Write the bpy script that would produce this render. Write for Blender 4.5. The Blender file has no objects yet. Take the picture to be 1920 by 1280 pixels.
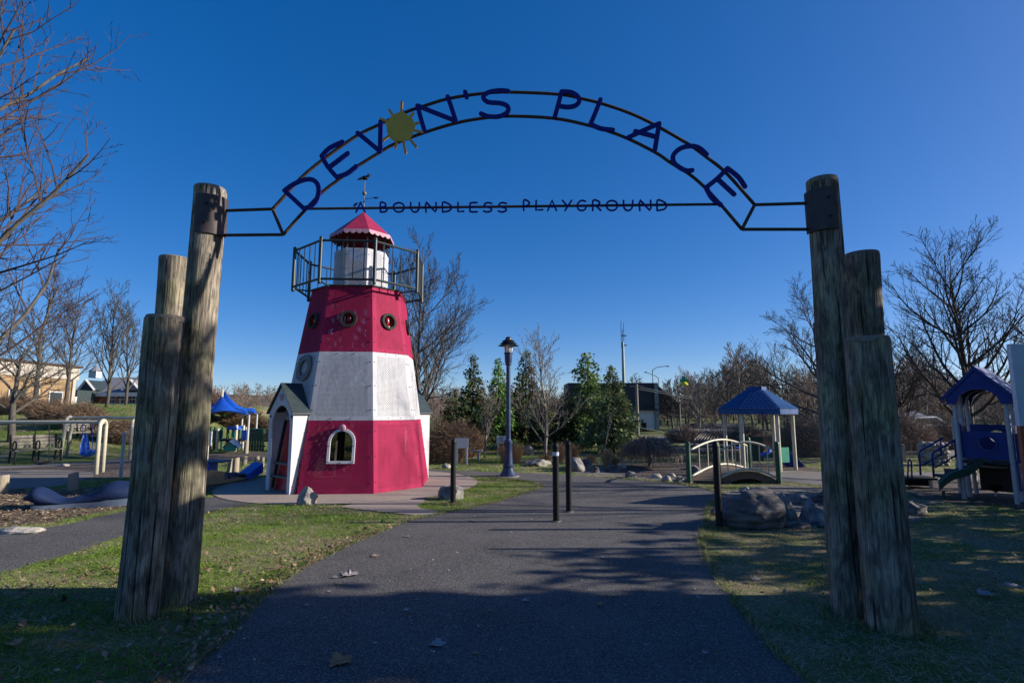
import bpy, bmesh, math, random
import numpy as np
from mathutils import Vector, Matrix
R = math.radians
PI = math.pi
sc = bpy.context.scene
col = sc.collection

# ---------------------------------------------------------------- camera, sky, sun, exposure
PITCH = math.atan(0.130)
EYE = 1.75
cam_d = bpy.data.cameras.new('camera')
cam_d.sensor_width = 36.0
cam_d.lens = 18.75
cam_d.clip_start = 0.05
cam_d.clip_end = 4000
cam = bpy.data.objects.new('camera', cam_d)
col.objects.link(cam)
cam.location = (0, 0, EYE)
cam.rotation_euler = (PI/2 + PITCH, 0, 0)
sc.camera = cam

SUN_EL = R(20.5)
SUN_AZ = R(1.0)                       # measured from +X towards +Y
w = bpy.data.worlds.new('World')
sc.world = w
w.use_nodes = True
wn = w.node_tree
wn.nodes.clear()
sky = wn.nodes.new('ShaderNodeTexSky')
sky.sky_type = 'NISHITA'
sky.sun_disc = False
sky.sun_elevation = SUN_EL
sky.sun_rotation = R(90) - SUN_AZ
sky.altitude = 1000
sky.air_density = 0.7
sky.dust_density = 1.0
sky.ozone_density = 3.0
gam = wn.nodes.new('ShaderNodeGamma'); gam.inputs[1].default_value = 0.66
hsv = wn.nodes.new('ShaderNodeHueSaturation'); hsv.inputs['Saturation'].default_value = 1.63; hsv.inputs['Hue'].default_value = 0.514; hsv.inputs['Value'].default_value = 1.50
bg = wn.nodes.new('ShaderNodeBackground'); bg.inputs['Strength'].default_value = 0.084
wo = wn.nodes.new('ShaderNodeOutputWorld')
wn.links.new(sky.outputs[0], gam.inputs[0])
wn.links.new(gam.outputs[0], hsv.inputs['Color'])
wn.links.new(hsv.outputs[0], bg.inputs[0])
wn.links.new(bg.outputs[0], wo.inputs[0])

sun_d = bpy.data.lights.new('sun', 'SUN')
sun_d.energy = 4.1
sun_d.angle = R(0.5)
sun_d.color = (1.0, 0.92, 0.80)
sun = bpy.data.objects.new('sun', sun_d)
col.objects.link(sun)
sdir = Vector((math.cos(SUN_EL)*math.cos(SUN_AZ), math.cos(SUN_EL)*math.sin(SUN_AZ), math.sin(SUN_EL)))
sun.rotation_euler = (-sdir).to_track_quat('-Z', 'Y').to_euler()
sun.location = (30, 0, 20)
vs = sc.view_settings
vs.view_transform = 'Standard'; vs.look = 'None'; vs.gamma = 1.0; vs.exposure = 1.0
vs.use_curve_mapping = False

# ---------------------------------------------------------------- survey: photo measurements to metres
CP, SP = math.cos(PITCH), math.sin(PITCH)
def ray(u, v):
    a = (u-960)/1000.0; b = (640-v)/1000.0
    return a, CP-SP*b, SP+CP*b
def G(u, v, z=0.0):
    x, y, q = ray(u, v); t = (z-EYE)/q
    return Vector((x*t, y*t, z))
def A(u, v, Y):
    x, y, q = ray(u, v); t = Y/y
    return Vector((x*t, Y, EYE+q*t))

# ---------------------------------------------------------------- materials
def nd(nt, t, **kw):
    n = nt.nodes.new(t)
    for k, v in kw.items(): setattr(n, k, v)
    return n
def mat(name, c1, c2=None, scale=8.0, rough=0.7, metal=0.0, bump=0.0, bscale=None, stretch=None, c3=None, detail=6.0, spec=None, s3=None, coat=0.0, rnd=0.0, uneven=0.5, trans=0.0):
    m = bpy.data.materials.new(name); m.use_nodes = True
    nt = m.node_tree; b = nt.nodes['Principled BSDF']; L = nt.links
    b.inputs['Roughness'].default_value = rough
    b.inputs['Metallic'].default_value = metal
    if coat: b.inputs['Coat Weight'].default_value = coat
    if spec is not None: b.inputs['Specular IOR Level'].default_value = spec
    tc = nd(nt, 'ShaderNodeTexCoord'); mp = nd(nt, 'ShaderNodeMapping')
    L.new(tc.outputs['Object'], mp.inputs[0])
    if stretch: mp.inputs['Scale'].default_value = stretch
    out = None
    if c2 is not None:
        n = nd(nt, 'ShaderNodeTexNoise'); n.inputs['Scale'].default_value = scale; n.inputs['Detail'].default_value = detail
        n.inputs['Roughness'].default_value = 0.65
        L.new(mp.outputs[0], n.inputs['Vector'])
        r = nd(nt, 'ShaderNodeValToRGB')
        r.color_ramp.elements[0].position = 0.5-uneven*0.36; r.color_ramp.elements[1].position = 0.5+uneven*0.36
        r.color_ramp.elements[0].color = (*c1, 1); r.color_ramp.elements[1].color = (*c2, 1)
        L.new(n.outputs['Fac'], r.inputs[0]); out = r.outputs[0]
        if c3 is not None:
            n2 = nd(nt, 'ShaderNodeTexNoise'); n2.inputs['Scale'].default_value = s3 or scale*0.23; n2.inputs['Detail'].default_value = 5
            L.new(tc.outputs['Object'], n2.inputs['Vector'])
            r2 = nd(nt, 'ShaderNodeValToRGB'); r2.color_ramp.elements[0].position = 0.48; r2.color_ramp.elements[1].position = 0.66
            L.new(n2.outputs['Fac'], r2.inputs[0])
            mx = nd(nt, 'ShaderNodeMix', data_type='RGBA')
            L.new(r2.outputs[0], mx.inputs['Factor']); L.new(out, mx.inputs['A']); mx.inputs['B'].default_value = (*c3, 1)
            out = mx.outputs['Result']
    else:
        rg = nd(nt, 'ShaderNodeRGB'); rg.outputs[0].default_value = (*c1, 1); out = rg.outputs[0]
    if rnd:
        oi = nd(nt, 'ShaderNodeObjectInfo'); mr = nd(nt, 'ShaderNodeMapRange')
        mr.inputs['To Min'].default_value = 1-rnd; mr.inputs['To Max'].default_value = 1+rnd
        L.new(oi.outputs['Random'], mr.inputs['Value'])
        hs = nd(nt, 'ShaderNodeHueSaturation'); L.new(mr.outputs[0], hs.inputs['Value']); L.new(out, hs.inputs['Color']); out = hs.outputs[0]
    L.new(out, b.inputs['Base Color'])
    if bump:
        nb = nd(nt, 'ShaderNodeTexNoise'); nb.inputs['Scale'].default_value = bscale or scale*2; nb.inputs['Detail'].default_value = 8
        L.new(mp.outputs[0], nb.inputs['Vector'])
        bp = nd(nt, 'ShaderNodeBump'); bp.inputs['Strength'].default_value = 1.0; bp.inputs['Distance'].default_value = bump
        L.new(nb.outputs['Fac'], bp.inputs['Height']); L.new(bp.outputs[0], b.inputs['Normal'])
    return m

def attr_mat(name, rough=0.8, trans=0.25, attr='tint'):
    # foliage and litter: colour stored for each blade or leaf
    m = bpy.data.materials.new(name); m.use_nodes = True
    nt = m.node_tree; b = nt.nodes['Principled BSDF']; L = nt.links
    at = nd(nt, 'ShaderNodeAttribute', attribute_name=attr)
    b.inputs['Roughness'].default_value = rough
    b.inputs['Specular IOR Level'].default_value = 0.25
    L.new(at.outputs['Color'], b.inputs['Base Color'])
    if trans:
        tr = nd(nt, 'ShaderNodeBsdfTranslucent'); mx = nd(nt, 'ShaderNodeMixShader'); mx.inputs[0].default_value = trans
        L.new(at.outputs['Color'], tr.inputs[0]); L.new(b.outputs[0], mx.inputs[1]); L.new(tr.outputs[0], mx.inputs[2])
        L.new(mx.outputs[0], nt.nodes['Material Output'].inputs[0])
    return m

def grime(nt, b, lo=.86):
    # rain streaks and dulled paint
    L = nt.links; src = b.inputs['Base Color'].links[0].from_socket; tc = nd(nt, 'ShaderNodeTexCoord'); mp = nd(nt, 'ShaderNodeMapping'); mp.inputs['Scale'].default_value = (5, 5, .45)
    L.new(tc.outputs['Object'], mp.inputs[0]); n = nd(nt, 'ShaderNodeTexNoise'); n.inputs['Scale'].default_value = 2.4; n.inputs['Detail'].default_value = 8; L.new(mp.outputs[0], n.inputs['Vector'])
    r = nd(nt, 'ShaderNodeValToRGB'); e = r.color_ramp.elements; e[0].position = .36; e[1].position = .55; e[0].color = (lo, lo*.98, lo*.94, 1); e[1].color = (1, 1, 1, 1); L.new(n.outputs['Fac'], r.inputs[0])
    mx = nd(nt, 'ShaderNodeMix', data_type='RGBA', blend_type='MULTIPLY'); mx.inputs['Factor'].default_value = 1.0
    L.new(src, mx.inputs['A']); L.new(r.outputs[0], mx.inputs['B']); L.new(mx.outputs['Result'], b.inputs['Base Color'])

def perforated(name, c1, c2, pitch=0.055, hole=0.25, rough=0.7):
    # painted sheet punched with staggered rows of round holes (UV in metres, second map = distance from panel edge)
    m = mat(name, c1, c2, scale=2.2, rough=rough, bump=0.0006, bscale=40, spec=.13)
    nt = m.node_tree; L = nt.links; b = nt.nodes['Principled BSDF']; grime(nt, b)
    uv = nd(nt, 'ShaderNodeUVMap', uv_map='plate'); sp = nd(nt, 'ShaderNodeSeparateXYZ'); L.new(uv.outputs[0], sp.inputs[0])
    def M(op, a, bb=None, cc=None):
        n = nd(nt, 'ShaderNodeMath', operation=op)
        for i, q in enumerate((a, bb, cc)):
            if q is None: continue
            if isinstance(q, (int, float)): n.inputs[i].default_value = q
            else: L.new(q, n.inputs[i])
        return n.outputs[0]
    rowh = pitch*0.5
    fy = M('DIVIDE', sp.outputs[1], rowh); row = M('FLOOR', fy)
    odd = M('MULTIPLY', M('FLOORED_MODULO', row, 2.0), 0.5)
    fx = M('ADD', M('DIVIDE', sp.outputs[0], pitch), odd)
    dx = M('MULTIPLY', M('SUBTRACT', M('FRACT', fx), 0.5), 1.0)
    dy = M('MULTIPLY', M('SUBTRACT', M('FRACT', fy), 0.5), 0.55)
    dist = M('SQRT', M('ADD', M('MULTIPLY', dx, dx), M('MULTIPLY', dy, dy)))
    inhole = M('LESS_THAN', dist, hole*0.72)
    ue = nd(nt, 'ShaderNodeUVMap', uv_map='edge'); se = nd(nt, 'ShaderNodeSeparateXYZ'); L.new(ue.outputs[0], se.inputs[0])
    inside = M('MULTIPLY', M('GREATER_THAN', se.outputs[0], 0.0), M('GREATER_THAN', se.outputs[1], 0.0))
    fac = M('MULTIPLY', inhole, inside)
    tr = nd(nt, 'ShaderNodeBsdfTransparent'); mx = nd(nt, 'ShaderNodeMixShader')
    L.new(fac, mx.inputs[0]); L.new(b.outputs[0], mx.inputs[1]); L.new(tr.outputs[0], mx.inputs[2])
    L.new(mx.outputs[0], nt.nodes['Material Output'].inputs[0])
    return m

M = {}
def timber(name):
    m = mat(name, (0.105, 0.088, 0.070), (0.315, 0.272, 0.215), scale=5, rough=0.95, stretch=(10, 10, 0.5), c3=(0.215, 0.205, 0.11), s3=2.0, spec=.12, uneven=.6)
    nt = m.node_tree; L = nt.links; b = nt.nodes['Principled BSDF']; src = b.inputs['Base Color'].links[0].from_socket
    tc = nd(nt, 'ShaderNodeTexCoord'); oi = nd(nt, 'ShaderNodeObjectInfo')
    def noise(sc3, scale, dist=0.0, det=6):
        mp = nd(nt, 'ShaderNodeMapping'); mp.inputs['Scale'].default_value = sc3; L.new(tc.outputs['Object'], mp.inputs[0])
        n = nd(nt, 'ShaderNodeTexNoise'); n.noise_dimensions = '4D'; n.inputs['Scale'].default_value = scale; n.inputs['Detail'].default_value = det; n.inputs['Distortion'].default_value = dist
        mu = nd(nt, 'ShaderNodeMath', operation='MULTIPLY'); mu.inputs[1].default_value = 30; L.new(oi.outputs['Random'], mu.inputs[0]); L.new(mu.outputs[0], n.inputs['W'])
        L.new(mp.outputs[0], n.inputs['Vector']); return n.outputs['Fac']
    def ramp(x, p0, a, p1, c):
        r = nd(nt, 'ShaderNodeValToRGB'); e = r.color_ramp.elements; e[0].position = p0; e[1].position = p1; e[0].color = (a, a, a, 1); e[1].color = (c, c, c, 1); L.new(x, r.inputs[0]); return r.outputs[0]
    blot = ramp(noise((2.2, 2.2, .9), 2.4, 1.2), .36, .55, .62, 1.3)       # damp and bleached blotches
    figure = ramp(noise((5, 5, 1.1), 3.0, 2.2, 3), .40, .66, .56, 1.2)      # flame figure of the sawn-off sapwood
    split = ramp(noise((26, 26, .55), 1.6, .25, 2), .30, .16, .38, 1.0)      # drying splits
    grain = ramp(noise((70, 70, 1.6), 2.0, .1, 3), .36, .62, .62, 1.18)     # fine weathered fibres
    for f in (blot, figure, split, grain):
        mx = nd(nt, 'ShaderNodeMix', data_type='RGBA', blend_type='MULTIPLY'); mx.inputs['Factor'].default_value = 1.0
        L.new(src, mx.inputs['A']); L.new(f, mx.inputs['B']); src = mx.outputs['Result']
    L.new(src, b.inputs['Base Color'])
    ad = nd(nt, 'ShaderNodeMath', operation='MULTIPLY_ADD'); L.new(split, ad.inputs[0]); ad.inputs[1].default_value = 1.3; L.new(noise((30, 30, 1.2), 2.0), ad.inputs[2])
    bp = nd(nt, 'ShaderNodeBump'); bp.inputs['Distance'].default_value = .012; L.new(ad.outputs[0], bp.inputs['Height']); L.new(bp.outputs[0], b.inputs['Normal'])
    return m
M['wood'] = timber('weathered_timber')
M['wood_end'] = mat('timber_end_grain', (0.10, 0.085, 0.065), (0.25, 0.21, 0.16), scale=14, rough=0.9, bump=0.004)
M['rust'] = mat('weathered_steel', (0.030, 0.018, 0.012), (0.085, 0.048, 0.028), scale=14, rough=0.75, metal=0.3, bump=0.001)
M['bracket'] = mat('bracket_steel', (0.036, 0.030, 0.032), (0.075, 0.058, 0.055), scale=6, rough=0.6, metal=0.4)
M['blue'] = mat('deep_blue_enamel', (0.005, 0.010, 0.145), (0.007, 0.013, 0.18), scale=9, rough=0.6, spec=.2)
M['sunplate'] = mat('ochre_plate', (0.46, 0.30, 0.03), (0.56, 0.38, 0.045), scale=7, rough=0.6)
M['sunray'] = mat('amber_plate', (0.50, 0.22, 0.02), (0.60, 0.30, 0.03), scale=7, rough=0.6)
M['red'] = perforated('perforated_crimson_plate', (0.29, 0.014, 0.062), (0.37, 0.022, 0.082))
M['white'] = perforated('perforated_white_plate', (0.46, 0.46, 0.50), (0.56, 0.56, 0.60))
M['inner'] = perforated('perforated_shade_inner_face', (0.035, 0.03, 0.032), (0.055, 0.05, 0.05))  # interior shade put into the colour: inside faces darkened so holes read dark
M['whitep'] = mat('white_plastic', (0.50, 0.50, 0.53), (0.60, 0.60, 0.63), scale=5, rough=0.6, spec=.15)
M['redp'] = mat('scarlet_plastic', (0.42, 0.012, 0.018), (0.52, 0.02, 0.03), scale=5, rough=0.4)
M['redroof'] = mat('crimson_sheet', (0.26, 0.012, 0.045), (0.34, 0.022, 0.065), scale=3, rough=0.5)
M['pink'] = mat('faded_pink_trim', (0.36, 0.17, 0.24), (0.46, 0.26, 0.33), scale=6, rough=0.6)
M['darkrail'] = mat('dark_teal_enamel', (0.012, 0.022, 0.024), (0.022, 0.036, 0.038), scale=12, rough=0.45)
M['greyring'] = mat('grey_plastic', (0.10, 0.10, 0.10), (0.16, 0.155, 0.15), scale=20, rough=0.6)
M['lens'] = mat('red_bubble_lens', (0.10, 0.004, 0.008), (0.42, 0.02, 0.03), scale=14, rough=0.3, uneven=.5)
M['rim'] = mat('porthole_rim_plastic', (0.030, 0.034, 0.032), (0.055, 0.058, 0.05), scale=14, rough=0.85, spec=.06)
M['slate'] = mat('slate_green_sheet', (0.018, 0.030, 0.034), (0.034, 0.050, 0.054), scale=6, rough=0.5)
M['bolt'] = mat('dark_bolt', (0.02, 0.02, 0.022), rough=0.5, metal=0.5)
M['inside'] = mat('dark_timber_floor', (0.06, 0.045, 0.03), (0.11, 0.08, 0.05), scale=5, rough=0.9)
M['black'] = mat('black_enamel', (0.006, 0.006, 0.007), (0.012, 0.012, 0.013), scale=25, rough=0.55, spec=.25)
M['tape'] = mat('reflective_tape', (0.55, 0.58, 0.66), rough=0.35)
M['lampblue'] = mat('slate_blue_enamel', (0.016, 0.034, 0.085), (0.024, 0.048, 0.11), scale=9, rough=0.5, spec=.3)
M['lampglass'] = mat('frosted_lens', (0.62, 0.60, 0.56), rough=0.25)
M['lampdark'] = mat('lamp_hood', (0.012, 0.015, 0.022), (0.02, 0.024, 0.034), scale=9, rough=0.4)
M['green'] = mat('green_post_plastic', (0.006, 0.055, 0.028), (0.010, 0.085, 0.042), scale=8, rough=0.5)
M['cream'] = mat('cream_enamel', (0.46, 0.43, 0.33), (0.56, 0.52, 0.41), scale=8, rough=0.45)
M['deck'] = mat('bridge_planking', (0.11, 0.075, 0.055), (0.21, 0.15, 0.11), scale=6, rough=0.9, stretch=(1, 8, 8), bump=0.002)
M['shingle'] = mat('blue_roof_plastic', (0.012, 0.055, 0.18), (0.022, 0.090, 0.26), scale=10, rough=0.5, spec=.25)
M['cobalt'] = mat('cobalt_plastic', (0.006, 0.022, 0.14), (0.010, 0.034, 0.19), scale=6, rough=0.5, spec=.3)
M['brightblue'] = mat('bright_blue_plastic', (0.006, 0.065, 0.42), (0.012, 0.10, 0.52), scale=6, rough=0.45)
M['slidegreen'] = mat('dark_green_plastic', (0.006, 0.038, 0.030), (0.010, 0.058, 0.044), scale=6, rough=0.35)
M['teal'] = mat('teal_plastic', (0.01, 0.24, 0.17), (0.02, 0.32, 0.22), scale=6, rough=0.5)
M['greypost'] = mat('pale_grey_post', (0.36, 0.36, 0.37), (0.46, 0.46, 0.46), scale=7, rough=0.5)
M['steeldeck'] = mat('rubber_coated_deck', (0.02, 0.018, 0.018), (0.04, 0.036, 0.034), scale=20, rough=0.8)
M['orange'] = mat('burnt_orange_panel', (0.34, 0.085, 0.03), (0.42, 0.11, 0.045), scale=4, rough=0.6)
M['signwhite'] = mat('sign_white', (0.60, 0.60, 0.62), (0.70, 0.70, 0.71), scale=3, rough=0.5)
M['rock'] = mat('granite', (0.055, 0.052, 0.055), (0.22, 0.21, 0.21), scale=5.5, rough=0.9, bump=0.035, bscale=6, c3=(0.30, 0.28, 0.24), s3=3.0, rnd=0.22)
M['rockdark'] = mat('banded_gneiss', (0.026, 0.024, 0.026), (0.19, 0.175, 0.175), scale=3.5, rough=0.9, bump=0.05, bscale=4.0, stretch=(0.8, 1.0, 3.2), rnd=0.2)
M['rockpale'] = mat('pale_fieldstone', (0.20, 0.18, 0.16), (0.42, 0.38, 0.33), scale=7, rough=0.9, bump=0.02, rnd=0.25)
M['whale'] = mat('navy_sculpture_plastic', (0.010, 0.020, 0.060), (0.016, 0.030, 0.085), scale=5, rough=0.6, spec=.15)
M['whalepale'] = mat('grey_base_plastic', (0.060, 0.080, 0.12), (0.085, 0.11, 0.16), scale=5, rough=0.5)
M['stump'] = mat('timber_bollard', (0.20, 0.165, 0.12), (0.36, 0.31, 0.24), scale=6, rough=0.9, stretch=(4, 4, 0.5), bump=0.006)
M['tanply'] = mat('tan_board', (0.42, 0.26, 0.13), (0.50, 0.32, 0.17), scale=4, rough=0.6)
M['tancladding'] = mat('tan_brick_cladding', (0.20, 0.13, 0.065), (0.29, 0.19, 0.10), scale=3, rough=0.9)
M['tanband'] = mat('cream_fascia', (0.34, 0.30, 0.26), (0.42, 0.38, 0.33), scale=3, rough=0.8)
M['brick'] = mat('red_brick', (0.32, 0.10, 0.06), (0.42, 0.16, 0.09), scale=10, rough=0.9)
M['greyroof'] = mat('grey_shingle', (0.13, 0.13, 0.155), (0.20, 0.20, 0.225), scale=6, rough=0.9, stretch=(1, 1, 6))
M['darkroof'] = mat('black_roof_sheet', (0.022, 0.022, 0.026), (0.036, 0.036, 0.042), scale=3, rough=0.75)
M['glass'] = mat('window_glass', (0.02, 0.028, 0.035), rough=0.08, spec=0.8)
M['trim'] = mat('white_trim', (0.46, 0.46, 0.46), (0.56, 0.56, 0.55), scale=4, rough=0.6)
M['pole'] = mat('utility_pole_timber', (0.13, 0.115, 0.10), (0.22, 0.20, 0.175), scale=6, rough=0.9, stretch=(4, 4, 0.4))
M['mast'] = mat('galvanised_mast', (0.16, 0.19, 0.18), (0.22, 0.25, 0.24), scale=6, rough=0.5, metal=0.4)
M['sigyellow'] = mat('signal_yellow', (0.75, 0.68, 0.02), rough=0.4)
M['siggreen'] = mat('signal_green', (0.01, 0.22, 0.08), rough=0.4)
M['lime'] = mat('fluorescent_lime_sheet', (0.52, 0.70, 0.02), rough=0.5)
M['bark'] = mat('grey_bark', (0.038, 0.034, 0.030), (0.105, 0.094, 0.082), scale=9, rough=0.95, bump=0.006, stretch=(1, 1, 0.35))
M['barkred'] = mat('ruddy_twig_bark', (0.038, 0.026, 0.030), (0.085, 0.054, 0.056), scale=6, rough=0.9)
M['barkpale'] = mat('pale_bark', (0.13, 0.115, 0.095), (0.26, 0.235, 0.195), scale=7, rough=0.9)
M['barkdark'] = mat('dark_bark', (0.022, 0.018, 0.017), (0.062, 0.05, 0.046), scale=8, rough=0.95)
M['brush'] = mat('brown_brush_twigs', (0.13, 0.082, 0.052), (0.30, 0.20, 0.13), scale=4, rough=0.95)
M['brushdark'] = mat('dark_tangled_twigs', (0.15, 0.112, 0.088), (0.31, 0.235, 0.185), scale=4, rough=0.95)
M['farwood'] = mat('far_bare_twigs', (0.12, 0.092, 0.075), (0.23, 0.18, 0.145), scale=0.4, rough=1.0)
M['straw'] = mat('dry_ornamental_grass', (0.36, 0.21, 0.10), (0.55, 0.36, 0.19), scale=4, rough=0.9)
M['needle'] = attr_mat('needle_foliage', trans=0.15)
M['grassblade'] = attr_mat('grass_blades', trans=0.3)
M['litter'] = attr_mat('fallen_leaves', trans=0.1)
M['letterblack'] = mat('black_lettering', (0.012, 0.012, 0.016), rough=0.6)
M['chain'] = mat('dark_chain', (0.03, 0.03, 0.033), rough=0.5, metal=0.6)
M['white_car'] = mat('white_car_paint', (0.62, 0.63, 0.65), rough=0.25, coat=0.5)
# ---------------------------------------------------------------- mesh helpers
class MB:
    """collects shapes; build() links them as ONE mesh object"""
    def __init__(s): s.v = []; s.f = []; s.mi = []; s.cur = 0
    def add(s, vs, fs):
        o = len(s.v); s.v += [tuple(p) for p in vs]
        for f in fs: s.f.append(tuple(i+o for i in f)); s.mi.append(s.cur)
        return s
    def box(s, c, size, rz=0.0, ax=None):
        cx, cy, cz = c; hx, hy, hz = [q/2 for q in size]
        P = [Vector((sx*hx, sy*hy, sz*hz)) for sz in (-1, 1) for sy in (-1, 1) for sx in (-1, 1)]
        m = ax if ax is not None else Matrix.Rotation(rz, 3, 'Z')
        P = [m @ p + Vector(c) for p in P]
        return s.add(P, [(0, 2, 3, 1), (4, 5, 7, 6), (0, 1, 5, 4), (2, 6, 7, 3), (0, 4, 6, 2), (1, 3, 7, 5)])
    def tube(s, pts, r, n=8, cap=True, flat=None):
        pts = [Vector(p) for p in pts]; k = len(pts)
        rs = r if isinstance(r, (list, tuple)) else [r]*k
        V = []; prev = None
        for i, p in enumerate(pts):
            t = (pts[min(i+1, k-1)]-pts[max(i-1, 0)]).normalized()
            if prev is None:
                a = Vector((0, 0, 1)) if abs(t.z) < 0.9 else Vector((1, 0, 0))
                u = t.cross(a).normalized()
            else:
                u = (prev - t*prev.dot(t)).normalized()
            prev = u; q = t.cross(u)
            for j in range(n):
                an = 2*PI*j/n
                V.append(p + (u*math.cos(an)+q*math.sin(an))*rs[i])
        F = [(i*n+j, i*n+(j+1) % n, (i+1)*n+(j+1) % n, (i+1)*n+j) for i in range(k-1) for j in range(n)]
        if cap:
            F.append(tuple(range(n-1, -1, -1))); F.append(tuple((k-1)*n+j for j in range(n)))
        return s.add(V, F)
    def lathe(s, prof, c=(0, 0, 0), n=16, cap=True):
        V = []; k = len(prof)
        for r, z in prof:
            for j in range(n):
                an = 2*PI*j/n; V.append((c[0]+r*math.cos(an), c[1]+r*math.sin(an), c[2]+z))
        F = [(i*n+j, i*n+(j+1) % n, (i+1)*n+(j+1) % n, (i+1)*n+j) for i in range(k-1) for j in range(n)]
        if cap: F.append(tuple(range(n-1, -1, -1))); F.append(tuple((k-1)*n+j for j in range(n)))
        return s.add(V, F)
    def ball(s, c, r, n=10, m=6, sc=(1, 1, 1)):
        V = [(c[0], c[1], c[2]-r*sc[2])]; F = []
        for i in range(1, m):
            th = -PI/2+PI*i/m
            for j in range(n):
                an = 2*PI*j/n; V.append((c[0]+sc[0]*r*math.cos(th)*math.cos(an), c[1]+sc[1]*r*math.cos(th)*math.sin(an), c[2]+sc[2]*r*math.sin(th)))
        V.append((c[0], c[1], c[2]+r*sc[2])); top = len(V)-1
        for j in range(n):
            F.append((0, 1+(j+1) % n, 1+j)); F.append((top, top-n+j, top-n+(j+1) % n))
        for i in range(m-2):
            for j in range(n): F.append((1+i*n+j, 1+i*n+(j+1) % n, 1+(i+1)*n+(j+1) % n, 1+(i+1)*n+j))
        return s.add(V, F)
    def prism(s, poly, d):
        """poly: 3-D outline (planar), d: extrusion vector"""
        n = len(poly); d = Vector(d); P = [Vector(p) for p in poly]; Q = [p+d for p in P]
        return s.add(P+Q, [tuple(range(n-1, -1, -1)), tuple(range(n, 2*n))]+[(i, (i+1) % n, n+(i+1) % n, n+i) for i in range(n)])
    def ring(s, c, u, v, ro, ri, d, n=24, ratio=1.0):
        """flat annulus in the plane u,v, extruded by vector d"""
        c = Vector(c); u = Vector(u); v = Vector(v); d = Vector(d); V = []
        for off in (Vector((0, 0, 0)), d):
            for rr in (ro, ri):
                for j in range(n):
                    a = 2*PI*j/n; V.append(c+off+u*math.cos(a)*rr+v*math.sin(a)*rr*ratio)
        F = []
        for j in range(n):
            k = (j+1) % n
            F += [(j, k, n+k, n+j), (2*n+j, 3*n+j, 3*n+k, 2*n+k), (j, 2*n+j, 2*n+k, k), (n+j, n+k, 3*n+k, 3*n+j)]
        return s.add(V, F)
    def strip(s, pts, hw, nrm, th):
        """flat plate stroke with round ends: polyline pts, half width hw, plate normal nrm, thickness th"""
        nrm = Vector(nrm).normalized(); pts = [Vector(p) for p in pts]; k = len(pts)
        Lf = []; Rt = []
        for i, p in enumerate(pts):
            t = (pts[min(i+1, k-1)]-pts[max(i-1, 0)]).normalized(); q = nrm.cross(t).normalized()
            m = 1.0
            if 0 < i < k-1:
                t1 = (pts[i]-pts[i-1]).normalized(); m = 1/max(0.55, abs(q.dot(nrm.cross(t1))))
            Lf.append(p+q*hw*m); Rt.append(p-q*hw*m)
        def capp(p, t, q0):
            return [p+(q0*math.cos(a)+t*math.sin(a))*hw for a in (R(36), R(72), R(108), R(144))]
        t0 = (pts[0]-pts[1]).normalized(); q0 = nrm.cross(-t0)
        t1 = (pts[-1]-pts[-2]).normalized(); q1 = nrm.cross(t1)
        c1 = capp(pts[-1], t1, q1); c0 = capp(pts[0], t0, -q0)
        h = nrm*th/2
        def side(sg):
            return [p+h*sg for p in Lf], [p+h*sg for p in Rt], [p+h*sg for p in c1], [p+h*sg for p in c0]
        a = side(1); b = side(-1)
        loopA = a[0]+a[2]+a[1][::-1]+a[3]; loopB = b[0]+b[2]+b[1][::-1]+b[3]
        n = len(loopA)
        F = [(i, (i+1) % n, n+(i+1) % n, n+i) for i in range(n)]
        for off, flip in ((0, False), (n, True)):
            for i in range(k-1):
                q = (off+i, off+i+1, off+2*k+4-1-(i+1), off+2*k+4-1-i)
                F.append(q[::-1] if not flip else q)
            e1 = (off+k-1,)+tuple(off+k+j for j in range(4))+(off+k+4,)
            e0 = (off+2*k+3,)+tuple(off+2*k+4+j for j in range(4))+(off,)
            F.append(e1); F.append(e0)
        return s.add(loopA+loopB, F)
    def build(s, name, m, parent=None, smooth=False, origin=None, world=True):
        me = bpy.data.meshes.new(name)
        o0 = Vector((0, 0, 0))
        if parent is not None and world:
            q = parent
            while q is not None: o0 = o0+Vector(q.location); q = q.parent
        if origin is not None: o0 = o0+Vector(origin)
        me.from_pydata([(p[0]-o0.x, p[1]-o0.y, p[2]-o0.z) for p in s.v], [], s.f)
        ms = m if isinstance(m, (list, tuple)) else [m]
        for q in ms: me.materials.append(q)
        if len(ms) > 1: me.polygons.foreach_set('material_index', s.mi)
        if smooth is not False: shade(me, smooth)
        me.update()
        ob = bpy.data.objects.new(name, me); col.objects.link(ob)
        if origin is not None: ob.location = origin
        if parent is not None: ob.parent = parent
        return ob

def shade(me, ang=True):
    me.polygons.foreach_set('use_smooth', [True]*len(me.polygons))
    if ang is not True:
        bm = bmesh.new(); bm.from_mesh(me)
        for e in bm.edges:
            if len(e.link_faces) == 2 and e.calc_face_angle(0) > R(ang): e.smooth = False
        bm.to_mesh(me); bm.free()

def tag(o, label, cat, group=None, kind=None):
    if label: o['label'] = label
    if cat: o['category'] = cat
    if group: o['group'] = group
    if kind: o['kind'] = kind
    return o
def thing(name, loc, label, cat, group=None):
    o = bpy.data.objects.new(name, None); col.objects.link(o)
    o.location = loc; o.empty_display_size = 0.2
    return tag(o, label, cat, group)
def structure(o): o['kind'] = 'structure'; return o
def stuff(o, label=None, cat=None): o['kind'] = 'stuff'; return tag(o, label, cat)
def dup(o, loc=None, rz=None, label=None, scale=None, parent=None):
    c = o.copy(); col.objects.link(c); c.parent = parent
    if loc is not None: c.location = loc
    if rz is not None: c.rotation_euler = (0, 0, rz)
    if scale is not None: c.scale = (scale,)*3
    if label: c['label'] = label
    for ch in list(o.children): dup(ch, parent=c)
    return c

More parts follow.
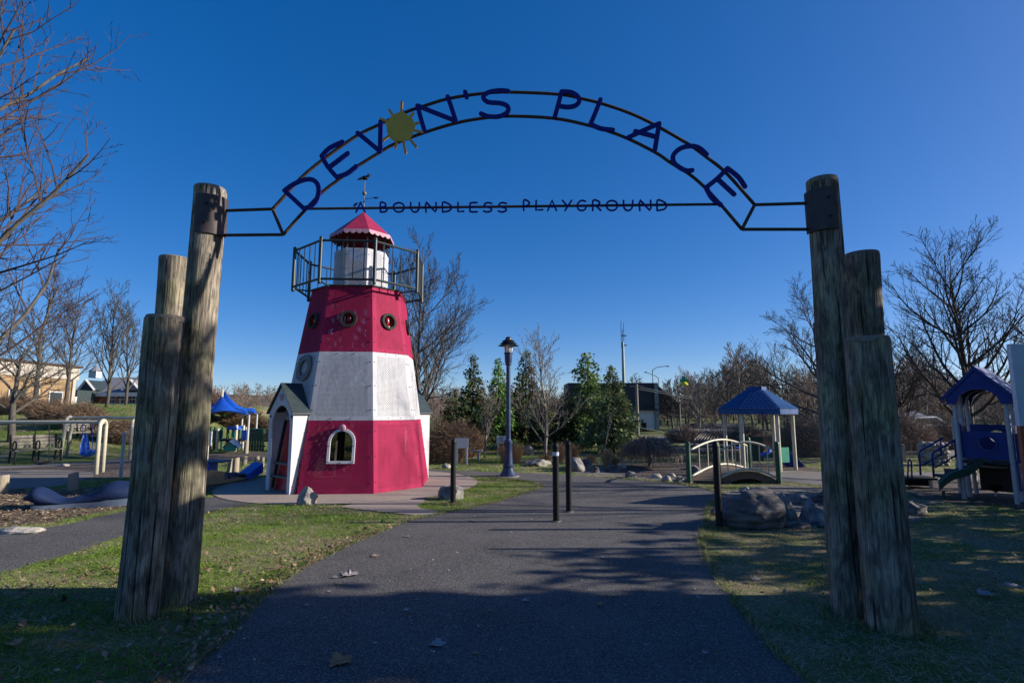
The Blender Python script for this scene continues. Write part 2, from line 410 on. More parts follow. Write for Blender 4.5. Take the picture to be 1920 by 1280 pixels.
def np_mesh(name, verts, faces, m, tint=None, parent=None):
    """verts (n,3), faces (k,3|4) numpy; tint (n,3) vertex colours"""
    me = bpy.data.meshes.new(name); k = faces.shape[1]
    me.vertices.add(len(verts)); me.vertices.foreach_set('co', verts.astype(np.float32).ravel())
    me.loops.add(faces.size); me.loops.foreach_set('vertex_index', faces.astype(np.int32).ravel())
    me.polygons.add(len(faces)); me.polygons.foreach_set('loop_start', np.arange(0, faces.size, k, dtype=np.int32))
    me.materials.append(m); me.update(calc_edges=True); me.validate()
    if tint is not None:
        a = me.color_attributes.new('tint', 'FLOAT_COLOR', 'POINT')
        c = np.ones((len(verts), 4), np.float32); c[:, :3] = tint; a.data.foreach_set('color', c.ravel())
    o = bpy.data.objects.new(name, me); col.objects.link(o)
    if parent is not None: o.parent = parent
    return o

def inside(poly, X, Y):
    """vectorised point in polygon"""
    r = np.zeros(X.shape, bool); n = len(poly); j = n-1
    for i in range(n):
        xi, yi = poly[i][0], poly[i][1]; xj, yj = poly[j][0], poly[j][1]
        c = ((yi > Y) != (yj > Y)) & (X < (xj-xi)*(Y-yi)/(yj-yi+1e-12)+xi)
        r ^= c; j = i
    return r

# stroke letters in a unit box (x to the right, y up), as bent rod
FONT = {
 'A': [[(0, 0), (.5, 1), (1, 0)], [(.2, .38), (.82, .38)]],
 'B': [[(0, 0), (0, 1), (.6, .95), (.8, .76), (.55, .55), (.05, .52)], [(.05, .52), (.7, .48), (.95, .25), (.65, .03), (0, 0)]],
 'C': [[(.95, .85), (.55, 1), (.15, .8), (0, .5), (.15, .18), (.55, 0), (.98, .15)]],
 'D': [[(0, 0), (0, 1), (.5, .95), (.9, .7), (.98, .42), (.7, .12), (0, 0)]],
 'E': [[(.95, 1), (.08, .95), (.05, .5), (.05, .05), (.95, .02)], [(.05, .52), (.75, .54)]],
 'G': [[(.95, .92), (.5, 1), (.1, .75), (0, .4), (.2, .08), (.6, 0), (.92, .15), (.98, .42), (.5, .42)]],
 'L': [[(.05, 1), (.02, .05), (.98, .08)]],
 'N': [[(0, 0), (.02, 1), (.95, .03), (1, 1)]],
 'O': [[(.5, 1), (.15, .86), (0, .5), (.15, .14), (.5, 0), (.85, .14), (1, .5), (.85, .86), (.52, 1)]],
 'P': [[(.05, 0), (.05, 1), (.6, .98), (.95, .75), (.6, .5), (.08, .45)]],
 'R': [[(.02, 0), (.05, 1), (.65, .95), (.85, .74), (.55, .52), (.1, .45)], [(.4, .48), (.98, .02)]],
 'S': [[(.95, .9), (.5, 1), (.12, .82), (.25, .58), (.8, .42), (.92, .18), (.5, 0), (.03, .1)]],
 'U': [[(.02, 1), (.05, .35), (.3, .03), (.65, .03), (.92, .35), (.98, 1)]],
 'W': [[(0, 1), (.25, 0), (.5, .7), (.75, 0), (1, 1)]],
 'Y': [[(0, 1), (.5, .5)], [(1, 1), (.28, 0)]],
}

# ---------------------------------------------------------------- bare trees
def grow(seed, H, r0, segs=(9, 6, 4, 3, 2),  lean=(0, 0), levels=4, kids=(9, 7, 5, 4), spread=(50, 45, 42, 40), ratio=(.55, .5, .45, .45), up=.12, fork=0.22, wob=.10, gnarl=0.0, rmin=.004, trunk_frac=1.0, bend=0.0, tip=0.25):
    """returns (trunk MB, crown MB) at the origin"""
    rng = random.Random(seed)
    T = MB(); C = MB()
    def branch(p, d, L, r, lev):
        n = segs[min(lev, len(segs)-1)]
        pts = [p.copy()]; rs = [r]; dirs = [d.copy()]
        for i in range(n):
            wv = Vector((rng.gauss(0, 1), rng.gauss(0, 1), rng.gauss(0, .6)))*(wob if lev else wob*.45)
            d = (d+wv+Vector((0, 0, up*(1 if lev else .3)))+Vector((bend, 0, 0))).normalized()
            p = p+d*(L/n); pts.append(p.copy()); dirs.append(d.copy())
            rs.append(max(rmin*.6, r*(1-(i+1)/n*(1-tip))))
        (T if lev <= 1 and r > .02 else C).tube(pts, rs, n=(8, 6, 4, 3, 3)[min(lev, 4)], cap=(lev == 0))
        if lev >= levels: return
        k = kids[min(lev, len(kids)-1)]
        k = max(2, int(k*rng.uniform(.8, 1.2)))
        f0 = fork if lev == 0 else .18
        for i in range(k):
            f = f0+(1-f0)*((i+rng.random())/k)
            x = f*n; a = min(int(x), n-1); q = pts[a].lerp(pts[a+1], x-a); dd = dirs[a+1]
            sp = R(spread[min(lev, len(spread)-1)]*rng.uniform(.65, 1.25))*(1-.25*f if lev == 0 else 1)
            az = rng.uniform(0, 2*PI) if lev else (i*2.4+rng.uniform(-.5, .5))
            u = dd.orthogonal().normalized(); v2 = dd.cross(u)
            nd_ = (dd*math.cos(sp)+(u*math.cos(az)+v2*math.sin(az))*math.sin(sp)).normalized()
            Lr = L*ratio[min(lev, len(ratio)-1)]*rng.uniform(.7, 1.15)*((1.15-.6*f) if lev == 0 else (1.1-.5*f))
            rr = max(rmin, min(rs[a]*.58, r*.48*(1-.3*f)))
            branch(q, nd_, Lr, rr, lev+1)
    branch(Vector((0, 0, -0.08)), Vector((lean[0], lean[1], 1)).normalized(), H*trunk_frac, r0, 0)
    return T, C
def bare_tree(name, loc, label, m, group=None, rz=0.0, cat='tree', mc=None, **kw):
    t = thing(name, loc, label, cat, group)
    T, C = grow(**kw)
    T.build('trunk', m, t, smooth=True, world=False); C.build('crown', mc or m, t, world=False)
    t.rotation_euler = (0, 0, rz)
    return t

def conifer_mesh(seed, H, rad, cols, base=0.06, dens=1.0, leaf=.125, droop=.25, power=1.0, loose=0.0):
    """needle sprays spread along drooping boughs; returns verts, faces, tint"""
    rng = np.random.default_rng(seed)
    V = []; T = []
    nb = int(H*44*dens)
    for i in range(nb):
        f = (i+rng.random())/nb
        z = H*(base+(1-base)*f)
        Rr = rad*((1-f)**power*.94+.06)*rng.uniform(.72, 1.12)*(1+loose*rng.normal())
        az = rng.uniform(0, 2*PI)
        bc = np.array(cols[rng.integers(len(cols))])*rng.uniform(.65, 1.3)
        m = max(3, int(Rr/leaf*2.2))
        for k in range(m):
            s = (k+rng.random())/m
            rr = Rr*(0.15+.85*s)
            cx = math.cos(az)*rr; cy = math.sin(az)*rr; cz = z-droop*Rr*s*s+.10*Rr*s+rng.normal()*.03
            for q in range(3):
                a2 = az+rng.normal()*.75
                L = leaf*rng.uniform(.7, 1.5)*(0.65+.35*(1-f)); wd = L*.30
                dx, dy, dz = math.cos(a2), math.sin(a2), rng.normal()*.32-.05
                px, py = -math.sin(a2)*wd, math.cos(a2)*wd
                ox, oy, oz = rng.normal(size=3)*leaf*.45
                b = np.array([cx+ox, cy+oy, cz+oz]); e = b+np.array([dx, dy, dz])*L
                tw = rng.normal()*wd
                V += [b, (b+e)/2+np.array([px, py, tw]), e, (b+e)/2-np.array([px, py, tw])]
                c = bc*rng.uniform(.75, 1.25); T += [c]*4
    V = np.array(V); n = len(V)//4
    return V, np.arange(n*4).reshape(n, 4), np.array(T)
def conifer(name, loc, label, seed, H, rad, cols, group=None, **kw):
    t = thing(name, loc, label, 'tree', group)
    MB().tube([(0, 0, -.1), (0, 0, H*.5), (0.02, 0, H*.97)], [H*.018, H*.011, .006], n=7).build('trunk', M['barkdark'], t, world=False)
    V, F, T = conifer_mesh(seed, H, rad, cols, **kw)
    np_mesh('crown', V, F, M['needle'], T, t)
    return t

def twig_bush(name, loc, label, m, seed, w, d, h, n=500, thick=.006, cat='shrub', group=None, arch=.3, sub=2, dome=False):
    """bare shrub: many stems fanning out of the ground"""
    rng = random.Random(seed); t = thing(name, loc, label, cat, group)
    B = MB(); S = MB()
    for i in range(n):
        a = rng.uniform(0, 2*PI); f = math.sqrt(rng.random())
        bx, by = math.cos(a)*f*w*.32, math.sin(a)*f*d*.32
        tx, ty = math.cos(a)*f*w*.5*rng.uniform(.8, 1.1)+rng.gauss(0, .06), math.sin(a)*f*d*.5*rng.uniform(.8, 1.1)
        hz = h*rng.uniform(.55, 1.0)*(math.sqrt(max(.05, 1-.8*f*f)))
        mid = Vector(((bx+tx)/2+rng.gauss(0, .06), (by+ty)/2, hz*(.5+arch*.4)))
        end = Vector((tx, ty, hz*(1-arch*f*.6)))
        (S if i < 12 else B).tube([(bx, by, -.04), mid, end], [thick*1.5, thick, thick*.35], n=3, cap=False)
        for q in range(sub):
            g = rng.uniform(.2, .9); p = Vector((bx, by, 0)).lerp(mid, min(1, g*2)) if g < .5 else mid.lerp(end, g*2-1)
            dv = Vector((rng.gauss(0, 1), rng.gauss(0, 1), rng.uniform(-.3, 1))).normalized()*h*rng.uniform(.12, .3)
            B.tube([p, p+dv*.5+Vector((0, 0, .02)), p+dv], [thick*.7, thick*.5, thick*.25], n=3, cap=False)
    S.build('stems', m, t, world=False); B.build('twigs', m, t, world=False)
    return t

def boulder(name, loc, size, label, m, seed, rz=0.0, group=None, rough=.16, cut=4, cat='rock', sub=3):
    """lumpy stone with a few flat fracture faces, bedded in the ground"""
    rng = random.Random(seed)
    bm = bmesh.new(); bmesh.ops.create_icosphere(bm, subdivisions=sub+1, radius=1.0)
    planes = []
    for i in range(cut+4):
        a = rng.uniform(0, 2*PI); e = rng.uniform(-.2, 1.0)
        planes.append((Vector((math.cos(a)*math.cos(e), math.sin(a)*math.cos(e), math.sin(e))), rng.uniform(.58, .86)))
    from mathutils import noise
    off = Vector((rng.uniform(0, 50),)*3)
    for v in bm.verts:
        p = v.co.copy()
        for nn, dd in planes:
            k = p.dot(nn)
            if k > dd: p -= nn*(k-dd)*.92
        k = noise.noise(p*1.5+off)*rough+noise.noise(p*4+off)*rough*.38+noise.noise(p*9+off)*rough*.16
        v.co = p*(1+k)
    zs = min(v.co.z for v in bm.verts); ztop = max(v.co.z for v in bm.verts)
    me = bpy.data.meshes.new(name)
    xm = max(abs(v.co.x) for v in bm.verts); ym = max(abs(v.co.y) for v in bm.verts)
    for v in bm.verts:
        v.co.x *= size[0]/2/xm; v.co.y *= size[1]/2/ym
        v.co.z = (v.co.z-zs)/(ztop-zs)*size[2]*1.35-size[2]*.35
    bm.to_mesh(me); bm.free()
    me.materials.append(m); shade(me, 26)
    o = bpy.data.objects.new(name, me); col.objects.link(o)
    o.location = loc; o.rotation_euler = (0, 0, rz)
    return tag(o, label, cat, group)
# ---------------------------------------------------------------- ground and paved surfaces
def sm(t):
    t = np.clip(t, 0, 1); return t*t*(3-2*t)
def hz(x, y):
    x = np.asarray(x, float); y = np.asarray(y, float)
    b = sm((y-16.5)/15)*sm((-13.5-x)/6)*2.1
    r = sm((y-48)/70)*sm((x-2)/25)*2.5
    return b+r
gx = np.concatenate([-np.geomspace(900, 42, 14), np.linspace(-40, 40, 81), np.geomspace(42, 900, 14)])
gy = np.concatenate([-np.geomspace(200, 12, 6), np.linspace(-10, 60, 71), np.geomspace(62, 1500, 24)])
XX, YY = np.meshgrid(gx, gy); ZZ = hz(XX, YY)
V = np.stack([XX.ravel(), YY.ravel(), ZZ.ravel()], 1); nx = len(gx); ny = len(gy)
ii, jj = np.meshgrid(np.arange(nx-1), np.arange(ny-1)); a = (jj*nx+ii).ravel()
F = np.stack([a, a+1, a+1+nx, a+nx], 1)
def ground_mat():
    m = bpy.data.materials.new('winter_lawn'); m.use_nodes = True
    nt = m.node_tree; L = nt.links; b = nt.nodes['Principled BSDF']; b.inputs['Roughness'].default_value = 0.95
    b.inputs['Specular IOR Level'].default_value = 0.15
    tc = nd(nt, 'ShaderNodeTexCoord')
    def noise(s, d=6):
        n = nd(nt, 'ShaderNodeTexNoise'); n.inputs['Scale'].default_value = s; n.inputs['Detail'].default_value = d; n.inputs['Roughness'].default_value = .65
        L.new(tc.outputs['Object'], n.inputs['Vector']); return n.outputs['Fac']
    def ramp(x, p0, c0, p1, c1):
        r = nd(nt, 'ShaderNodeValToRGB'); e = r.color_ramp.elements
        e[0].position = p0; e[0].color = (*c0, 1); e[1].position = p1; e[1].color = (*c1, 1); L.new(x, r.inputs[0]); return r.outputs[0]
    g = ramp(noise(26), .3, (0.065, 0.10, 0.022), .7, (0.14, 0.19, 0.042))
    s = ramp(noise(34), .3, (0.18, 0.145, 0.095), .7, (0.38, 0.31, 0.21))
    k = ramp(noise(0.9, 8), .44, (0, 0, 0), .64, (1, 1, 1))
    mx = nd(nt, 'ShaderNodeMix', data_type='RGBA'); L.new(k, mx.inputs['Factor']); L.new(g, mx.inputs['A']); L.new(s, mx.inputs['B'])
    L.new(mx.outputs['Result'], b.inputs['Base Color'])
    bp = nd(nt, 'ShaderNodeBump'); bp.inputs['Distance'].default_value = .03; L.new(noise(45), bp.inputs['Height']); L.new(bp.outputs[0], b.inputs['Normal'])
    return m
M['lawn'] = ground_mat()
ground = structure(np_mesh('ground', V, F, M['lawn']))
shade(ground.data)

def speckle_mat(name, base, var, fine, fscale=420, rough=.9, patch=1.2, bump=.004, bs=160):
    m = bpy.data.materials.new(name); m.use_nodes = True
    nt = m.node_tree; L = nt.links; b = nt.nodes['Principled BSDF']; b.inputs['Roughness'].default_value = rough
    b.inputs['Specular IOR Level'].default_value = 0.3
    tc = nd(nt, 'ShaderNodeTexCoord')
    def noise(s, d=4):
        n = nd(nt, 'ShaderNodeTexNoise'); n.inputs['Scale'].default_value = s; n.inputs['Detail'].default_value = d; n.inputs['Roughness'].default_value = .7
        L.new(tc.outputs['Object'], n.inputs['Vector']); return n.outputs['Fac']
    r = nd(nt, 'ShaderNodeValToRGB'); e = r.color_ramp.elements
    e[0].position = .3; e[0].color = (*base, 1); e[1].position = .72; e[1].color = (*var, 1); L.new(noise(patch, 8), r.inputs[0])
    vo = nd(nt, 'ShaderNodeTexVoronoi'); vo.inputs['Scale'].default_value = fscale; L.new(tc.outputs['Object'], vo.inputs['Vector'])
    sx = nd(nt, 'ShaderNodeSeparateXYZ'); L.new(vo.outputs['Color'], sx.inputs[0])
    r2 = nd(nt, 'ShaderNodeValToRGB'); e = r2.color_ramp.elements
    e[0].position = .55; e[0].color = (0, 0, 0, 1); e[1].position = 1.0; e[1].color = (1, 1, 1, 1); L.new(sx.outputs[0], r2.inputs[0])
    mx = nd(nt, 'ShaderNodeMix', data_type='RGBA'); L.new(r2.outputs[0], mx.inputs['Factor']); L.new(r.outputs[0], mx.inputs['A']); mx.inputs['B'].default_value = (*fine, 1)
    L.new(mx.outputs['Result'], b.inputs['Base Color'])
    bp = nd(nt, 'ShaderNodeBump'); bp.inputs['Distance'].default_value = bump; L.new(noise(bs, 3), bp.inputs['Height']); L.new(bp.outputs[0], b.inputs['Normal'])
    return m
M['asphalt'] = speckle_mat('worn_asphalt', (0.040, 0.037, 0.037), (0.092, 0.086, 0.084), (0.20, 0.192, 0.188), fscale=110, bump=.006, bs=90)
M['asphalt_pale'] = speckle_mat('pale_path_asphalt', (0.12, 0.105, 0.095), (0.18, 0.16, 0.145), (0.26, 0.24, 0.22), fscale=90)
M['concrete'] = speckle_mat('buff_concrete', (0.24, 0.185, 0.155), (0.33, 0.265, 0.225), (0.38, 0.32, 0.28), fscale=70, patch=.7, bump=.002)
M['mulch'] = speckle_mat('wood_chip_mulch', (0.075, 0.055, 0.042), (0.16, 0.115, 0.082), (0.34, 0.26, 0.18), fscale=34, patch=5, bump=.04, bs=30)
M['mulchdark'] = speckle_mat('dark_bark_mulch', (0.042, 0.033, 0.028), (0.095, 0.073, 0.058), (0.20, 0.16, 0.125), fscale=30, patch=4, bump=.04, bs=26)
M['gravel'] = speckle_mat('creek_gravel', (0.070, 0.062, 0.056), (0.15, 0.135, 0.12), (0.30, 0.28, 0.26), fscale=26, patch=4, bump=.05, bs=22)

def smooth_loop(pts, it=2):
    P = [Vector((p[0], p[1], 0)) for p in pts]
    for _ in range(it):
        Q = []
        for i, p in enumerate(P):
            q = P[(i+1) % len(P)]; Q += [p*.75+q*.25, p*.25+q*.75]
        P = Q
    return P
PAVED = []
def sheet(name, poly, z, m, it=2, jitter=.0, seed=1):
    P = smooth_loop(poly, it); rng = random.Random(seed)
    if jitter:
        Q = []
        for i, p in enumerate(P):
            q = P[(i+1) % len(P)]; L = (q-p).length; k = max(1, min(40, int(L/.12)))
            for s in range(k):
                c = p.lerp(q, s/k)
                Q.append(c+Vector((rng.gauss(0, jitter), rng.gauss(0, jitter), 0)))
        P = Q
    PAVED.append([(p.x, p.y) for p in P])
    bm = bmesh.new(); vs_ = [bm.verts.new((p.x, p.y, z)) for p in P]
    es = [bm.edges.new((vs_[i], vs_[(i+1) % len(vs_)])) for i in range(len(vs_))]
    bmesh.ops.triangle_fill(bm, use_beauty=True, edges=es, normal=(0, 0, 1))
    for f in bm.faces:
        if f.normal.z < 0: f.normal_flip()
    me = bpy.data.meshes.new(name); bm.to_mesh(me); bm.free(); me.materials.append(m)
    o = bpy.data.objects.new(name, me); col.objects.link(o)
    return structure(o)
def pix(l): return [G(u, v) for u, v in l]

TC = Vector((-3.84, 13.26, 0))                 # lighthouse axis
path_poly = [Vector((-2.6, -6, 0)), Vector((-2.2, 1.0, 0))]+pix([(330, 1280), (430, 1190), (500, 1110), (590, 1052), (665, 1018), (735, 987), (800, 968), (860, 957), (925, 943), (985, 925), (1022, 912), (990, 902), (930, 896), (860, 890), (800, 888), (740, 884), (740, 879), (860, 882), (960, 886), (1040, 889), (1130, 894), (1200, 901), (1262, 906), (1300, 912), (1345, 921), (1352, 930), (1326, 948), (1330, 968), (1312, 1005), (1322, 1050), (1372, 1120), (1425, 1190), (1480, 1245), (1510, 1280)])+[Vector((2.0, 1.0, 0)), Vector((2.4, -6, 0))]
path = sheet('asphalt_path', path_poly, .008, M['asphalt'], jitter=.011, seed=3)
lp = pix([(-400, 1200), (-400, 1010), (0, 1000), (120, 985), (235, 958), (330, 938), (420, 930), (500, 930), (520, 940), (450, 948), (380, 962), (235, 1003), (130, 1038), (0, 1076)])
sheet('side_path', lp, .006, M['asphalt'], jitter=.012, seed=4)
pad = [TC+Vector((math.cos(2*PI*i/40)*3.0, math.sin(2*PI*i/40)*3.0, 0)) for i in range(40)]
sheet('concrete_pad', pad, .016, M['concrete'], it=0)
sheet('concrete_apron', pix([(640, 948), (790, 930), (800, 940), (775, 951), (838, 962), (790, 968), (735, 962), (640, 952)]), .012, M['concrete'], it=1)
sheet('mulch_bed', pix([(-400, 1004), (-400, 925), (0, 918), (120, 920), (250, 905), (380, 900), (420, 905), (420, 918), (330, 930), (235, 950), (120, 976), (0, 992)]), .004, M['mulch'], jitter=.03, seed=5)
sheet('swing_surface', pix([(-400, 905), (-300, 868), (60, 868), (250, 858), (310, 868), (300, 890), (230, 897), (100, 900), (0, 905)]), .005, M['mulchdark'], jitter=.03, seed=6)
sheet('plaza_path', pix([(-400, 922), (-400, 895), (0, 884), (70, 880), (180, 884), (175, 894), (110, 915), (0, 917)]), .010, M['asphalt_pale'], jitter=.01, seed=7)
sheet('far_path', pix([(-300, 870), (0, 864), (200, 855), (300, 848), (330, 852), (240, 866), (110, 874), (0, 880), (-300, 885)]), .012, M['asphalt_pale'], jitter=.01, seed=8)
sheet('play_surface', pix([(385, 868), (385, 848), (520, 846), (640, 852), (640, 862), (480, 862)]), .005, M['mulchdark'], jitter=.03, seed=9)
sheet('mulch_bed', pix([(1120, 884), (1150, 872), (1230, 866), (1330, 866), (1480, 870), (1545, 880), (1545, 884), (1440, 886), (1395, 880), (1300, 884), (1285, 896), (1215, 894)]), .004, M['mulchdark'], jitter=.03, seed=10)
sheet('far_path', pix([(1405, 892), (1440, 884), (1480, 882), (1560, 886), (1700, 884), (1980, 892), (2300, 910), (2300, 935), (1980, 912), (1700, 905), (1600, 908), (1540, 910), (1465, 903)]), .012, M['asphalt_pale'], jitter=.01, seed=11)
sheet('play_surface', pix([(1700, 915), (1720, 900), (1800, 898), (1980, 905), (2300, 930), (2300, 980), (1960, 958), (1850, 948), (1760, 940), (1710, 932)]), .014, M['mulchdark'], jitter=.03, seed=12)
sheet('creek_bed', pix([(1345, 926), (1400, 912), (1480, 908), (1560, 918), (1660, 938), (1740, 955), (1740, 975), (1650, 985), (1560, 982), (1470, 990), (1400, 990), (1350, 965)]), .003, M['gravel'], jitter=.04, seed=13)
sheet('creek_bed', pix([(1060, 886), (1100, 876), (1150, 878), (1240, 890), (1300, 892), (1290, 904), (1220, 900), (1130, 892)]), .003, M['gravel'], jitter=.04, seed=14)
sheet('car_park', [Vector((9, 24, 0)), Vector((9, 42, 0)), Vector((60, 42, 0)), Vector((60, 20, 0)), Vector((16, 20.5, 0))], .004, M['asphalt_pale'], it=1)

# cracks filled with grit across the path
def crack(pts, wd, seed):
    rng = random.Random(seed); P = [G(u, v) for u, v in pts]; Q = []
    for i in range(len(P)-1):
        k = 14
        for s in range(k): Q.append(P[i].lerp(P[i+1], s/k)+Vector((rng.gauss(0, .012), rng.gauss(0, .012), 0)))
    V = []; F = []
    for i, p in enumerate(Q):
        t = (Q[min(i+1, len(Q)-1)]-Q[max(0, i-1)]).normalized(); n = Vector((-t.y, t.x, 0))*wd*rng.uniform(.2, 1)
        V += [(p.x+n.x, p.y+n.y, .011), (p.x-n.x, p.y-n.y, .011)]
    for i in range(len(Q)-1): F.append((2*i, 2*i+1, 2*i+3, 2*i+2))
    b = MB(); b.add(V, F); return b.build('crack', M['crackfill'], path)
M['crackfill'] = mat('crack_grit', (0.05, 0.04, 0.03), (0.15, 0.115, 0.08), scale=60, rough=1.0)
crack([(742, 1030), (800, 1026), (860, 1029), (930, 1036), (975, 1050), (1040, 1060), (1130, 1072), (1220, 1086), (1330, 1094)], .006, 1)
crack([(880, 1030), (960, 1044), (1075, 1060), (1180, 1078)], .003, 2)
crack([(1140, 1066), (1230, 1078), (1318, 1094)], .004, 3)
crack([(870, 1180), (935, 1150), (960, 1130)], .003, 4)
crack([(500, 1142), (600, 1140), (700, 1146), (790, 1160)], .003, 5)
crack([(1010, 964), (1120, 1000), (1210, 1012), (1318, 1016)], .004, 6)
crack([(640, 1230), (690, 1190), (740, 1170)], .0025, 7)

# wood chips lying proud of the left mulch bed
rng = np.random.default_rng(5)
def scatter_quads(n, xr, yr, polys, excl, size, cols, seed, z0=.012, curl=.5, aspect=.5, lift=.6):
    rng = np.random.default_rng(seed)
    X = rng.uniform(*xr, n); Y = rng.uniform(*yr, n)
    ok = np.ones(n, bool)
    if polys is not None:
        ok &= np.any([inside(p, X, Y) for p in polys], axis=0)
    for p in excl: ok &= ~inside(p, X, Y)
    X, Y = X[ok], Y[ok]; k = len(X)
    if k == 0: return None
    s = rng.uniform(.5, 1.4, k)*size; az = rng.uniform(0, 2*PI, k); tl = rng.normal(0, curl, k); tr_ = rng.normal(0, curl, k)
    u = np.stack([np.cos(az), np.sin(az), tl*.6], 1)*s[:, None]; v = np.stack([-np.sin(az), np.cos(az), tr_*.6], 1)*(s*aspect)[:, None]
    c = np.stack([X, Y, z0+s*lift*rng.random(k)*.5+hz(X, Y)], 1)
    V = np.stack([c-u, c+v*.9-np.array([0, 0, .15])*s[:, None]*rng.normal(0, 1, k)[:, None], c+u, c-v], 1).reshape(-1, 3)
    V[:, 2] = np.maximum(V[:, 2], .006)
    cc = np.array(cols)[rng.integers(len(cols), size=k)]*rng.uniform(.6, 1.35, (k, 1))
    return V, np.arange(k*4).reshape(k, 4), np.repeat(cc, 4, 0)
q = scatter_quads(30000, (-14, -5), (8.2, 15), [PAVED[4]], [], .035, [(.22, .16, .10), (.35, .27, .18), (.12, .085, .055)], 7, aspect=.3)
stuff(np_mesh('wood_chips', q[0], q[1], M['litter'], q[2]), 'tan wood chips covering the play bed round the navy whale sculpture', 'wood chips')

# ---------------------------------------------------------------- lawn blades
def lawn(n, xr, yr, seed, hgt, wd):
    rng = np.random.default_rng(seed)
    X = rng.uniform(*xr, n); Y = rng.uniform(*yr, n)
    ok = np.abs(X) < Y*1.02+2.2
    for p in PAVED: ok &= ~inside(p, X+rng.normal(0, .035, n), Y+rng.normal(0, .035, n))
    X, Y = X[ok], Y[ok]; k = len(X)
    # patchiness: green tufts against straw thatch
    def wave(s, ph): return np.sin(X*s+ph)*np.sin(Y*s*1.13+ph*2)+.6*np.sin(X*s*2.3-Y*s*1.7+ph)+.5*np.sin(X*s*.7+Y*s*3.1+ph*1.7)
    g = wave(1.9, 1.0)*.55+wave(4.7, 2.2)*.35+wave(.8, .3)*.3+rng.normal(0, .55, k)
    right = sm((X-.5)/1.5); g = g-right*.95+(1-right)*.5
    green = 1/(1+np.exp(-2.2*g))
    isg = rng.random(k) < green
    cg = np.array([.15, .265, .036])*rng.uniform(.55, 1.5, (k, 1))*np.stack([rng.uniform(.8, 1.4, k), np.ones(k), rng.uniform(.6, 1.2, k)], 1)
    cs = np.array([.52, .42, .28])*rng.uniform(.45, 1.35, (k, 1))
    c = np.where(isg[:, None], cg, cs)
    clump = np.clip(.75+.35*wave(3.1, 4.0)+.25*wave(7.3, .7), .35, 1.7)
    h = hgt*clump*rng.uniform(.4, 1.3, k)*np.where(isg, 1.0, .6); az = rng.uniform(0, 2*PI, k); ln = rng.normal(0, 1, (k, 2))*np.where(isg, 1.4, 3.2)[:, None]*h[:, None]
    ww = wd*rng.uniform(.6, 1.3, k)
    z = hz(X, Y)
    b0 = np.stack([X-np.cos(az)*ww, Y-np.sin(az)*ww, z], 1); b1 = np.stack([X+np.cos(az)*ww, Y+np.sin(az)*ww, z], 1)
    tp = np.stack([X+ln[:, 0], Y+ln[:, 1], z+h], 1)
    V = np.stack([b0, b1, tp], 1).reshape(-1, 3)
    return V, np.arange(k*3).reshape(k, 3), np.repeat(c, 3, 0)
parts = [lawn(400000, (-9, 9), (2.4, 8.6), 11, .038, .0032), lawn(170000, (-11, 12), (8.6, 15), 12, .05, .005), lawn(150000, (-30, 20), (15, 32), 13, .07, .010)]
V = np.concatenate([p[0] for p in parts]); T = np.concatenate([p[2] for p in parts])
F = np.arange(len(V)).reshape(-1, 3)
stuff(np_mesh('grass', V, F, M['grassblade'], T), 'short winter lawn grass, green tufts among straw coloured thatch', 'grass')

# longer fringe left by the mower along the path edges and round the posts
def fringe(seed):
    rng = np.random.default_rng(seed); P = []
    E = np.array(PAVED[0]); N_ = len(E)
    for i in range(N_):
        a, b = E[i], E[(i+1) % N_]
        if max(abs(a[0]), abs(b[0])) > 6 or min(a[1], b[1]) < 2.3 or max(a[1], b[1]) > 14.5: continue
        k = int(np.hypot(*(b-a))*620*rng.uniform(.3, 1.3)); t = rng.random(k)[:, None]; P.append(a+(b-a)*t+rng.normal(0, .022, (k, 2)))
    for u, v, r in ((331, 1136, .19), (257, 1152, .21), (1596, 1158, .18), (1672, 1172, .23), (849, 945, .06), (1349, 992, .06)):
        c = G(u, v); k = 700; an = rng.uniform(0, 2*PI, k); rr = r+np.abs(rng.normal(0, .05, k)); P.append(np.stack([c.x+np.cos(an)*rr, c.y+np.sin(an)*rr], 1))
    P = np.concatenate(P); k = len(P); X, Y = P[:, 0], P[:, 1]
    isg = rng.random(k) < .55; c = np.where(isg[:, None], np.array([.11, .19, .03])*rng.uniform(.5, 1.4, (k, 1)), np.array([.48, .38, .25])*rng.uniform(.45, 1.3, (k, 1)))
    h = rng.uniform(.025, .075, k); az = rng.uniform(0, 2*PI, k); w_ = .0032; ln = rng.normal(0, .8, (k, 2))*h[:, None]
    V = np.stack([np.stack([X-np.cos(az)*w_, Y-np.sin(az)*w_, 0*X], 1), np.stack([X+np.cos(az)*w_, Y+np.sin(az)*w_, 0*X], 1), np.stack([X+ln[:, 0], Y+ln[:, 1], h], 1)], 1).reshape(-1, 3)
    return V, np.arange(k*3).reshape(k, 3), np.repeat(c, 3, 0)
fr_ = fringe(41)
stuff(np_mesh('grass_fringe', fr_[0], fr_[1], M['grassblade'], fr_[2]), 'longer ragged grass along the path edges and round the posts', 'grass')
# small dead leaves caught in the grass
lc = [(.20, .11, .06), (.27, .17, .10), (.14, .075, .045), (.30, .22, .16), (.16, .10, .085)]
qa = scatter_quads(2600, (-7, 8), (2.6, 10.5), None, PAVED, .019, lc, 21, z0=.03, curl=.7, aspect=.7)
edge_strip = [[(p[0], p[1]) for p in PAVED[0]]]
qb = scatter_quads(1100, (-5, -.6), (2.7, 6.2), None, PAVED, .024, lc, 22, z0=.03, curl=.8, aspect=.7)
V = np.concatenate([qa[0], qb[0]]); T = np.concatenate([qa[2], qb[2]])
stuff(np_mesh('leaf_litter', V, np.arange(len(V)).reshape(-1, 4), M['litter'], T), 'small dry brown leaves scattered through the grass', 'leaf litter')
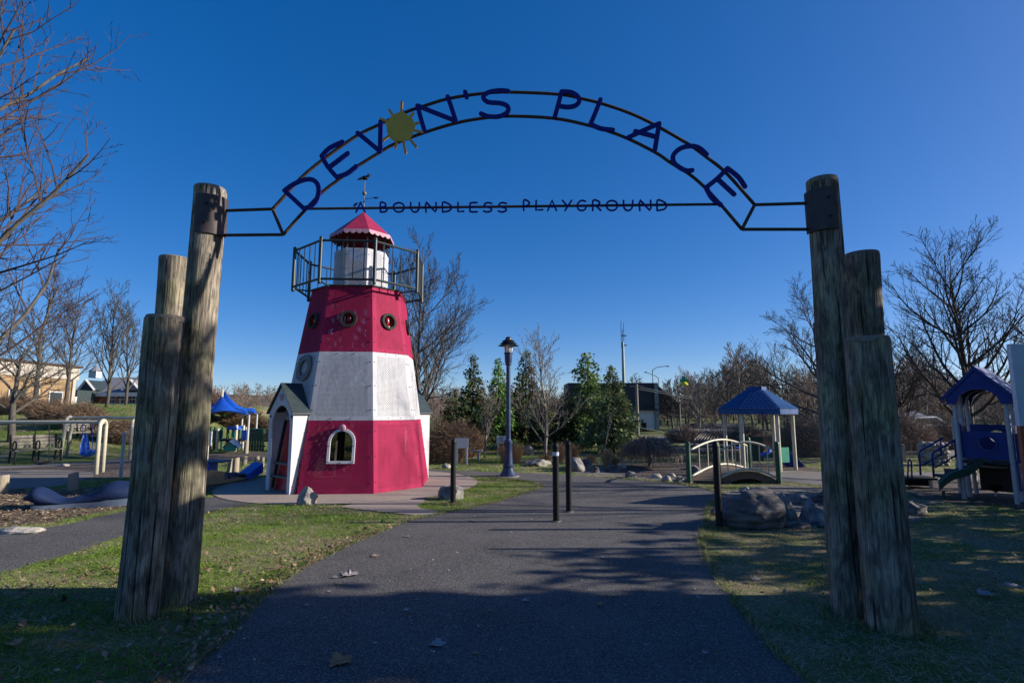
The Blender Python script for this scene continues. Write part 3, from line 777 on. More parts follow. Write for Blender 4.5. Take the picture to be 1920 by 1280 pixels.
# drifts of leaves blown against the left edge of the path
rngd = np.random.default_rng(31); dl = []
EP = [G(u, v) for u, v in ((330, 1280), (430, 1190), (500, 1110), (590, 1052), (665, 1018), (735, 987))]
for i in range(5):
    for s_ in range(150):
        p = EP[i].lerp(EP[i+1], rngd.random()); dl.append((p.x-abs(rngd.normal(0, .22))+.05, p.y+rngd.normal(0, .08)))
dl = np.array(dl); k_ = len(dl); sz = rngd.uniform(.5, 1.3, k_)*.021; az_ = rngd.uniform(0, 2*PI, k_)
c_ = np.stack([dl[:, 0], dl[:, 1], rngd.uniform(.018, .05, k_)], 1); u_ = np.stack([np.cos(az_), np.sin(az_), rngd.normal(0, .5, k_)], 1)*sz[:, None]; v_ = np.stack([-np.sin(az_), np.cos(az_), rngd.normal(0, .5, k_)], 1)*(sz*.65)[:, None]
Vd = np.stack([c_-u_, c_+v_, c_+u_, c_-v_], 1).reshape(-1, 3); Td = np.repeat(np.array(lc)[rngd.integers(5, size=k_)]*rngd.uniform(.6, 1.5, (k_, 1)), 4, 0)
stuff(np_mesh('leaf_drift', Vd, np.arange(k_*4).reshape(-1, 4), M['litter'], Td), 'drift of small brown leaves along the left edge of the path', 'leaf litter')
# grit and tiny fragments on the path
qg = scatter_quads(1500, (-2.5, 5), (2.5, 14), [PAVED[0]], [], .011, [(.35, .30, .24), (.16, .10, .06), (.42, .40, .37)], 23, z0=.011, curl=.4, aspect=.7)
stuff(np_mesh('path_grit', qg[0], qg[1], M['litter'], qg[2]), 'leaf crumbs and pale grit sprinkled over the asphalt path', 'grit')
# ---------------------------------------------------------------- gate: six timber posts and the arched sign
def timber_post(u, v, ur, vt, wpx, label, seed, taper=.93, lean=(0, 0)):
    """round pole: base centre at (u,v), top height from vt"""
    rng = random.Random(seed); b = G(u, v); depth = b.y*CP-EYE*SP
    r0 = wpx/2000.0*depth
    top = A(ur, vt, b.y); H = top.z
    t = thing('timber_post', b, label, 'post', 'timber posts of the gate')
    n = 28; K = 26; V = []; ph = [rng.uniform(0, 6.28) for _ in range(6)]
    grooves = [(rng.uniform(0, 2*PI), rng.uniform(.2, .9), rng.uniform(.15, .45)) for _ in range(7)]
    for i in range(K+1):
        f = i/K; z = -.12+(H+.12)*f; r = r0*(1-(1-taper)*f)
        cx = (top.x-b.x)*f+.006*math.sin(z*2+ph[0]); cy = .006*math.sin(z*1.7+ph[1])
        for j in range(n):
            a = 2*PI*j/n
            rr = r*(1+.012*math.sin(3*a+ph[2]+z*.4)+.009*math.sin(5*a+ph[3]-z*.7)+.004*math.sin(11*a+ph[4]))
            for ga, gz, gl in grooves:       # drying checks
                da = abs((a-ga+PI) % (2*PI)-PI)
                if da < .14 and abs(f-gz) < gl: rr -= r*.045*(1-da/.14)
            dz = 0
            if i == K: dz = .012*math.cos(a+ph[5])
            V.append((b.x+cx+rr*math.cos(a), b.y+cy+rr*math.sin(a), z+dz))
    F = [(i*n+j, i*n+(j+1) % n, (i+1)*n+(j+1) % n, (i+1)*n+j) for i in range(K) for j in range(n)]
    m = MB(); m.add(V, F); m.build('shaft', M['wood'], t, smooth=60)
    E_ = MB(); cx = b.x+(top.x-b.x); rT = r0*taper*.985
    E_.lathe([(rT, H-.03), (rT, H+.012), (rT*.97, H+.02), (rT*.5, H+.022), (.005, H+.022)], (cx, b.y, 0), n=24)
    E_.build('end_grain', M['wood_end'], t, smooth=50)
    return t, b, r0, H
LT, LB, Lr, LH = timber_post(332, 1130, 394, 357, 65, 'tall left timber post carrying the steel bracket with sunlit streaks', 1)
timber_post(256, 1157, 310, 597, 71, 'shortest left timber post, in front of the tall left one', 2, taper=.97)
timber_post(288, 1110, 327, 487, 58, 'half-hidden middle-height timber post behind the left pair', 3, taper=.95)
RT, RB, Rr, RH = timber_post(1592, 1150, 1541, 341, 64, 'tall right timber post carrying the steel bracket, fully in shade', 4)
timber_post(1673, 1178, 1624, 637, 85, 'shortest right timber post with a dark knot hole, thickest of the gate', 5, taper=.95)
timber_post(1648, 1125, 1615, 479, 68, 'middle-height timber post partly hidden behind the right pair', 6, taper=.93)

YA = (LB.y+RB.y)/2
def aY(u): return LB.y+(RB.y-LB.y)*(u-396)/(1542-396)      # the arch runs from one tall post to the other
def W(u, v, off=0.0):
    p = A(u, v, aY(u)); p.y += off; return p
arch = thing('arch_sign', (0, YA, 3.6), 'brown steel arch sign with blue letters and a sun, spanning the two tall posts', 'sign')
def curve(pts, k=5):
    P = [Vector((p[0], p[1], 0)) for p in pts]; Q = []
    for i in range(len(P)-1):
        p0 = P[max(0, i-1)]; p1 = P[i]; p2 = P[i+1]; p3 = P[min(len(P)-1, i+2)]
        for s in range(k):
            t = s/k
            Q.append(.5*((2*p1)+(p2-p0)*t+(2*p0-5*p1+4*p2-p3)*t*t+(3*p1-p0-3*p2+p3)*t**3))
    Q.append(P[-1]); return [(q.x, q.y) for q in Q]
PR = .0165
outer = [(511, 392), (534, 367), (562, 336), (602, 302), (667, 256), (711, 234), (760, 211), (795, 199), (842, 185), (905, 175.5), (955, 173), (1047, 177), (1090, 185), (1130, 195), (1180, 212), (1227, 234), (1290, 270), (1325, 295), (1362, 325), (1415, 384)]
inner = [(531, 440), (570, 396), (605, 360), (632, 339), (670, 312), (712, 286), (740, 270), (795, 249), (855, 231), (905, 222), (955, 218), (1037, 222), (1102, 235), (1165, 255), (1227, 285), (1257, 305), (1290, 325), (1320, 350), (1350, 382), (1391, 430)]
for nm, pl in (('outer_arc', outer), ('inner_arc', inner)):
    MB().tube([W(u, v) for u, v in curve(pl, 4)], PR, n=8).build(nm, M['rust'], arch, smooth=True)
def bar(nm, a, b, r=PR): MB().tube([W(*a), W(*b)], r, n=8).build(nm, M['rust'], arch, smooth=40)
bar('arm', (511, 392), (420, 395)); bar('arm', (531, 440), (414, 441)); bar('strut', (511, 392), (531, 440))
bar('arm', (1415, 384), (1520, 381)); bar('arm', (1391, 430), (1522, 430)); bar('strut', (1415, 384), (1391, 430))
bar('cross_bar', (575, 391.5), (1352, 383), .014)
# curved plates bolted round the posts
def bracket(b, r, u, v0, v1, a0, a1, bolts):
    z0 = A(u, v1, b.y).z; z1 = A(u, v0, b.y).z; m = MB(); n = 12; V = []
    xx = A(u, (v0+v1)/2, b.y).x
    for rr in (r*1.0+.004, r*1.0+.016):
        for z in (z0, z1):
            for j in range(n+1):
                a = a0+(a1-a0)*j/n; V.append((xx+rr*math.cos(a), b.y+rr*math.sin(a), z))
    k = n+1; F = []
    for j in range(n):
        F += [(j, j+k, j+1+k, j+1), (2*k+j, 2*k+j+1, 3*k+j+1, 3*k+j), (j, j+1, 2*k+j+1, 2*k+j), (k+j, 3*k+j, 3*k+j+1, k+j+1)]
    F += [(0, 2*k, 3*k, k), (n, k+n, 3*k+n, 2*k+n)]
    m.add(V, F); o = m.build('bracket', M['bracket'], arch, smooth=40)
    for a, f in bolts:
        z = z0+(z1-z0)*f; d = Vector((math.cos(a), math.sin(a), 0)); c = Vector((xx, b.y, z))+d*(r+.014)
        MB().tube([c, c+d*.018], .014, n=6).build('bolt', M['bolt'], o)
bracket(LB, Lr*.95, 393, 374, 445, R(-110), R(10), [(R(-75), .25), (R(-72), .75)])
bracket(RB, Rr*.95, 1543, 362, 438, R(170), R(290), [(R(262), .3), (R(260), .75)])

z1 = lambda l: [(480+x/4, 150+y/4) for x, y in l]
z2 = lambda l: [(940+x/4, 150+y/4) for x, y in l]
LET = [
 ('letter', [z1([(222, 838), (295, 905), (365, 970)]), z1([(222, 838), (290, 790), (370, 757), (430, 757), (468, 790), (477, 850), (455, 918), (410, 958), (365, 970)])]),
 ('letter', [z1([(500, 580), (545, 660), (612, 738)]), z1([(500, 580), (560, 520), (655, 475)]), z1([(556, 664), (695, 560)]), z1([(612, 738), (690, 710), (757, 658)])]),
 ('letter', [z1([(768, 408), (850, 475), (935, 546)]), z1([(940, 322), (938, 430), (935, 546)])]),
 ('letter', [z1([(1215, 205), (1240, 300), (1268, 395)]), z1([(1215, 205), (1350, 260), (1500, 318)]), z1([(1440, 138), (1470, 225), (1500, 318)])]),
 ('apostrophe', [z1([(1570, 102), (1582, 143)])]),
 ('letter', [z1([(1892, 97), (1830, 91), (1745, 105), (1705, 140), (1740, 178), (1830, 186), (1885, 208), (1888, 250), (1830, 284), (1745, 285), (1688, 264)])]),
 ('letter', [z2([(450, 100), (425, 195), (400, 285)]), z2([(450, 100), (520, 105), (572, 138), (580, 178), (545, 208), (485, 215), (425, 205)])]),
 ('letter', [z2([(740, 160), (705, 250), (666, 342)]), z2([(666, 342), (740, 375), (832, 386)])]),
 ('letter', [z2([(1178, 338), (1060, 390), (948, 442)]), z2([(1178, 338), (1162, 436), (1146, 535)]), z2([(1000, 396), (1155, 437)])]),
 ('letter', [z2([(1532, 568), (1480, 522), (1420, 506), (1340, 522), (1284, 573), (1288, 628), (1330, 665), (1380, 689), (1424, 687)])]),
 ('letter', [z2([(1688, 672), (1610, 750), (1528, 815)]), z2([(1688, 672), (1770, 738), (1818, 808)]), z2([(1612, 750), (1737, 866)]), z2([(1528, 815), (1570, 890), (1636, 944)])]),
]
FN = Vector((0, -1, 0))
for nm, strokes in LET:
    m = MB()
    for i, s in enumerate(strokes):
        m.strip([W(u, v, -.026) for u, v in (curve(s, 3) if len(s) > 2 else s)], .0225, FN, .014+.0015*i)
    m.build(nm, M['blue'], arch)
def small_word(boxes, z, y0, y1, hw=.0085):
    for ch, x0, x1 in boxes:
        m = MB()
        for i, s in enumerate(FONT[ch]):
            P = [z([(x0+(x1-x0)*px_, y1+(y0-y1)*py_)])[0] for px_, py_ in s]
            m.strip([W(u, v, -.020) for u, v in (curve(P, 3) if len(P) > 3 else P)], hw, FN, .008+.0015*i)
        m.build('small_letter', M['blue'], arch)
small_word([('A', 755, 822), ('B', 938, 988), ('O', 1033, 1115), ('U', 1162, 1230), ('N', 1278, 1352), ('D', 1402, 1468), ('L', 1515, 1560), ('E', 1605, 1662), ('S', 1706, 1772), ('S', 1815, 1882)], z1, 926, 996)
small_word([('P', 165, 213), ('L', 258, 310), ('A', 347, 412), ('Y', 457, 525), ('G', 568, 632), ('R', 682, 744), ('O', 785, 868), ('U', 912, 984), ('N', 1035, 1115), ('D', 1165, 1236)], z2, 910, 985)
m = MB(); m.strip([W(*z1([(760, 932)])[0], -.02), W(*z1([(740, 950)])[0], -.02)], .0085, FN, .008); m.build('accent_mark', M['blue'], arch)
# sun emblem: disc and hand-cut rays
sc_ = W(*z1([(1090, 370)])[0], -.045); rd = (W(*z1([(1195, 370)])[0], -.045)-sc_).x
sun_e = MB(); ou = []
for i in range(40):
    a = 2*PI*i/40; rr = rd*(1+.03*math.sin(5*a)+.02*math.sin(9*a+1)); ou.append(sc_+Vector((rr*math.cos(a), 0, rr*1.1*math.sin(a))))
sun_e.prism(ou, (0, .012, 0)); so = sun_e.build('sun_disc', M['sunplate'], arch)
for dx, dy, L, wd_ in [(8, -190, 0, 11), (-85, -130, 0, 10), (-150, -65, 0, 10), (-130, 95, 0, 11), (-38, 150, 0, 10), (38, 190, 0, 11), (115, 145, 0, 12), (160, 35, 0, 11), (135, -35, 0, 10), (95, -105, 0, 11)]:
    m = MB(); d = math.hypot(dx, dy); k = .88*105/d
    m.strip([W(*z1([(1090+dx*k, 370+dy*k)])[0], -.034), W(*z1([(1090+dx*.75, 370+dy*.75)])[0], -.034), W(*z1([(1090+dx, 370+dy)])[0], -.034)], .0125, FN, .010)
    m.build('ray', M['sunray'], so)
# ---------------------------------------------------------------- lighthouse playhouse
E0, K12 = 1.59, 1.2071
z_a = A(632, 788, 11.78).z; z_b = A(647, 659, 11.99).z; z_c = A(657, 536, 12.2).z
E3 = 0.975
def ed(z): return E0+(E3-E0)*z/z_c
def edk(k, z): return ed(z)*(1.0 if k % 2 == 0 else .83)       # broad main faces, narrower diagonal ones
def apo(z, k=0): return ed(z)*(1.088 if k % 2 == 0 else 1.1226)
def va(i): return R(90*((i+1)//2)-86+(24.7 if i % 2 == 0 else -24.7))
def fr(k):
    ph = R(-86+45*k); return Vector((math.cos(ph), math.sin(ph), 0)), Vector((-math.sin(ph), math.cos(ph), 0))
house = thing('lighthouse_playhouse', TC, 'crimson and white octagonal lighthouse playhouse with railed top and small red canopy', 'playhouse')
def wallpt(k, s, z, off=0.0):
    n, t = fr(k); return TC+n*(apo(z, k)+off)+t*s+Vector((0, 0, z))
def plate_obj(name, quads, m, parent, th=.012):
    """quads: list of (4 points, perforated?) ; UV 'plate' in metres"""
    bm = bmesh.new(); u1 = bm.loops.layers.uv.new('plate'); u2 = bm.loops.layers.uv.new('edge')
    cache = {}
    o0 = Vector((0, 0, 0)); q = parent
    while q is not None: o0 = o0+Vector(q.location); q = q.parent
    def vert(p):
        key = (round(p.x, 5), round(p.y, 5), round(p.z, 5))
        if key not in cache: cache[key] = bm.verts.new(p-o0)
        return cache[key]
    ref = quads[0]
    org, ux, uy = ref[2]
    for pts, perf, _ in quads:
        try: f = bm.faces.new([vert(p) for p in pts])
        except ValueError: continue
        for lp_, p in zip(f.loops, pts):
            d = p-org; lp_[u1].uv = (d.dot(ux)+20, d.dot(uy)+20); e = 1.0 if perf else -1.0; lp_[u2].uv = (e, e)
    me = bpy.data.meshes.new(name); bm.to_mesh(me); bm.free(); me.materials.append(m); me.materials.append(M['inner'])
    ob = bpy.data.objects.new(name, me); col.objects.link(ob); ob.parent = parent
    so_ = ob.modifiers.new('thickness', 'SOLIDIFY'); so_.thickness = th; so_.offset = -1; so_.material_offset = 1; so_.material_offset_rim = 0
    return ob
def wall_panel(k, za, zb, m, hole=None, name='wall_panel', parent=None, marg=.11, af=None, wfn=edk, s0=None, s1=None):
    """one sheet of the tower between heights za, zb on face k; hole = list of (s,z) outline"""
    af = af or (lambda s, z: wallpt(k, s, z))
    ha, hb = (wfn(k, za)/2-.004, wfn(k, zb)/2-.004)
    def hw(z): return ha+(hb-ha)*(z-za)/(zb-za)
    g = .003
    P = lambda f, z: af(f*hw(z), z)
    def Q(s, z): return af(s, z)
    za_, zb_ = za+g, zb-g
    A0, A1 = Q(-hw(za_), za_), Q(hw(za_), za_); B1, B0 = Q(hw(zb_), zb_), Q(-hw(zb_), zb_)
    zi, zo = za+marg*.8, zb-marg*.8
    a0, a1 = Q(-hw(zi)+marg, zi), Q(hw(zi)-marg, zi); b1, b0 = Q(hw(zo)-marg, zo), Q(-hw(zo)+marg, zo)
    n, t = fr(k); up = (Q(0, zb)-Q(0, za)).normalized(); R_ = (Q(0, za), t, up)
    quads = [([A0, A1, a1, a0], False, R_), ([A1, B1, b1, a1], False, R_), ([B1, B0, b0, b1], False, R_), ([B0, A0, a0, b0], False, R_)]
    if hole is None:
        quads.append(([a0, a1, b1, b0], True, R_))
    else:
        cs = sum(h[0] for h in hole)/len(hole); cz = sum(h[1] for h in hole)/len(hole)
        rect = [(-hw(zi)+marg, zi), (hw(zi)-marg, zi), (hw(zo)-marg, zo), (-hw(zo)+marg, zo)]
        def hit(ang):
            d = (math.cos(ang), math.sin(ang)); best = None
            for i in range(4):
                p, q = rect[i], rect[(i+1) % 4]; ex, ez = q[0]-p[0], q[1]-p[1]
                den = d[0]*ez-d[1]*ex
                if abs(den) < 1e-9: continue
                tt = ((p[0]-cs)*ez-(p[1]-cz)*ex)/den; uu = ((p[0]-cs)*d[1]-(p[1]-cz)*d[0])/den
                if tt > 0 and -1e-6 <= uu <= 1+1e-6 and (best is None or tt < best): best = tt
            return (cs+d[0]*best, cz+d[1]*best)
        def hhit(ang):
            d = (math.cos(ang), math.sin(ang)); best = None; n_ = len(hole)
            for i in range(n_):
                p, q = hole[i], hole[(i+1) % n_]; ex, ez = q[0]-p[0], q[1]-p[1]; den = d[0]*ez-d[1]*ex
                if abs(den) < 1e-9: continue
                tt = ((p[0]-cs)*ez-(p[1]-cz)*ex)/den; uu = ((p[0]-cs)*d[1]-(p[1]-cz)*d[0])/den
                if tt > 0 and -1e-6 <= uu <= 1+1e-6 and (best is None or tt < best): best = tt
            return (cs+d[0]*best, cz+d[1]*best)
        angs = [2*PI*i/48 for i in range(48)]+[math.atan2(p[1]-cz, p[0]-cs) % (2*PI) for p in rect]+[math.atan2(p[1]-cz, p[0]-cs) % (2*PI) for p in hole]
        angs = sorted(set(round(a_, 4) for a_ in angs))
        O = [Q(*hit(a_)) for a_ in angs]; I = [Q(*hhit(a_)) for a_ in angs]
        for i in range(len(angs)):
            j = (i+1) % len(angs); quads.append(([I[i], O[i], O[j], I[j]], True, R_))
    ob = plate_obj(name, quads, m, parent or house)
    bo = MB()
    for sx in (-1, 1):
        for i in range(3):
            z = za+(zb-za)*(.15+.35*i); c = Q(sx*(hw(z)-.045), z); bo.ball(c+n*.002, .013, 6, 4)
    for i in range(2):
        for z in (za+.045, zb-.045): bo.ball(Q((-.3+.6*i)*hw(z), z)+n*.002, .012, 6, 4)
    bo.build('bolts', M['bolt'], ob)['kind'] = 'stuff'
    return ob
def circ(cs, cz, r, n=24): return [(cs+r*math.cos(2*PI*i/n), cz+r*math.sin(2*PI*i/n)) for i in range(n)]
z_port = A(651, 598, 12.1).z
zw0, zw1 = A(629, 864, 11.6).z, A(629, 808, 11.65).z
ws, wh = .06, .235
arch_out = [(ws-wh, zw0), (ws+wh, zw0)]+[(ws+wh*math.cos(a_), zw1-wh+wh*math.sin(a_)) for a_ in [PI*i/10 for i in range(11)]]
for k in range(8):
    if k == 0: wall_panel(k, 0.01, z_a, M['red'], hole=arch_out)
    elif k not in (3, 7): wall_panel(k, 0.01, z_a, M['red'])
    wall_panel(k, z_a, z_b, M['white'])
    wall_panel(k, z_b, z_c, M['red'], hole=circ(0, z_port, .145))
    n, t = fr(k); upv = (wallpt(k, 0, z_c)-wallpt(k, 0, 0)).normalized()
    o_ = MB(); o_.ring(wallpt(k, 0, z_port, .002), t, upv, .20, .142, n*.05, n=28); o_.build('porthole_rim', M['rim'], house, smooth=40)
    g_ = MB(); g_.ring(wallpt(k, 0, z_port, -.05), t, upv, .15, .115, n*.02, n=24); g_.build('porthole_collar', M['redp'], house); MB().ball(wallpt(k, 0, z_port, -.06), .125, 14, 8, (.5, .5, 1)).build('porthole_lens', M['lens'], house, smooth=True)
# arched window frame with a ball on top
fm = MB(); n, t = fr(0); F4 = []
oi = [(ws-wh, zw0), (ws-wh, (zw0+zw1)/2)]+[(ws-wh*math.cos(a_), zw1-wh+wh*math.sin(a_)) for a_ in [PI*i/10 for i in range(11)]]+[(ws+wh, (zw0+zw1)/2), (ws+wh, zw0)]
def offs(p, d):
    s, z = p
    if z <= zw1-wh+1e-6: return (s+(d if s > ws else -d), z)
    v_ = Vector((s-ws, z-(zw1-wh))).normalized(); return (s+v_.x*d, z+v_.y*d)
for i in range(len(oi)-1):
    a_, b_ = oi[i], oi[i+1]; c_, d_ = offs(b_, .055), offs(a_, .055)
    fm.prism([wallpt(0, *p, .004) for p in (a_, b_, c_, d_)], n*.035)
fm.prism([wallpt(0, ws-wh-.055, zw0-.055, .004), wallpt(0, ws+wh+.055, zw0-.055, .004), wallpt(0, ws+wh+.055, zw0, .004), wallpt(0, ws-wh-.055, zw0, .004)], n*.037)
wf = fm.build('window_frame', M['whitep'], house)
kb = MB(); kb.ball(wallpt(0, ws, zw1+.07, .04), .075, 14, 10, (1, .5, 1)); kb.build('keystone_boss', M['pink'], wf, smooth=True)
bo = MB()
for s, z in [(ws-wh-.03, zw0-.02), (ws+wh+.03, zw0-.02), (ws, zw0-.03), (ws-wh-.03, (zw0+zw1)/2), (ws+wh+.03, (zw0+zw1)/2)]: bo.ball(wallpt(0, s, z, .04), .013, 6, 4)
bo.build('bolts', M['bolt'], wf)['kind'] = 'stuff'
# corner posts inside, floors, deck rim
for k in range(8):
    c = [(ed(z)*1.1975-.05) for z in (0, z_c)]; a_ = va(k); d = Vector((math.cos(a_), math.sin(a_), 0))
    MB().tube([TC+d*c[0]+Vector((0, 0, .0)), TC+d*c[1]+Vector((0, 0, z_c))], .028, n=6).build('corner_post', M['darkrail'], house)
def octa(z, e, inset=0): return [TC+Vector((math.cos(va(i)), math.sin(va(i)), 0))*(e*1.1975-inset)+Vector((0, 0, z)) for i in range(8)]
MB().prism(octa(z_c-.03, E3, .02), (0, 0, .05)).build('top_deck', M['darkrail'], house)
MB().prism(octa(2.25, ed(2.25), .09), (0, 0, .05)).build('upper_floor', M['inside'], house)
# inner ladder panel glimpsed through the window and doorway
MB().box(TC+Vector((.15, .2, 1.1)), (.5, .05, 2.2)).build('climbing_panel', M['orange'], house)
MB().box(TC+Vector((.75, -.1, .8)), (.45, .05, 1.4), rz=.4).build('activity_panel', M['cobalt'], house)

# gabled porches
def porch(k, pw=.55, lw=.135):
    n, t = fr(k); base = TC+n*(apo(0, k)+.10)
    ze = A(548, 772, 11.65).z; zt = A(531, 722, 12.0).z; zs = ze-.28; ra = pw-lw
    po = bpy.data.objects.new('porch', None); col.objects.link(po); po.location = base-TC; po.parent = house
    def L(s, z, d=0.0): return base+t*s+n*d+Vector((0, 0, z))
    inn = [(-ra, 0), (-ra, zs)]+[(-ra*math.cos(PI*i/12), zs+ra*1.02*math.sin(PI*i/12)) for i in range(1, 12)]+[(ra, zs), (ra, 0)]
    out = [(-pw, 0), (-pw, ze)]
    for i in range(1, 12):
        f = i/6
        out.append((-pw*(1-f), ze+(zt-ze)*f) if f <= 1 else (pw*(f-1), zt-(zt-ze)*(f-1)))
    out += [(pw, ze), (pw, 0)]
    g = MB()
    V = [L(*p, .0) for p in inn]+[L(*p, .0) for p in out]+[L(*p, -.035) for p in inn]+[L(*p, -.035) for p in out]
    c = len(inn); F = []
    for i in range(c-1):
        F += [(i, i+1, c+i+1, c+i), (2*c+i, 3*c+i, 3*c+i+1, 2*c+i+1), (i, 2*c+i, 2*c+i+1, i+1), (c+i, c+i+1, 3*c+i+1, 3*c+i)]
    F += [(0, c, 3*c, 2*c), (c-1, 3*c-1, 4*c-1, 2*c-1)]
    g.add(V, F); g.build('gable_front', M['whitep'], po)
    for sg in (-1, 1):
        P = [L(sg*pw, 0, -.036), L(sg*pw, ze-.01, -.036), TC+n*(apo(ze, k)+.006)+t*sg*pw+Vector((0, 0, ze-.01)), TC+n*(apo(0, k)+.006)+t*sg*pw]
        MB().prism(P, -t*sg*.03).build('side_wall', M['whitep'], po)
        e = Vector((0, 0, .02)); sl = (L(0, zt)-L(sg*pw, ze)); lo = L(sg*pw, ze)-sl*.12
        ridge = L(0, zt)
        back_lo = TC+n*(apo(ze, k)-.05)+t*(sg*pw*1.12)+Vector((0, 0, lo.z)); back_hi = TC+n*(apo(zt, k)-.05)+Vector((0, 0, zt))
        MB().prism([lo+n*.05+e, ridge+n*.05+e, back_hi+e, back_lo+e], Vector((0, 0, .028))).build('roof_slope', M['slate'], po)
    dot = MB(); dot.tube([L(0, zt-.27, .002), L(0, zt-.27, .02)], .075, n=18); dot.build('round_boss', M['pink'], po)
    for sg in (-1, 1):
        d2 = MB(); d2.tube([L(sg*(pw-.06), ze-.10, .001), L(sg*(pw-.06), ze-.10, .014)], .035, n=12); d2.build('round_boss', M['cobalt'], po)
    # scarlet ladder frame just inside the doorway
    b2 = base-n*.16
    def L2(s, z): return b2+t*s+Vector((0, 0, z))-n*(z*.155)
    angs = sorted(set([round(2*PI*i/32, 4) for i in range(32)]+[round(math.atan2(z-1.0, s-.05) % (2*PI), 4) for s, z in ((-.5, .02), (.5, .02), (.5, 1.62), (-.5, 1.62))]))
    O = []; I = []
    for a in angs:
        c, q = math.cos(a), math.sin(a)
        tt = min((.5-.05)/c if c > 1e-6 else ((-.5-.05)/c if c < -1e-6 else 99), (1.62-1.0)/q if q > 1e-6 else ((.02-1.0)/q if q < -1e-6 else 99))
        O.append((.05+c*tt, 1.0+q*tt)); I.append((.05+c*.20, 1.0+q*.36))
    k_ = len(angs); V = [L2(*p) for p in I+O]+[L2(*p)-n*.03 for p in I+O]; F = []
    for i in range(k_):
        j = (i+1) % k_; F += [(i, j, k_+j, k_+i), (2*k_+i, 3*k_+i, 3*k_+j, 2*k_+j), (i, 2*k_+i, 2*k_+j, j), (k_+i, k_+j, 3*k_+j, 3*k_+i)]
    lad = MB(); lad.add(V, F); lad.build('ladder_panel', M['redp'], po)
    for z in (.30, .58):
        st = MB(); st.prism([L2(-.46, z)+n*.14, L2(.42, z)+n*.14, L2(.42, z)+n*.005, L2(-.46, z)+n*.005], Vector((0, 0, .04))); st.build('step', M['greyring'], po)
    return po
porch(7); porch(3)
# life ring hung on the white band
n, t = fr(7); zl = A(568, 690, 12.3).z; upv = (wallpt(7, 0, z_b)-wallpt(7, 0, z_a)).normalized()
lr = MB(); lr.ring(wallpt(7, 0, zl, .004), t, upv, .31, .175, n*.05, n=36); lo_ = lr.build('life_ring', M['greyring'], house, smooth=40)
for a_ in (45, 135, 225, 315):
    c = wallpt(7, 0, zl, .03)+(t*math.cos(R(a_))+upv*math.sin(R(a_)))*.243
    MB().ring(c-n*.025, t, upv, .085, .06, n*.052, n=14).build('rope_band', M['greyring'], lo_)
# gallery railing
eR = 1.22; zr1 = A(653, 455, 11.93).z; zr0 = A(653, 526, 11.93).z
RV = [TC+Vector((math.cos(R(-63.5+45*i)), math.sin(R(-63.5+45*i)), 0))*(eR/.7654) for i in range(8)]
TV = octa(z_c-.02, E3, -.01)
for i in range(8):
    p = RV[i]; q = RV[(i+1) % 8]
    po = MB(); po.tube([p+Vector((0, 0, zr0-.07)), p+Vector((0, 0, zr1+.03))], .042, n=10); po.ball(p+Vector((0, 0, zr1+.055)), .045, 10, 8); po.ball(p+Vector((0, 0, zr0-.08)), .042, 10, 8)
    po.build('railing_post', M['darkrail'], house, smooth=40)
    for z, nm in ((zr1, 'top_rail'), (zr0, 'bottom_rail')):
        MB().tube([p+Vector((0, 0, z)), q+Vector((0, 0, z))], .028, n=8).build(nm, M['darkrail'], house, smooth=40)
    for s in range(1, 5):
        c = p.lerp(q, s/5); MB().tube([c+Vector((0, 0, zr0)), c+Vector((0, 0, zr1))], .0125, n=6).build('baluster', M['darkrail'], house)
    MB().tube([p+Vector((0, 0, zr0-.05)), TV[i]], .02, n=6).build('bracket', M['darkrail'], house)
    MB().tube([TV[i]+Vector((0, 0, .03)), TV[(i+1) % 8]+Vector((0, 0, .03))], .022, n=6).build('deck_edge', M['darkrail'], house)
# lantern room
eT = .52; zt0 = z_c+.03; zt1 = A(668, 467, 12.75).z
def lant(k, s, z):
    n, t = fr(k); return TC+n*(K12*eT)+t*s+Vector((0, 0, z))
for k in range(8):
    wall_panel(k, zt0, zt1, M['white'], name='lantern_panel', marg=.09, af=lambda s, z, k=k: lant(k, s, z), wfn=lambda k, z: eT)
zc0 = A(683, 442, 12.9).z; zc1 = A(683, 401, 13.4).z; eC = .61
for i in range(8):
    d = Vector((math.cos(R(-63.5+45*i)), math.sin(R(-63.5+45*i)), 0))
    MB().tube([TC+d*.60+Vector((0, 0, zt1-.25)), TC+d*.64+Vector((0, 0, zc0+.06))], .019, n=6).build('canopy_post', M['darkrail'], house)
can = thing('canopy', (0, 0, 0), None, None); can.parent = house
RC = [TC+Vector((math.cos(R(-63.5+45*i)), math.sin(R(-63.5+45*i)), 0))*(eC/.7654) for i in range(8)]
apex = TC+Vector((0, 0, zc1))
zc_e = zc0+.04
for i in range(8):
    p, q = RC[i]+Vector((0, 0, zc_e)), RC[(i+1) % 8]+Vector((0, 0, zc_e)); nn = ((q-p).cross(apex-p)).normalized()
    MB().prism([p, q, apex], -nn*.012).build('roof_facet', M['redroof'], can)
    vl = MB(); out_n = ((p+q)/2-TC); out_n.z = 0; out_n.normalize(); k = 24; top = []; bot = []
    for s in range(k+1):
        f = s/k; c = p.lerp(q, f); dip = .055+.055*abs(math.sin(PI*f*4))
        top.append(c+out_n*.004+Vector((0, 0, .012))); bot.append(c+out_n*(.004+dip*.25)-Vector((0, 0, dip)))
    for s in range(k): vl.prism([bot[s], bot[s+1], top[s+1], top[s]], -out_n*.008)
    vl.build('valance', M['pink'] if i in (0, 1, 6, 7) else M['redroof'], can)
fin = MB(); fin.tube([apex-Vector((0, 0, .05)), apex+Vector((0, 0, .93))], [.016, .009], n=8); fin.ball(apex+Vector((0, 0, .5)), .058, 12, 8); fo = fin.build('finial', M['greyring'], house, smooth=40)
zb_ = A(683, 338, 13.4).z; bc = TC+Vector((0, 0, zb_))
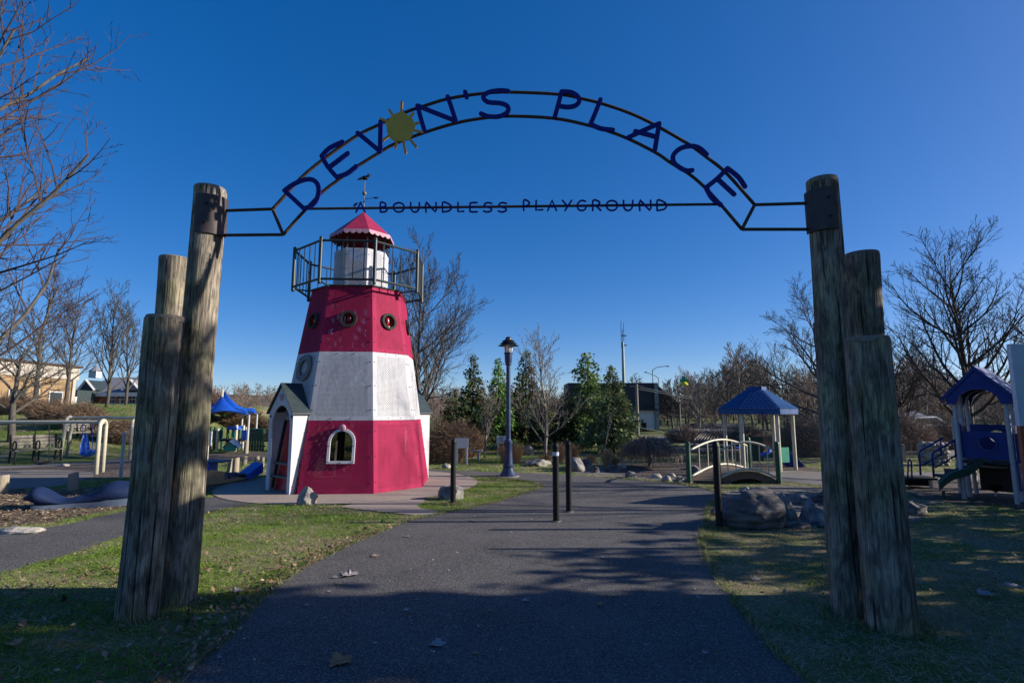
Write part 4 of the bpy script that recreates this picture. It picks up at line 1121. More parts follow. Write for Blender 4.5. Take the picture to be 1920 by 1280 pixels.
br = MB(); br.ball(bc, .06, 12, 8, (1.5, .8, 1.0)); br.ball(bc+Vector((.10, 0, .075)), .036, 10, 7); br.tube([bc+Vector((.06, 0, .03)), bc+Vector((.1, 0, .075))], [.04, .03], n=8)
br.tube([bc+Vector((.125, 0, .078)), bc+Vector((.175, 0, .07))], [.012, .002], n=6); br.tube([bc+Vector((-.05, 0, 0)), bc+Vector((-.2, 0, -.05))], [.045, .012], n=8)
br.build('bird_ornament', M['black'], house, smooth=True)
vz = A(690, 375, 13.4).z
va = MB(); va.tube([TC+Vector((0, 0, vz-.03)), TC+Vector((.32, 0, vz))], .007, n=5); va.ball(TC+Vector((.30, 0, vz)), .03, 10, 6, (2.2, .4, .8)); va.tube([TC+Vector((.33, 0, vz)), TC+Vector((.40, 0, vz+.01))], [.012, .003], n=5)
va.tube([TC+Vector((0, 0, vz-.1)), TC+Vector((-.2, 0, vz-.16))], .007, n=5); va.ball(TC+Vector((-.22, 0, vz-.17)), .025, 8, 6, (2.0, .4, .8)); va.build('weather_vane', M['black'], house, smooth=True)
# ---------------------------------------------------------------- lamp, bollards, bridge
def lamp_post():
    b = G(953, 893); H = A(954, 637, b.y).z
    t = thing('lamp_post', b, 'slate blue lamp post with tiered hood beside the forking asphalt path', 'lamp')
    s = H/3.75
    MB().lathe([(.235, 0), (.235, .04), (.21, .07), (.17, .14), (.14, .21), (.135, .24), (.145, .26), (.145, .30), (.12, .33), (.105, .60), (.10, .84), (.115, .87), (.115, .93), (.08, .97), (.068, 1.0)], b, n=20).build('base', M['lampblue'], t, smooth=35)
    z0, z1_ = .98, 3.02*s
    MB().lathe([(.066, z0), (.058, z1_)], b, n=16).build('shaft', M['lampblue'], t, smooth=60)
    MB().lathe([(.058, z1_), (.085, z1_+.03), (.085, z1_+.08), (.10, z1_+.12), (.105, z1_+.32), (.125, z1_+.33), (.125, z1_+.36), (.09, z1_+.37)], b, n=18).build('neck', M['lampblue'], t, smooth=35)
    MB().lathe([(.095, z1_+.365), (.115, z1_+.43), (.115, z1_+.55), (.10, z1_+.60)], b, n=18).build('lens', M['lampglass'], t, smooth=50)
    for r, z, th in ((.29, .555, .035), (.235, .615, .035), (.185, .675, .03)):
        MB().lathe([(r, z1_+z), (r*.98, z1_+z+.008), (r*.55, z1_+z+.05), (.06, z1_+z+.065), (.06, z1_+z+.03), (r*.6, z1_+z+.012)], b, n=24).build('hood', M['lampdark'], t, smooth=50)
    MB().lathe([(.09, z1_+.72), (.09, z1_+.745), (.07, z1_+.79), (.03, z1_+.81), (.004, z1_+.815)], b, n=16).build('cap', M['lampdark'], t, smooth=50)
    for i in range(4):
        a = R(45+90*i); MB().tube([b+Vector((.12*math.cos(a), .12*math.sin(a), z1_+.35)), b+Vector((.12*math.cos(a), .12*math.sin(a), z1_+.7))], .008, n=5).build('hood_rod', M['lampdark'], t)
    MB().lathe([(.30, 0.0), (.30, .018), (.28, .022)], b, n=18).build('footing', M['concrete'], t)
lamp_post()
def bollard(u, v, vt, label, r=.05, band=False, m=None):
    b = G(u, v); H = A(u, vt, b.y).z
    t = thing('bollard', b, label, 'bollard', 'black steel bollards across the path')
    MB().lathe([(r, -.02), (r, H-.10), (r*1.12, H-.095), (r*1.12, H-.065), (r*.95, H-.055), (r*.9, H-.03), (r*.6, H-.008), (.004, H)], b, n=18).build('shaft', M['black'], t, smooth=40)
    MB().lathe([(r*1.5, .0), (r*1.5, .016), (r*1.3, .022)], b, n=14).build('footing', M['asphalt_pale'], t)
    if band: MB().lathe([(r+.002, H-.21), (r+.002, H-.15)], b, n=18, cap=False).build('reflective_band', M['tape'], t, smooth=60)
bollard(1043, 978, 829, 'nearest black bollard on the asphalt, with a white reflective band', .052, band=True)
bollard(1067, 960, 826, 'black bollard just behind the banded one on the asphalt', .052)
bollard(849, 945, 822, 'black bollard in the grass in front of the rounded boulder', .052)
bollard(1349, 992, 826, 'black bollard standing against the largest dark boulder', .05)

# footbridge: arched deck, cream rails between green posts
nL, nR = G(1348, 907), G(1461, 907); fL, fR = G(1292, 905), G(1406, 888)
br_o = (nL+nR+fL+fR)/4
bridge = thing('footbridge', br_o, 'small arched footbridge with cream curved rails and green posts', 'bridge')
nN = 24
def arcpt(a, b, f, h): return a.lerp(b, f)+Vector((0, 0, h*math.sin(PI*f)))
pitchf = 1.0/nN
L0, L1 = fL-Vector((.25, 0, 0)), fR
a0, a1, b0, b1 = fL, fR, nL, nR
for i in range(nN):
    f0, f1 = i/nN+.003, (i+1)/nN-.003
    P = [arcpt(a0, a1, f0, .24), arcpt(a0, a1, f1, .24), arcpt(b0, b1, f1, .24), arcpt(b0, b1, f0, .24)]
    MB().prism([p+Vector((0, 0, .03)) for p in P], Vector((0, 0, .035))).build('plank', M['deck'], bridge)
for s0, s1 in ((a0, a1), (b0, b1)):
    d_ = Vector((0, .05 if s0 is b0 else -.05, 0))
    g = MB(); n = 16
    for i in range(n):
        p, q = arcpt(s0, s1, i/n, .24)+d_, arcpt(s0, s1, (i+1)/n, .24)+d_
        g.prism([p+Vector((0, 0, -.12 if 0 < i else -.1)), q+Vector((0, 0, -.12)), q+Vector((0, 0, .025)), p+Vector((0, 0, .025))], d_*1.2)
    g.build('side_beam', M['deck'], bridge)
def railing(p0, p1):
    zr = [.80, .16]
    for z in zr:
        MB().tube([arcpt(p0, p1, .03+.94*i/18, .235)+Vector((0, 0, z-.04)) for i in range(19)], .026 if z > .5 else .028, n=8).build('rail', M['cream'], bridge, smooth=True)
    for i in range(8):
        f = .03+.94*(i+.0)/7; MB().tube([arcpt(p0, p1, f, .235)+Vector((0, 0, zr[1]-.03)), arcpt(p0, p1, f, .235)+Vector((0, 0, zr[0]-.04))], .014, n=6).build('baluster', M['cream'], bridge)
    for p in (p0, p1):
        MB().lathe([(.062, -.05), (.062, .96), (.055, .99), (.03, 1.01), (.003, 1.015)], p, n=14).build('post', M['green'], bridge, smooth=40)
railing(nL, nR); railing(fL, fR)

# ---------------------------------------------------------------- boulders
def rk(u, v, wpx, hpx, label, m, seed, dep=.8, rz=None, name='boulder', **kw):
    b = G(u, v); d = b.y*CP-EYE*SP; w_ = wpx/1000*d; h_ = hpx/1000*d*.99
    b.y += w_*dep*.32
    return boulder(name, b, (w_, w_*dep, h_), label, m, seed, rz=rz if rz is not None else 0.0, group='rocks around the paths', **kw)
rk(1418, 992, 140, 76, 'largest dark layered boulder by the path edge, beside a bollard', M['rockdark'], 29, dep=.75, rough=.17, cut=1, sub=4)
rk(1480, 975, 48, 50, 'tan-grey boulder leaning on the right of the largest one', M['rockpale'], 132, rough=.14, cut=6)
rk(1536, 982, 66, 42, 'dark purple-grey boulder between the largest one and the right posts', M['rock'], 134, rough=.13, cut=5)
rk(1512, 946, 34, 18, 'small rounded rock in the creek bed behind the dark purple-grey boulder', M['rock'], 34)
rk(1545, 944, 36, 24, 'dark rock in the creek bed just left of the tall right post', M['rockdark'], 35)
rk(1402, 924, 26, 12, 'pale lump on the grass behind the largest boulder', M['rockpale'], 36)
rk(1722, 966, 56, 25, 'low rounded boulder in the grass right of the timber posts', M['rock'], 37)
rk(1690, 962, 34, 44, 'upright rock peeping out behind the thickest right post', M['rock'], 38)
rk(1345, 966, 22, 14, 'small grey rock behind the bollard, left of the largest boulder', M['rock'], 39)
rk(1500, 992, 48, 14, 'flat slab lying below the tan-grey boulder', M['rockdark'], 40)
rk(1560, 992, 40, 12, 'flat stone at the foot of the tall right post', M['rockdark'], 140)
rk(571, 947, 42, 34, 'pointed pale boulder on the grass edge in front of the lighthouse', M['rockpale'], 41, rough=.22, dep=.7, sub=4)
rk(845, 938, 54, 27, 'rounded speckled boulder behind the bollard in the grass', M['rock'], 42, rough=.08)
rk(841, 864, 12, 15, 'small upright stone left of the two-legged white board', M['rock'], 43)
rk(836, 878, 18, 10, 'pale stone at the corner of the lighthouse lawn', M['rockpale'], 44)
rk(992, 853, 20, 18, 'smooth round white boulder in front of the evergreens', M['rockpale'], 45, rough=.03, cut=0)
rk(1010, 874, 52, 13, 'low broad rock ledge right of the lamp post', M['rock'], 46)
rk(1082, 884, 44, 26, 'leaning grey boulder right of the two path bollards', M['rock'], 47)
rk(1100, 880, 26, 20, 'jagged blue-grey boulder behind the leaning one', M['rock'], 48)
rk(1152, 884, 30, 13, 'purplish flat rock on the creek edge', M['rockdark'], 49)
rk(1184, 895, 22, 11, 'triangular grey stone low on the path edge', M['rock'], 50)
rk(1118, 886, 16, 11, 'small dark stone beside the creek bank', M['rockdark'], 51)
rk(1168, 878, 18, 8, 'pale cobble on the mulch bank behind the creek', M['rockpale'], 52)
for i, (u, v, a, b_) in enumerate([(1232, 896, 20, 8), (1252, 902, 22, 10), (1276, 900, 16, 9), (1262, 894, 13, 7)]):
    rk(u, v, a, b_, ['broad pale cobble left of the bridge', 'largest white cobble beside the green bridge post', 'white cobble touching the green bridge post', 'small cobble behind the white ones near the bridge'][i], M['rockpale'], 53+i)
rk(1305, 893, 36, 20, 'grey boulder seen through the left of the bridge railing', M['rock'], 58)
rk(18, 1002, 96, 13, 'flat pale kerb stone at the left edge of the mulch', M['rockpale'], 60, dep=.5, name='kerb_stone')
rk(118, 874, 16, 5, 'flat pale stone under the swing frame', M['rockpale'], 61)

# ---------------------------------------------------------------- fallen leaves on the path (the large ones)
def leaf_mesh(seed):
    rng = random.Random(seed); n = 22; V = [(0, 0, .008)]
    for i in range(n):
        a = 2*PI*i/n; r = (.62+.38*abs(math.sin(a*2.5+.4)))*(1.15 if abs(a-PI) > .5 else .7)*rng.uniform(.85, 1.1)
        V.append((r*math.cos(a), r*.62*math.sin(a), .22*r*r*abs(math.sin(a))*rng.uniform(.4, 1.3)+.05*rng.random()))
    me = bpy.data.meshes.new('fallen_leaf'); me.from_pydata(V, [], [(0, i+1, (i+1) % n+1) for i in range(n)])
    return me
lm = [leaf_mesh(i) for i in range(4)]
LM = [mat('leaf_brown', (0.22, 0.11, 0.05), (0.36, 0.19, 0.085), scale=3, rough=.8), mat('leaf_grey', (0.20, 0.17, 0.17), (0.33, 0.29, 0.29), scale=3, rough=.8), mat('leaf_tan', (0.24, 0.17, 0.12), (0.36, 0.27, 0.19), scale=3, rough=.8)]
for q_ in range(12): pass
LV = [(635, 1244, 48, 0, 'largest curled brown leaf on the asphalt near the bottom left'), (818, 1210, 36, 1, 'long grey curled leaf on the shaded asphalt, right of the big brown leaf'), (655, 1080, 34, 1, 'pale grey leaf near the grassy left edge of the path'), (627, 1084, 12, 1, 'tiny pale leaf just left of the pale grey leaf'), (635, 1096, 14, 2, 'small round leaf below the pale grey leaf'), (616, 1111, 9, 1, 'pale dot of a leaf on the left asphalt'), (600, 1121, 10, 1, 'one of the row of tiny pale leaves by the left path edge'), (574, 1137, 14, 2, 'small tan leaf by the left path edge'), (760, 1146, 14, 1, 'round whitish leaf on the dark asphalt, left of centre'), (782, 1126, 9, 2, 'tiny leaf above the round whitish leaf'), (702, 1208, 11, 1, 'small pale leaf left of the long grey one'), (985, 1128, 17, 1, 'pale angular leaf in the middle of the asphalt'), (1125, 1136, 14, 0, 'reddish brown leaf right of the path centre'), (918, 1146, 12, 0, 'dim brown leaf at the path centre'), (892, 1227, 15, 0, 'brown leaf near the bottom middle'), (884, 978, 12, 2, 'pale leaf on the asphalt left of the two bollards'), (996, 975, 7, 1, 'tiny white leaf left of the banded bollard'), (702, 1044, 18, 2, 'tan leaf on the sunlit left path edge'), (763, 1007, 12, 2, 'small leaf by the path edge below the concrete apron'), (1130, 1047, 10, 1, 'white leaf on the asphalt below the two bollards'), (1092, 1090, 6, 1, 'tiny white fleck of a leaf on the dark asphalt'), (1250, 946, 8, 2, 'pale leaf on the asphalt towards the bridge'), (1118, 927, 6, 2, 'tiny leaf on the asphalt right of the bollards'), (1310, 1122, 12, 1, 'white leaf on the asphalt near the right grass'), (1322, 1226, 13, 1, 'pale leaf low on the right of the asphalt'), (1418, 1093, 18, 1, 'white leaf lying in the grass left of the right posts'), (1850, 1122, 34, 1, 'long white leaf in the grass at the far right'), (1900, 1106, 28, 1, 'white leaf touching the right edge of the picture'), (420, 1062, 14, 0, 'curled orange-brown leaf in the grass right of the left posts'), (440, 1116, 26, 1, 'white feathery leaf on the grass beside the path left'), (410, 1235, 12, 1, 'pale leaf in the grass near the bottom left'), (25, 1215, 34, 0, 'broad brown leaf in the grass at the left edge')]
for i, (u, v, wpx, mi, lb) in enumerate(LV):
    b = G(u, v); d = b.y*CP-EYE*SP; s = wpx/1000*d/2
    me = lm[i % 4].copy(); me.materials.append(LM[mi])
    o = bpy.data.objects.new('fallen_leaf', me); col.objects.link(o)
    o.location = (b.x, b.y, .012 if any(bool(inside(p, np.array([b.x]), np.array([b.y]))[0]) for p in PAVED[:2]) else .04); o.scale = (s, s*1.3, s*1.0); o.rotation_euler = (0.06, 0, random.Random(i).uniform(-.5, .5))
    tag(o, lb, 'leaf', 'fallen leaves on the ground')
# ---------------------------------------------------------------- blue-roofed play pavilion
PC = G(1426, 878); PC.z = 0
pav = thing('play_pavilion', PC, 'hexagonal play pavilion with blue shingled roof and cream posts behind the footbridge', 'pavilion')
pz0 = A(1426, 776, 16.2).z; pz1 = A(1426, 766, 16.1).z; pz2 = A(1426, 731, PC.y).z; pz3 = A(1426, 727, PC.y).z
def hexv(r, z, off=-22): return [PC+Vector((r*math.cos(R(-60+60*i+off)), r*math.sin(R(-60+60*i+off)), z)) for i in range(6)]
for p in hexv(.96, 0):
    MB().tube([p-Vector((0, 0, .1)), p+Vector((0, 0, pz0+.08))], .055, n=10).build('post', M['cream'], pav, smooth=50)
lo, mi, hi = hexv(1.13, pz0), hexv(1.13, pz1), hexv(.30, pz2)
eav = MB(); n = 6
V = lo+mi+hexv(1.08, pz0)
F = [(i, (i+1) % 6, 6+(i+1) % 6, 6+i) for i in range(6)]+[(12+i, 12+(i+1) % 6, (i+1) % 6, i) for i in range(6)]
eav.add(V, F); eav.build('eaves_band', M['shingle'], pav)
MB().prism(hexv(.30, pz2-.02), Vector((0, 0, pz3-pz2+.05))).build('roof_cap', M['shingle'], pav)
for i in range(6):
    a_, b_ = mi[i], mi[(i+1) % 6]; c_, d_ = hi[(i+1) % 6], hi[i]
    nn = (b_-a_).cross(d_-a_).normalized()
    base = MB(); base.prism([a_, b_, c_, d_], -nn*.02); fo_ = base.build('roof_face', M['shingle'], pav)
    sh = MB(); rows = 9
    for r_ in range(rows):
        f0, f1 = r_/rows, (r_+1)/rows+.03
        l0, l1 = a_.lerp(d_, f0), b_.lerp(c_, f0); u0, u1 = a_.lerp(d_, min(1, f1)), b_.lerp(c_, min(1, f1))
        k = max(2, int((l1-l0).length/.115)); o_ = .5 if r_ % 2 else 0
        for s in range(k):
            x0 = (s+.04)/k; x1 = (s+.96)/k
            p0, p1 = l0.lerp(l1, x0), l0.lerp(l1, x1); q1, q0 = u0.lerp(u1, x1), u0.lerp(u1, x0)
            dn = (l0-u0).normalized()*.012; m0 = p0.lerp(p1, .5)+dn+nn*.024
            v_ = [p0+nn*.020, p0.lerp(p1, .25)+dn*.7+nn*.023, m0, p0.lerp(p1, .75)+dn*.7+nn*.023, p1+nn*.020, q1+nn*.003, q0+nn*.003]
            sh.add(v_+[p0, p0.lerp(p1, .5)+dn, p1], [(0, 1, 2, 3, 4, 5, 6), (0, 7, 8, 2, 1), (2, 8, 9, 4, 3)])
    so_ = sh.build('shingles', M['shingle'], fo_); so_['kind'] = 'stuff'
MB().box(PC+Vector((.05, .55, .55)), (.62, .05, .75)).build('back_panel', M['slidegreen'], pav)
MB().box(PC+Vector((.72, -.1, .42)), (.30, .04, .45), rz=.3).build('side_panel', M['teal'], pav)
MB().tube([PC+Vector((.25, -.2, .62)), PC+Vector((.15, -.2, .48)), PC+Vector((-.05, -.2, .42))], .06, n=8).build('talk_tube', M['brightblue'], pav, smooth=True)
MB().lathe([(.22, .62), (.22, .65)], PC+Vector((-.6, -.15, 0)), n=16).build('round_table', M['brightblue'], pav)
MB().tube([PC+Vector((-.6, -.15, 0)), PC+Vector((-.6, -.15, .62))], .03, n=8).build('table_leg', M['cream'], pav)
for p in (PC+Vector((1.05, .4, 0)),):
    MB().prism([p+Vector((0, 0, .02)), p+Vector((.5, -.1, .02)), p+Vector((.1, 0, .5)), p+Vector((0, 0, .5))], Vector((0, .3, 0))).build('ramp', M['cobalt'], pav)

# ---------------------------------------------------------------- blue climbing unit on the right
P0 = G(1808.7, 936); gdir = Vector((.78, .62, 0)).normalized(); fdir = Vector((.62, -.78, 0)).normalized()
wd, dp = .78, .98
unit = thing('climbing_unit', P0, 'cobalt blue climbing unit with gabled roof and dark green slide in the shade', 'play structure')
def U(s, d, z): return P0+fdir*s+gdir*d+Vector((0, 0, z))
zd = .72; ze_ = A(1833, 752, 10.75).z; za_ = A(1833, 697, 10.75).z
for s, d in ((0, 0), (wd, 0), (0, dp), (wd, dp), (0, dp*.45), (wd, dp*.45)):
    MB().tube([U(s, d, -.1), U(s, d, ze_+.12)], .042, n=8).build('post', M['greypost'], unit, smooth=50)
mid = wd/2; hw = wd/2+.12
for d in (-.12, dp*.5, dp+.06):
    g = MB(); c = 12
    ou = []; inn = []
    for i in range(c+1):
        f = i/c*2-1
        ou.append((mid+hw*f, za_-(za_-ze_-.05)*abs(f)))
        inn.append((mid+hw*.66*f, ze_-.06+(za_-ze_)*.50*math.sqrt(max(0, 1-f*f))))
    ou[0] = (mid-hw, ze_+.02); ou[-1] = (mid+hw, ze_+.02)
    for i in range(c):
        g.prism([U(*((inn[i][0], d, inn[i][1]))), U(inn[i+1][0], d, inn[i+1][1]), U(ou[i+1][0], d, ou[i+1][1]), U(ou[i][0], d, ou[i][1])], gdir*.07)
    g.prism([U(mid-hw, d, ze_-.06), U(inn[0][0], d, ze_-.06), U(ou[0][0]+.02, d, ou[0][1])], gdir*.05)
    g.prism([U(inn[-1][0], d, ze_-.06), U(mid+hw, d, ze_-.06), U(ou[-1][0]-.02, d, ou[-1][1])], gdir*.05)
    g.build('roof_gable', M['cobalt'], unit)
for sg in (-1, 1):
    a_ = (mid+sg*(hw+.06), ze_-.01); b_ = (mid, za_+.02)
    MB().prism([U(a_[0], -.14, a_[1]), U(b_[0], -.14, b_[1]), U(b_[0], dp+.15, b_[1]), U(a_[0], dp+.15, a_[1])], Vector((0, 0, .085))).build('roof_slope', M['cobalt'], unit)
MB().prism([U(-.02, -.02, zd), U(wd+.02, -.02, zd), U(wd+.02, dp+.02, zd), U(-.02, dp+.02, zd)], Vector((0, 0, .05))).build('deck', M['steeldeck'], unit)
def panel_ring(d, s0, s1, zb_, zt_, cx, cz, r, nm, m, th=.03):
    """panel with a round bubble window cut through"""
    g = MB(); rect = []
    cs = [2*PI*i/32 for i in range(32)]+[math.atan2(z-cz, s-cx) % (2*PI) for s, z in ((s0, zb_), (s1, zb_), (s1, zt_), (s0, zt_))]
    cs = sorted(set(round(a, 4) for a in cs)); O = []; I = []
    for a in cs:
        c, q = math.cos(a), math.sin(a); t1 = min([((s1-cx)/c) if c > 1e-6 else ((s0-cx)/c if c < -1e-6 else 9), ((zt_-cz)/q) if q > 1e-6 else ((zb_-cz)/q if q < -1e-6 else 9)])
        O.append((cx+c*t1, cz+q*t1)); I.append((cx+c*r, cz+q*r))
    n_ = len(cs)
    V = [U(p[0], d, p[1]) for p in I]+[U(p[0], d, p[1]) for p in O]+[U(p[0], d+th, p[1]) for p in I]+[U(p[0], d+th, p[1]) for p in O]
    F = []
    for i in range(n_):
        j = (i+1) % n_; F += [(i, j, n_+j, n_+i), (2*n_+i, 3*n_+i, 3*n_+j, 2*n_+j), (i, 2*n_+i, 2*n_+j, j), (n_+i, n_+j, 3*n_+j, 3*n_+i)]
    g.add(V, F); o = g.build(nm, m, unit)
    rg = MB(); rg.ring(U(cx, d-.02, cz), fdir, Vector((0, 0, 1)), r+.035, r-.004, gdir*.06, n=26); rg.build('ring_trim', m, o, smooth=40)
    return o
pzt = A(1840, 809, 10.7).z; pzb = A(1840, 862, 10.7).z
panel_ring(.04, .03, wd-.03, pzb+.02, pzt, mid+.04, (pzt+pzb)/2+.05, .13, 'front_panel', M['cobalt'])
panel_ring(dp-.04, .02, wd-.02, pzb+.1, pzt+.13, mid+.05, (pzt+pzb)/2+.16, .13, 'back_panel', M['cobalt'])
MB().prism([U(.03, .06, 1.15), U(.03, .06, 1.5), U(.03, .42, 1.5), U(.03, .42, 1.15)], fdir*.025).build('side_panel', M['cobalt'], unit)
MB().prism([U(wd+.05, .0, .25), U(wd+.05, .0, .8), U(wd+.05, .4, .8), U(wd+.05, .4, .25)], fdir*.03).build('lower_panel', M['cobalt'], unit)
MB().prism([U(wd+.02, .06, zd+.1), U(wd+.02, .06, zd+.75), U(wd+.02, dp-.05, zd+.75), U(wd+.02, dp-.05, zd+.1)], fdir*.03).build('side_panel', M['cobalt'], unit)
MB().prism([U(.1, dp*.9, .12), U(wd-.1, dp*.9, .12), U(wd-.1, dp*.9, zd-.05), U(.1, dp*.9, zd-.05)], gdir*.03).build('lower_panel', M['steeldeck'], unit)
for s_, d_ in ((-.25, dp*.95), (-.25, dp*1.5), (wd+.5, .1)):
    MB().tube([U(s_, d_, -.1), U(s_, d_, ze_*.82)], .036, n=8).build('post', M['greypost'], unit, smooth=50)
for z_ in (zd+.12, zd+.62): MB().tube([U(-.25, dp*.95, z_), U(-.25, dp*1.5, z_)], .018, n=6).build('guard_rail', M['cobalt'], unit)
MB().prism([U(wd+.06, .05, zd+.05), U(wd+.5, .1, zd+.05), U(wd+.5, .1, zd+.6), U(wd+.06, .05, zd+.6)], gdir*.03).build('side_panel', M['cobalt'], unit)
# slide: trough with raised rims
s0 = U(mid-.05, -.03, zd+.05); s3 = G(1763, 934)+Vector((0, 0, .20)); sd = (s3-s0); sd.z = 0; sd.normalize(); sn = Vector((-sd.y, sd.x, 0))
ctr = []
Ls = Vector((s3.x-s0.x, s3.y-s0.y, 0)).length
for i in range(15):
    f = i/14; h = s0.z+(s3.z-s0.z)*(f+.16*math.sin(2*PI*f)*.55 if f < 1 else 1)
    ctr.append(s0+sd*(Ls*f)+Vector((0, 0, h-s0.z)))
V = []; hw_ = .20
prof = [(-1.15, .12), (-1.0, .13), (-.86, .03), (-.3, .0), (.3, .0), (.86, .03), (1.0, .13), (1.15, .12), (1.05, -.03), (0, -.06), (-1.05, -.03)]
for p in ctr:
    for x_, z_ in prof: V.append(p+sn*hw_*x_+Vector((0, 0, z_)))
k = len(prof); F = [(i*k+j, (i+1)*k+j, (i+1)*k+(j+1) % k, i*k+(j+1) % k) for i in range(14) for j in range(k)]+[tuple(range(k)), tuple(14*k+j for j in range(k-1, -1, -1))]
sl = MB(); sl.add(V, F); slide = sl.build('slide', M['slidegreen'], unit, smooth=40)
MB().tube([s3-sd*.06+Vector((0, 0, -.05)), Vector((s3.x-sd.x*.06, s3.y-sd.y*.06, -.05))], .03, n=8).build('slide_leg', M['slidegreen'], unit)
# transfer platform and stairs on the left with looped rails
tp0 = G(1725, 916)
MB().box(tp0+Vector((0, 0.1, .24)), (.62, .55, .05), rz=-.2).build('transfer_platform', M['steeldeck'], unit)
for sx, sy in ((-.2, .25), (.22, -.05)): MB().tube([tp0+Vector((sx, sy, -.05)), tp0+Vector((sx, sy, .22))], .04, n=8).build('platform_leg', M['greypost'], unit)
MB().box(tp0+Vector((.05, .2, .14)), (.45, .3, .16), rz=-.2).build('step_block', M['black'], unit)
st0 = A(1765, 894, 11.9); 
for i in range(3):
    c = Vector((9.3+.18*i, 11.75-.1*i, .36+.12*i)); MB().box(c, (.24, .5, .05), rz=-.3).build('stair', M['steeldeck'], unit)
    MB().box(c+Vector((.11, -.03, .055)), (.02, .5, .10), rz=-.3).build('riser', M['steeldeck'], unit)
for off in (0, .42):
    d = Vector((.1*off, off, 0)); 
    pts = [A(1751, 895, 11.5), A(1748, 853, 11.5), A(1751, 847, 11.5), A(1775, 834, 11.3), A(1795, 822, 11.15)]
    MB().tube([p+d for p in pts], .02, n=8).build('stair_rail', M['cobalt'], unit, smooth=True)
    pts = [A(1753, 876, 11.5), A(1775, 864, 11.3), A(1796, 851, 11.15)]
    MB().tube([p+d for p in pts], .016, n=8).build('stair_rail', M['cobalt'], unit, smooth=True)
    MB().tube([A(1790, 826, 11.2)+d, A(1792, 858, 11.2)+d], .014, n=6).build('stair_rail', M['cobalt'], unit)
hp = [A(1702, 897, 12.0), A(1703, 864, 12.0), A(1705.5, 860, 12.0), A(1708.5, 864, 12.0), A(1710, 897, 12.0)]
MB().tube(hp, .016, n=8).build('grab_loop', M['cobalt'], unit, smooth=True)
sp_ = G(1868, 931); MB().tube([sp_, sp_+Vector((0, 0, .42))], .022, n=8).build('seat_stem', M['greypost'], unit)
MB().lathe([(.03, .10), (.13, .17), (.15, .24), (.14, .25)], sp_, n=16).build('stool_seat', M['black'], unit, smooth=50)
MB().lathe([(.24, .60), (.24, .63)], sp_, n=16).build('under_table', M['greypost'], unit)

# ---------------------------------------------------------------- board cut by the right edge of the photograph
b0 = A(1897, 645, 7.2); b1 = A(1908, 798, 7.2); b2 = A(1918, 921, 7.2)
bx0 = (b0.x+b1.x+b2.x)/3
sb = thing('notice_board', (bx0+.5, 7.2, 0), 'tall white board with a burnt orange lower panel at the right edge', 'notice board')
MB().box((bx0+.55, 7.2, (b0.z+b1.z)/2), (1.1, .06, b0.z-b1.z)).build('upper_panel', M['signwhite'], sb)
MB().box((bx0+.55, 7.2, (b1.z+b2.z)/2-.002), (1.1, .05, b1.z-b2.z)).build('lower_panel', M['orange'], sb)
for x in (.12, .98): MB().box((bx0+x, 7.25, b2.z/2-.05), (.08, .045, b2.z+.1)).build('leg', M['greypost'], sb)

# ---------------------------------------------------------------- beyond: rail fence, stone pier, houses, crossing sign
fy = 18.9
fen = thing('rail_fence', G(1712, 866), 'weathered two-post timber rail fence beyond the tall right posts', 'fence')
for u in (1693, 1729):
    p = G(u, 866); MB().box(p+Vector((0, 0, .28)), (.15, .15, .66)).build('post', M['stump'], fen)
for z in (.28,):
    MB().box(G(1712, 865)+Vector((.1, 0, z)), (1.5, .08, .13)).build('rail', M['stump'], fen)
def stone_pier(u, v, wpx, hpx, label, seed):
    b = G(u, v); d = b.y*CP; w_ = wpx/1000*d; h_ = hpx/1000*d
    t = thing('stone_pier', b, label, 'stone pier'); rng = random.Random(seed); rows = 6
    me_lib = []
    for i in range(5):
        bm = bmesh.new(); bmesh.ops.create_icosphere(bm, subdivisions=2, radius=.5)
        for v_ in bm.verts: v_.co *= rng.uniform(.86, 1.1)
        me = bpy.data.meshes.new('stone'); bm.to_mesh(me); bm.free(); me.materials.append(M['rockpale']); me_lib.append(me)
    for r_ in range(rows):
        for j in range(4):
            for q in range(2):
                o = bpy.data.objects.new('stone', me_lib[rng.randrange(5)]); col.objects.link(o); o.parent = t
                o.location = ((j-1.5)*w_/4+rng.uniform(-.03, .03)+(w_/8 if r_ % 2 else 0)*(.6), (q-.5)*w_*.4, h_*(r_+.5)/rows)
                o.scale = (w_/4*1.25, w_*.5, h_/rows*1.3); o.rotation_euler = (rng.uniform(-.2, .2), 0, rng.uniform(-.3, .3))
    return t
stone_pier(1752, 872, 38, 42, 'rough dry-stone pier behind the blue stair rail', 3)
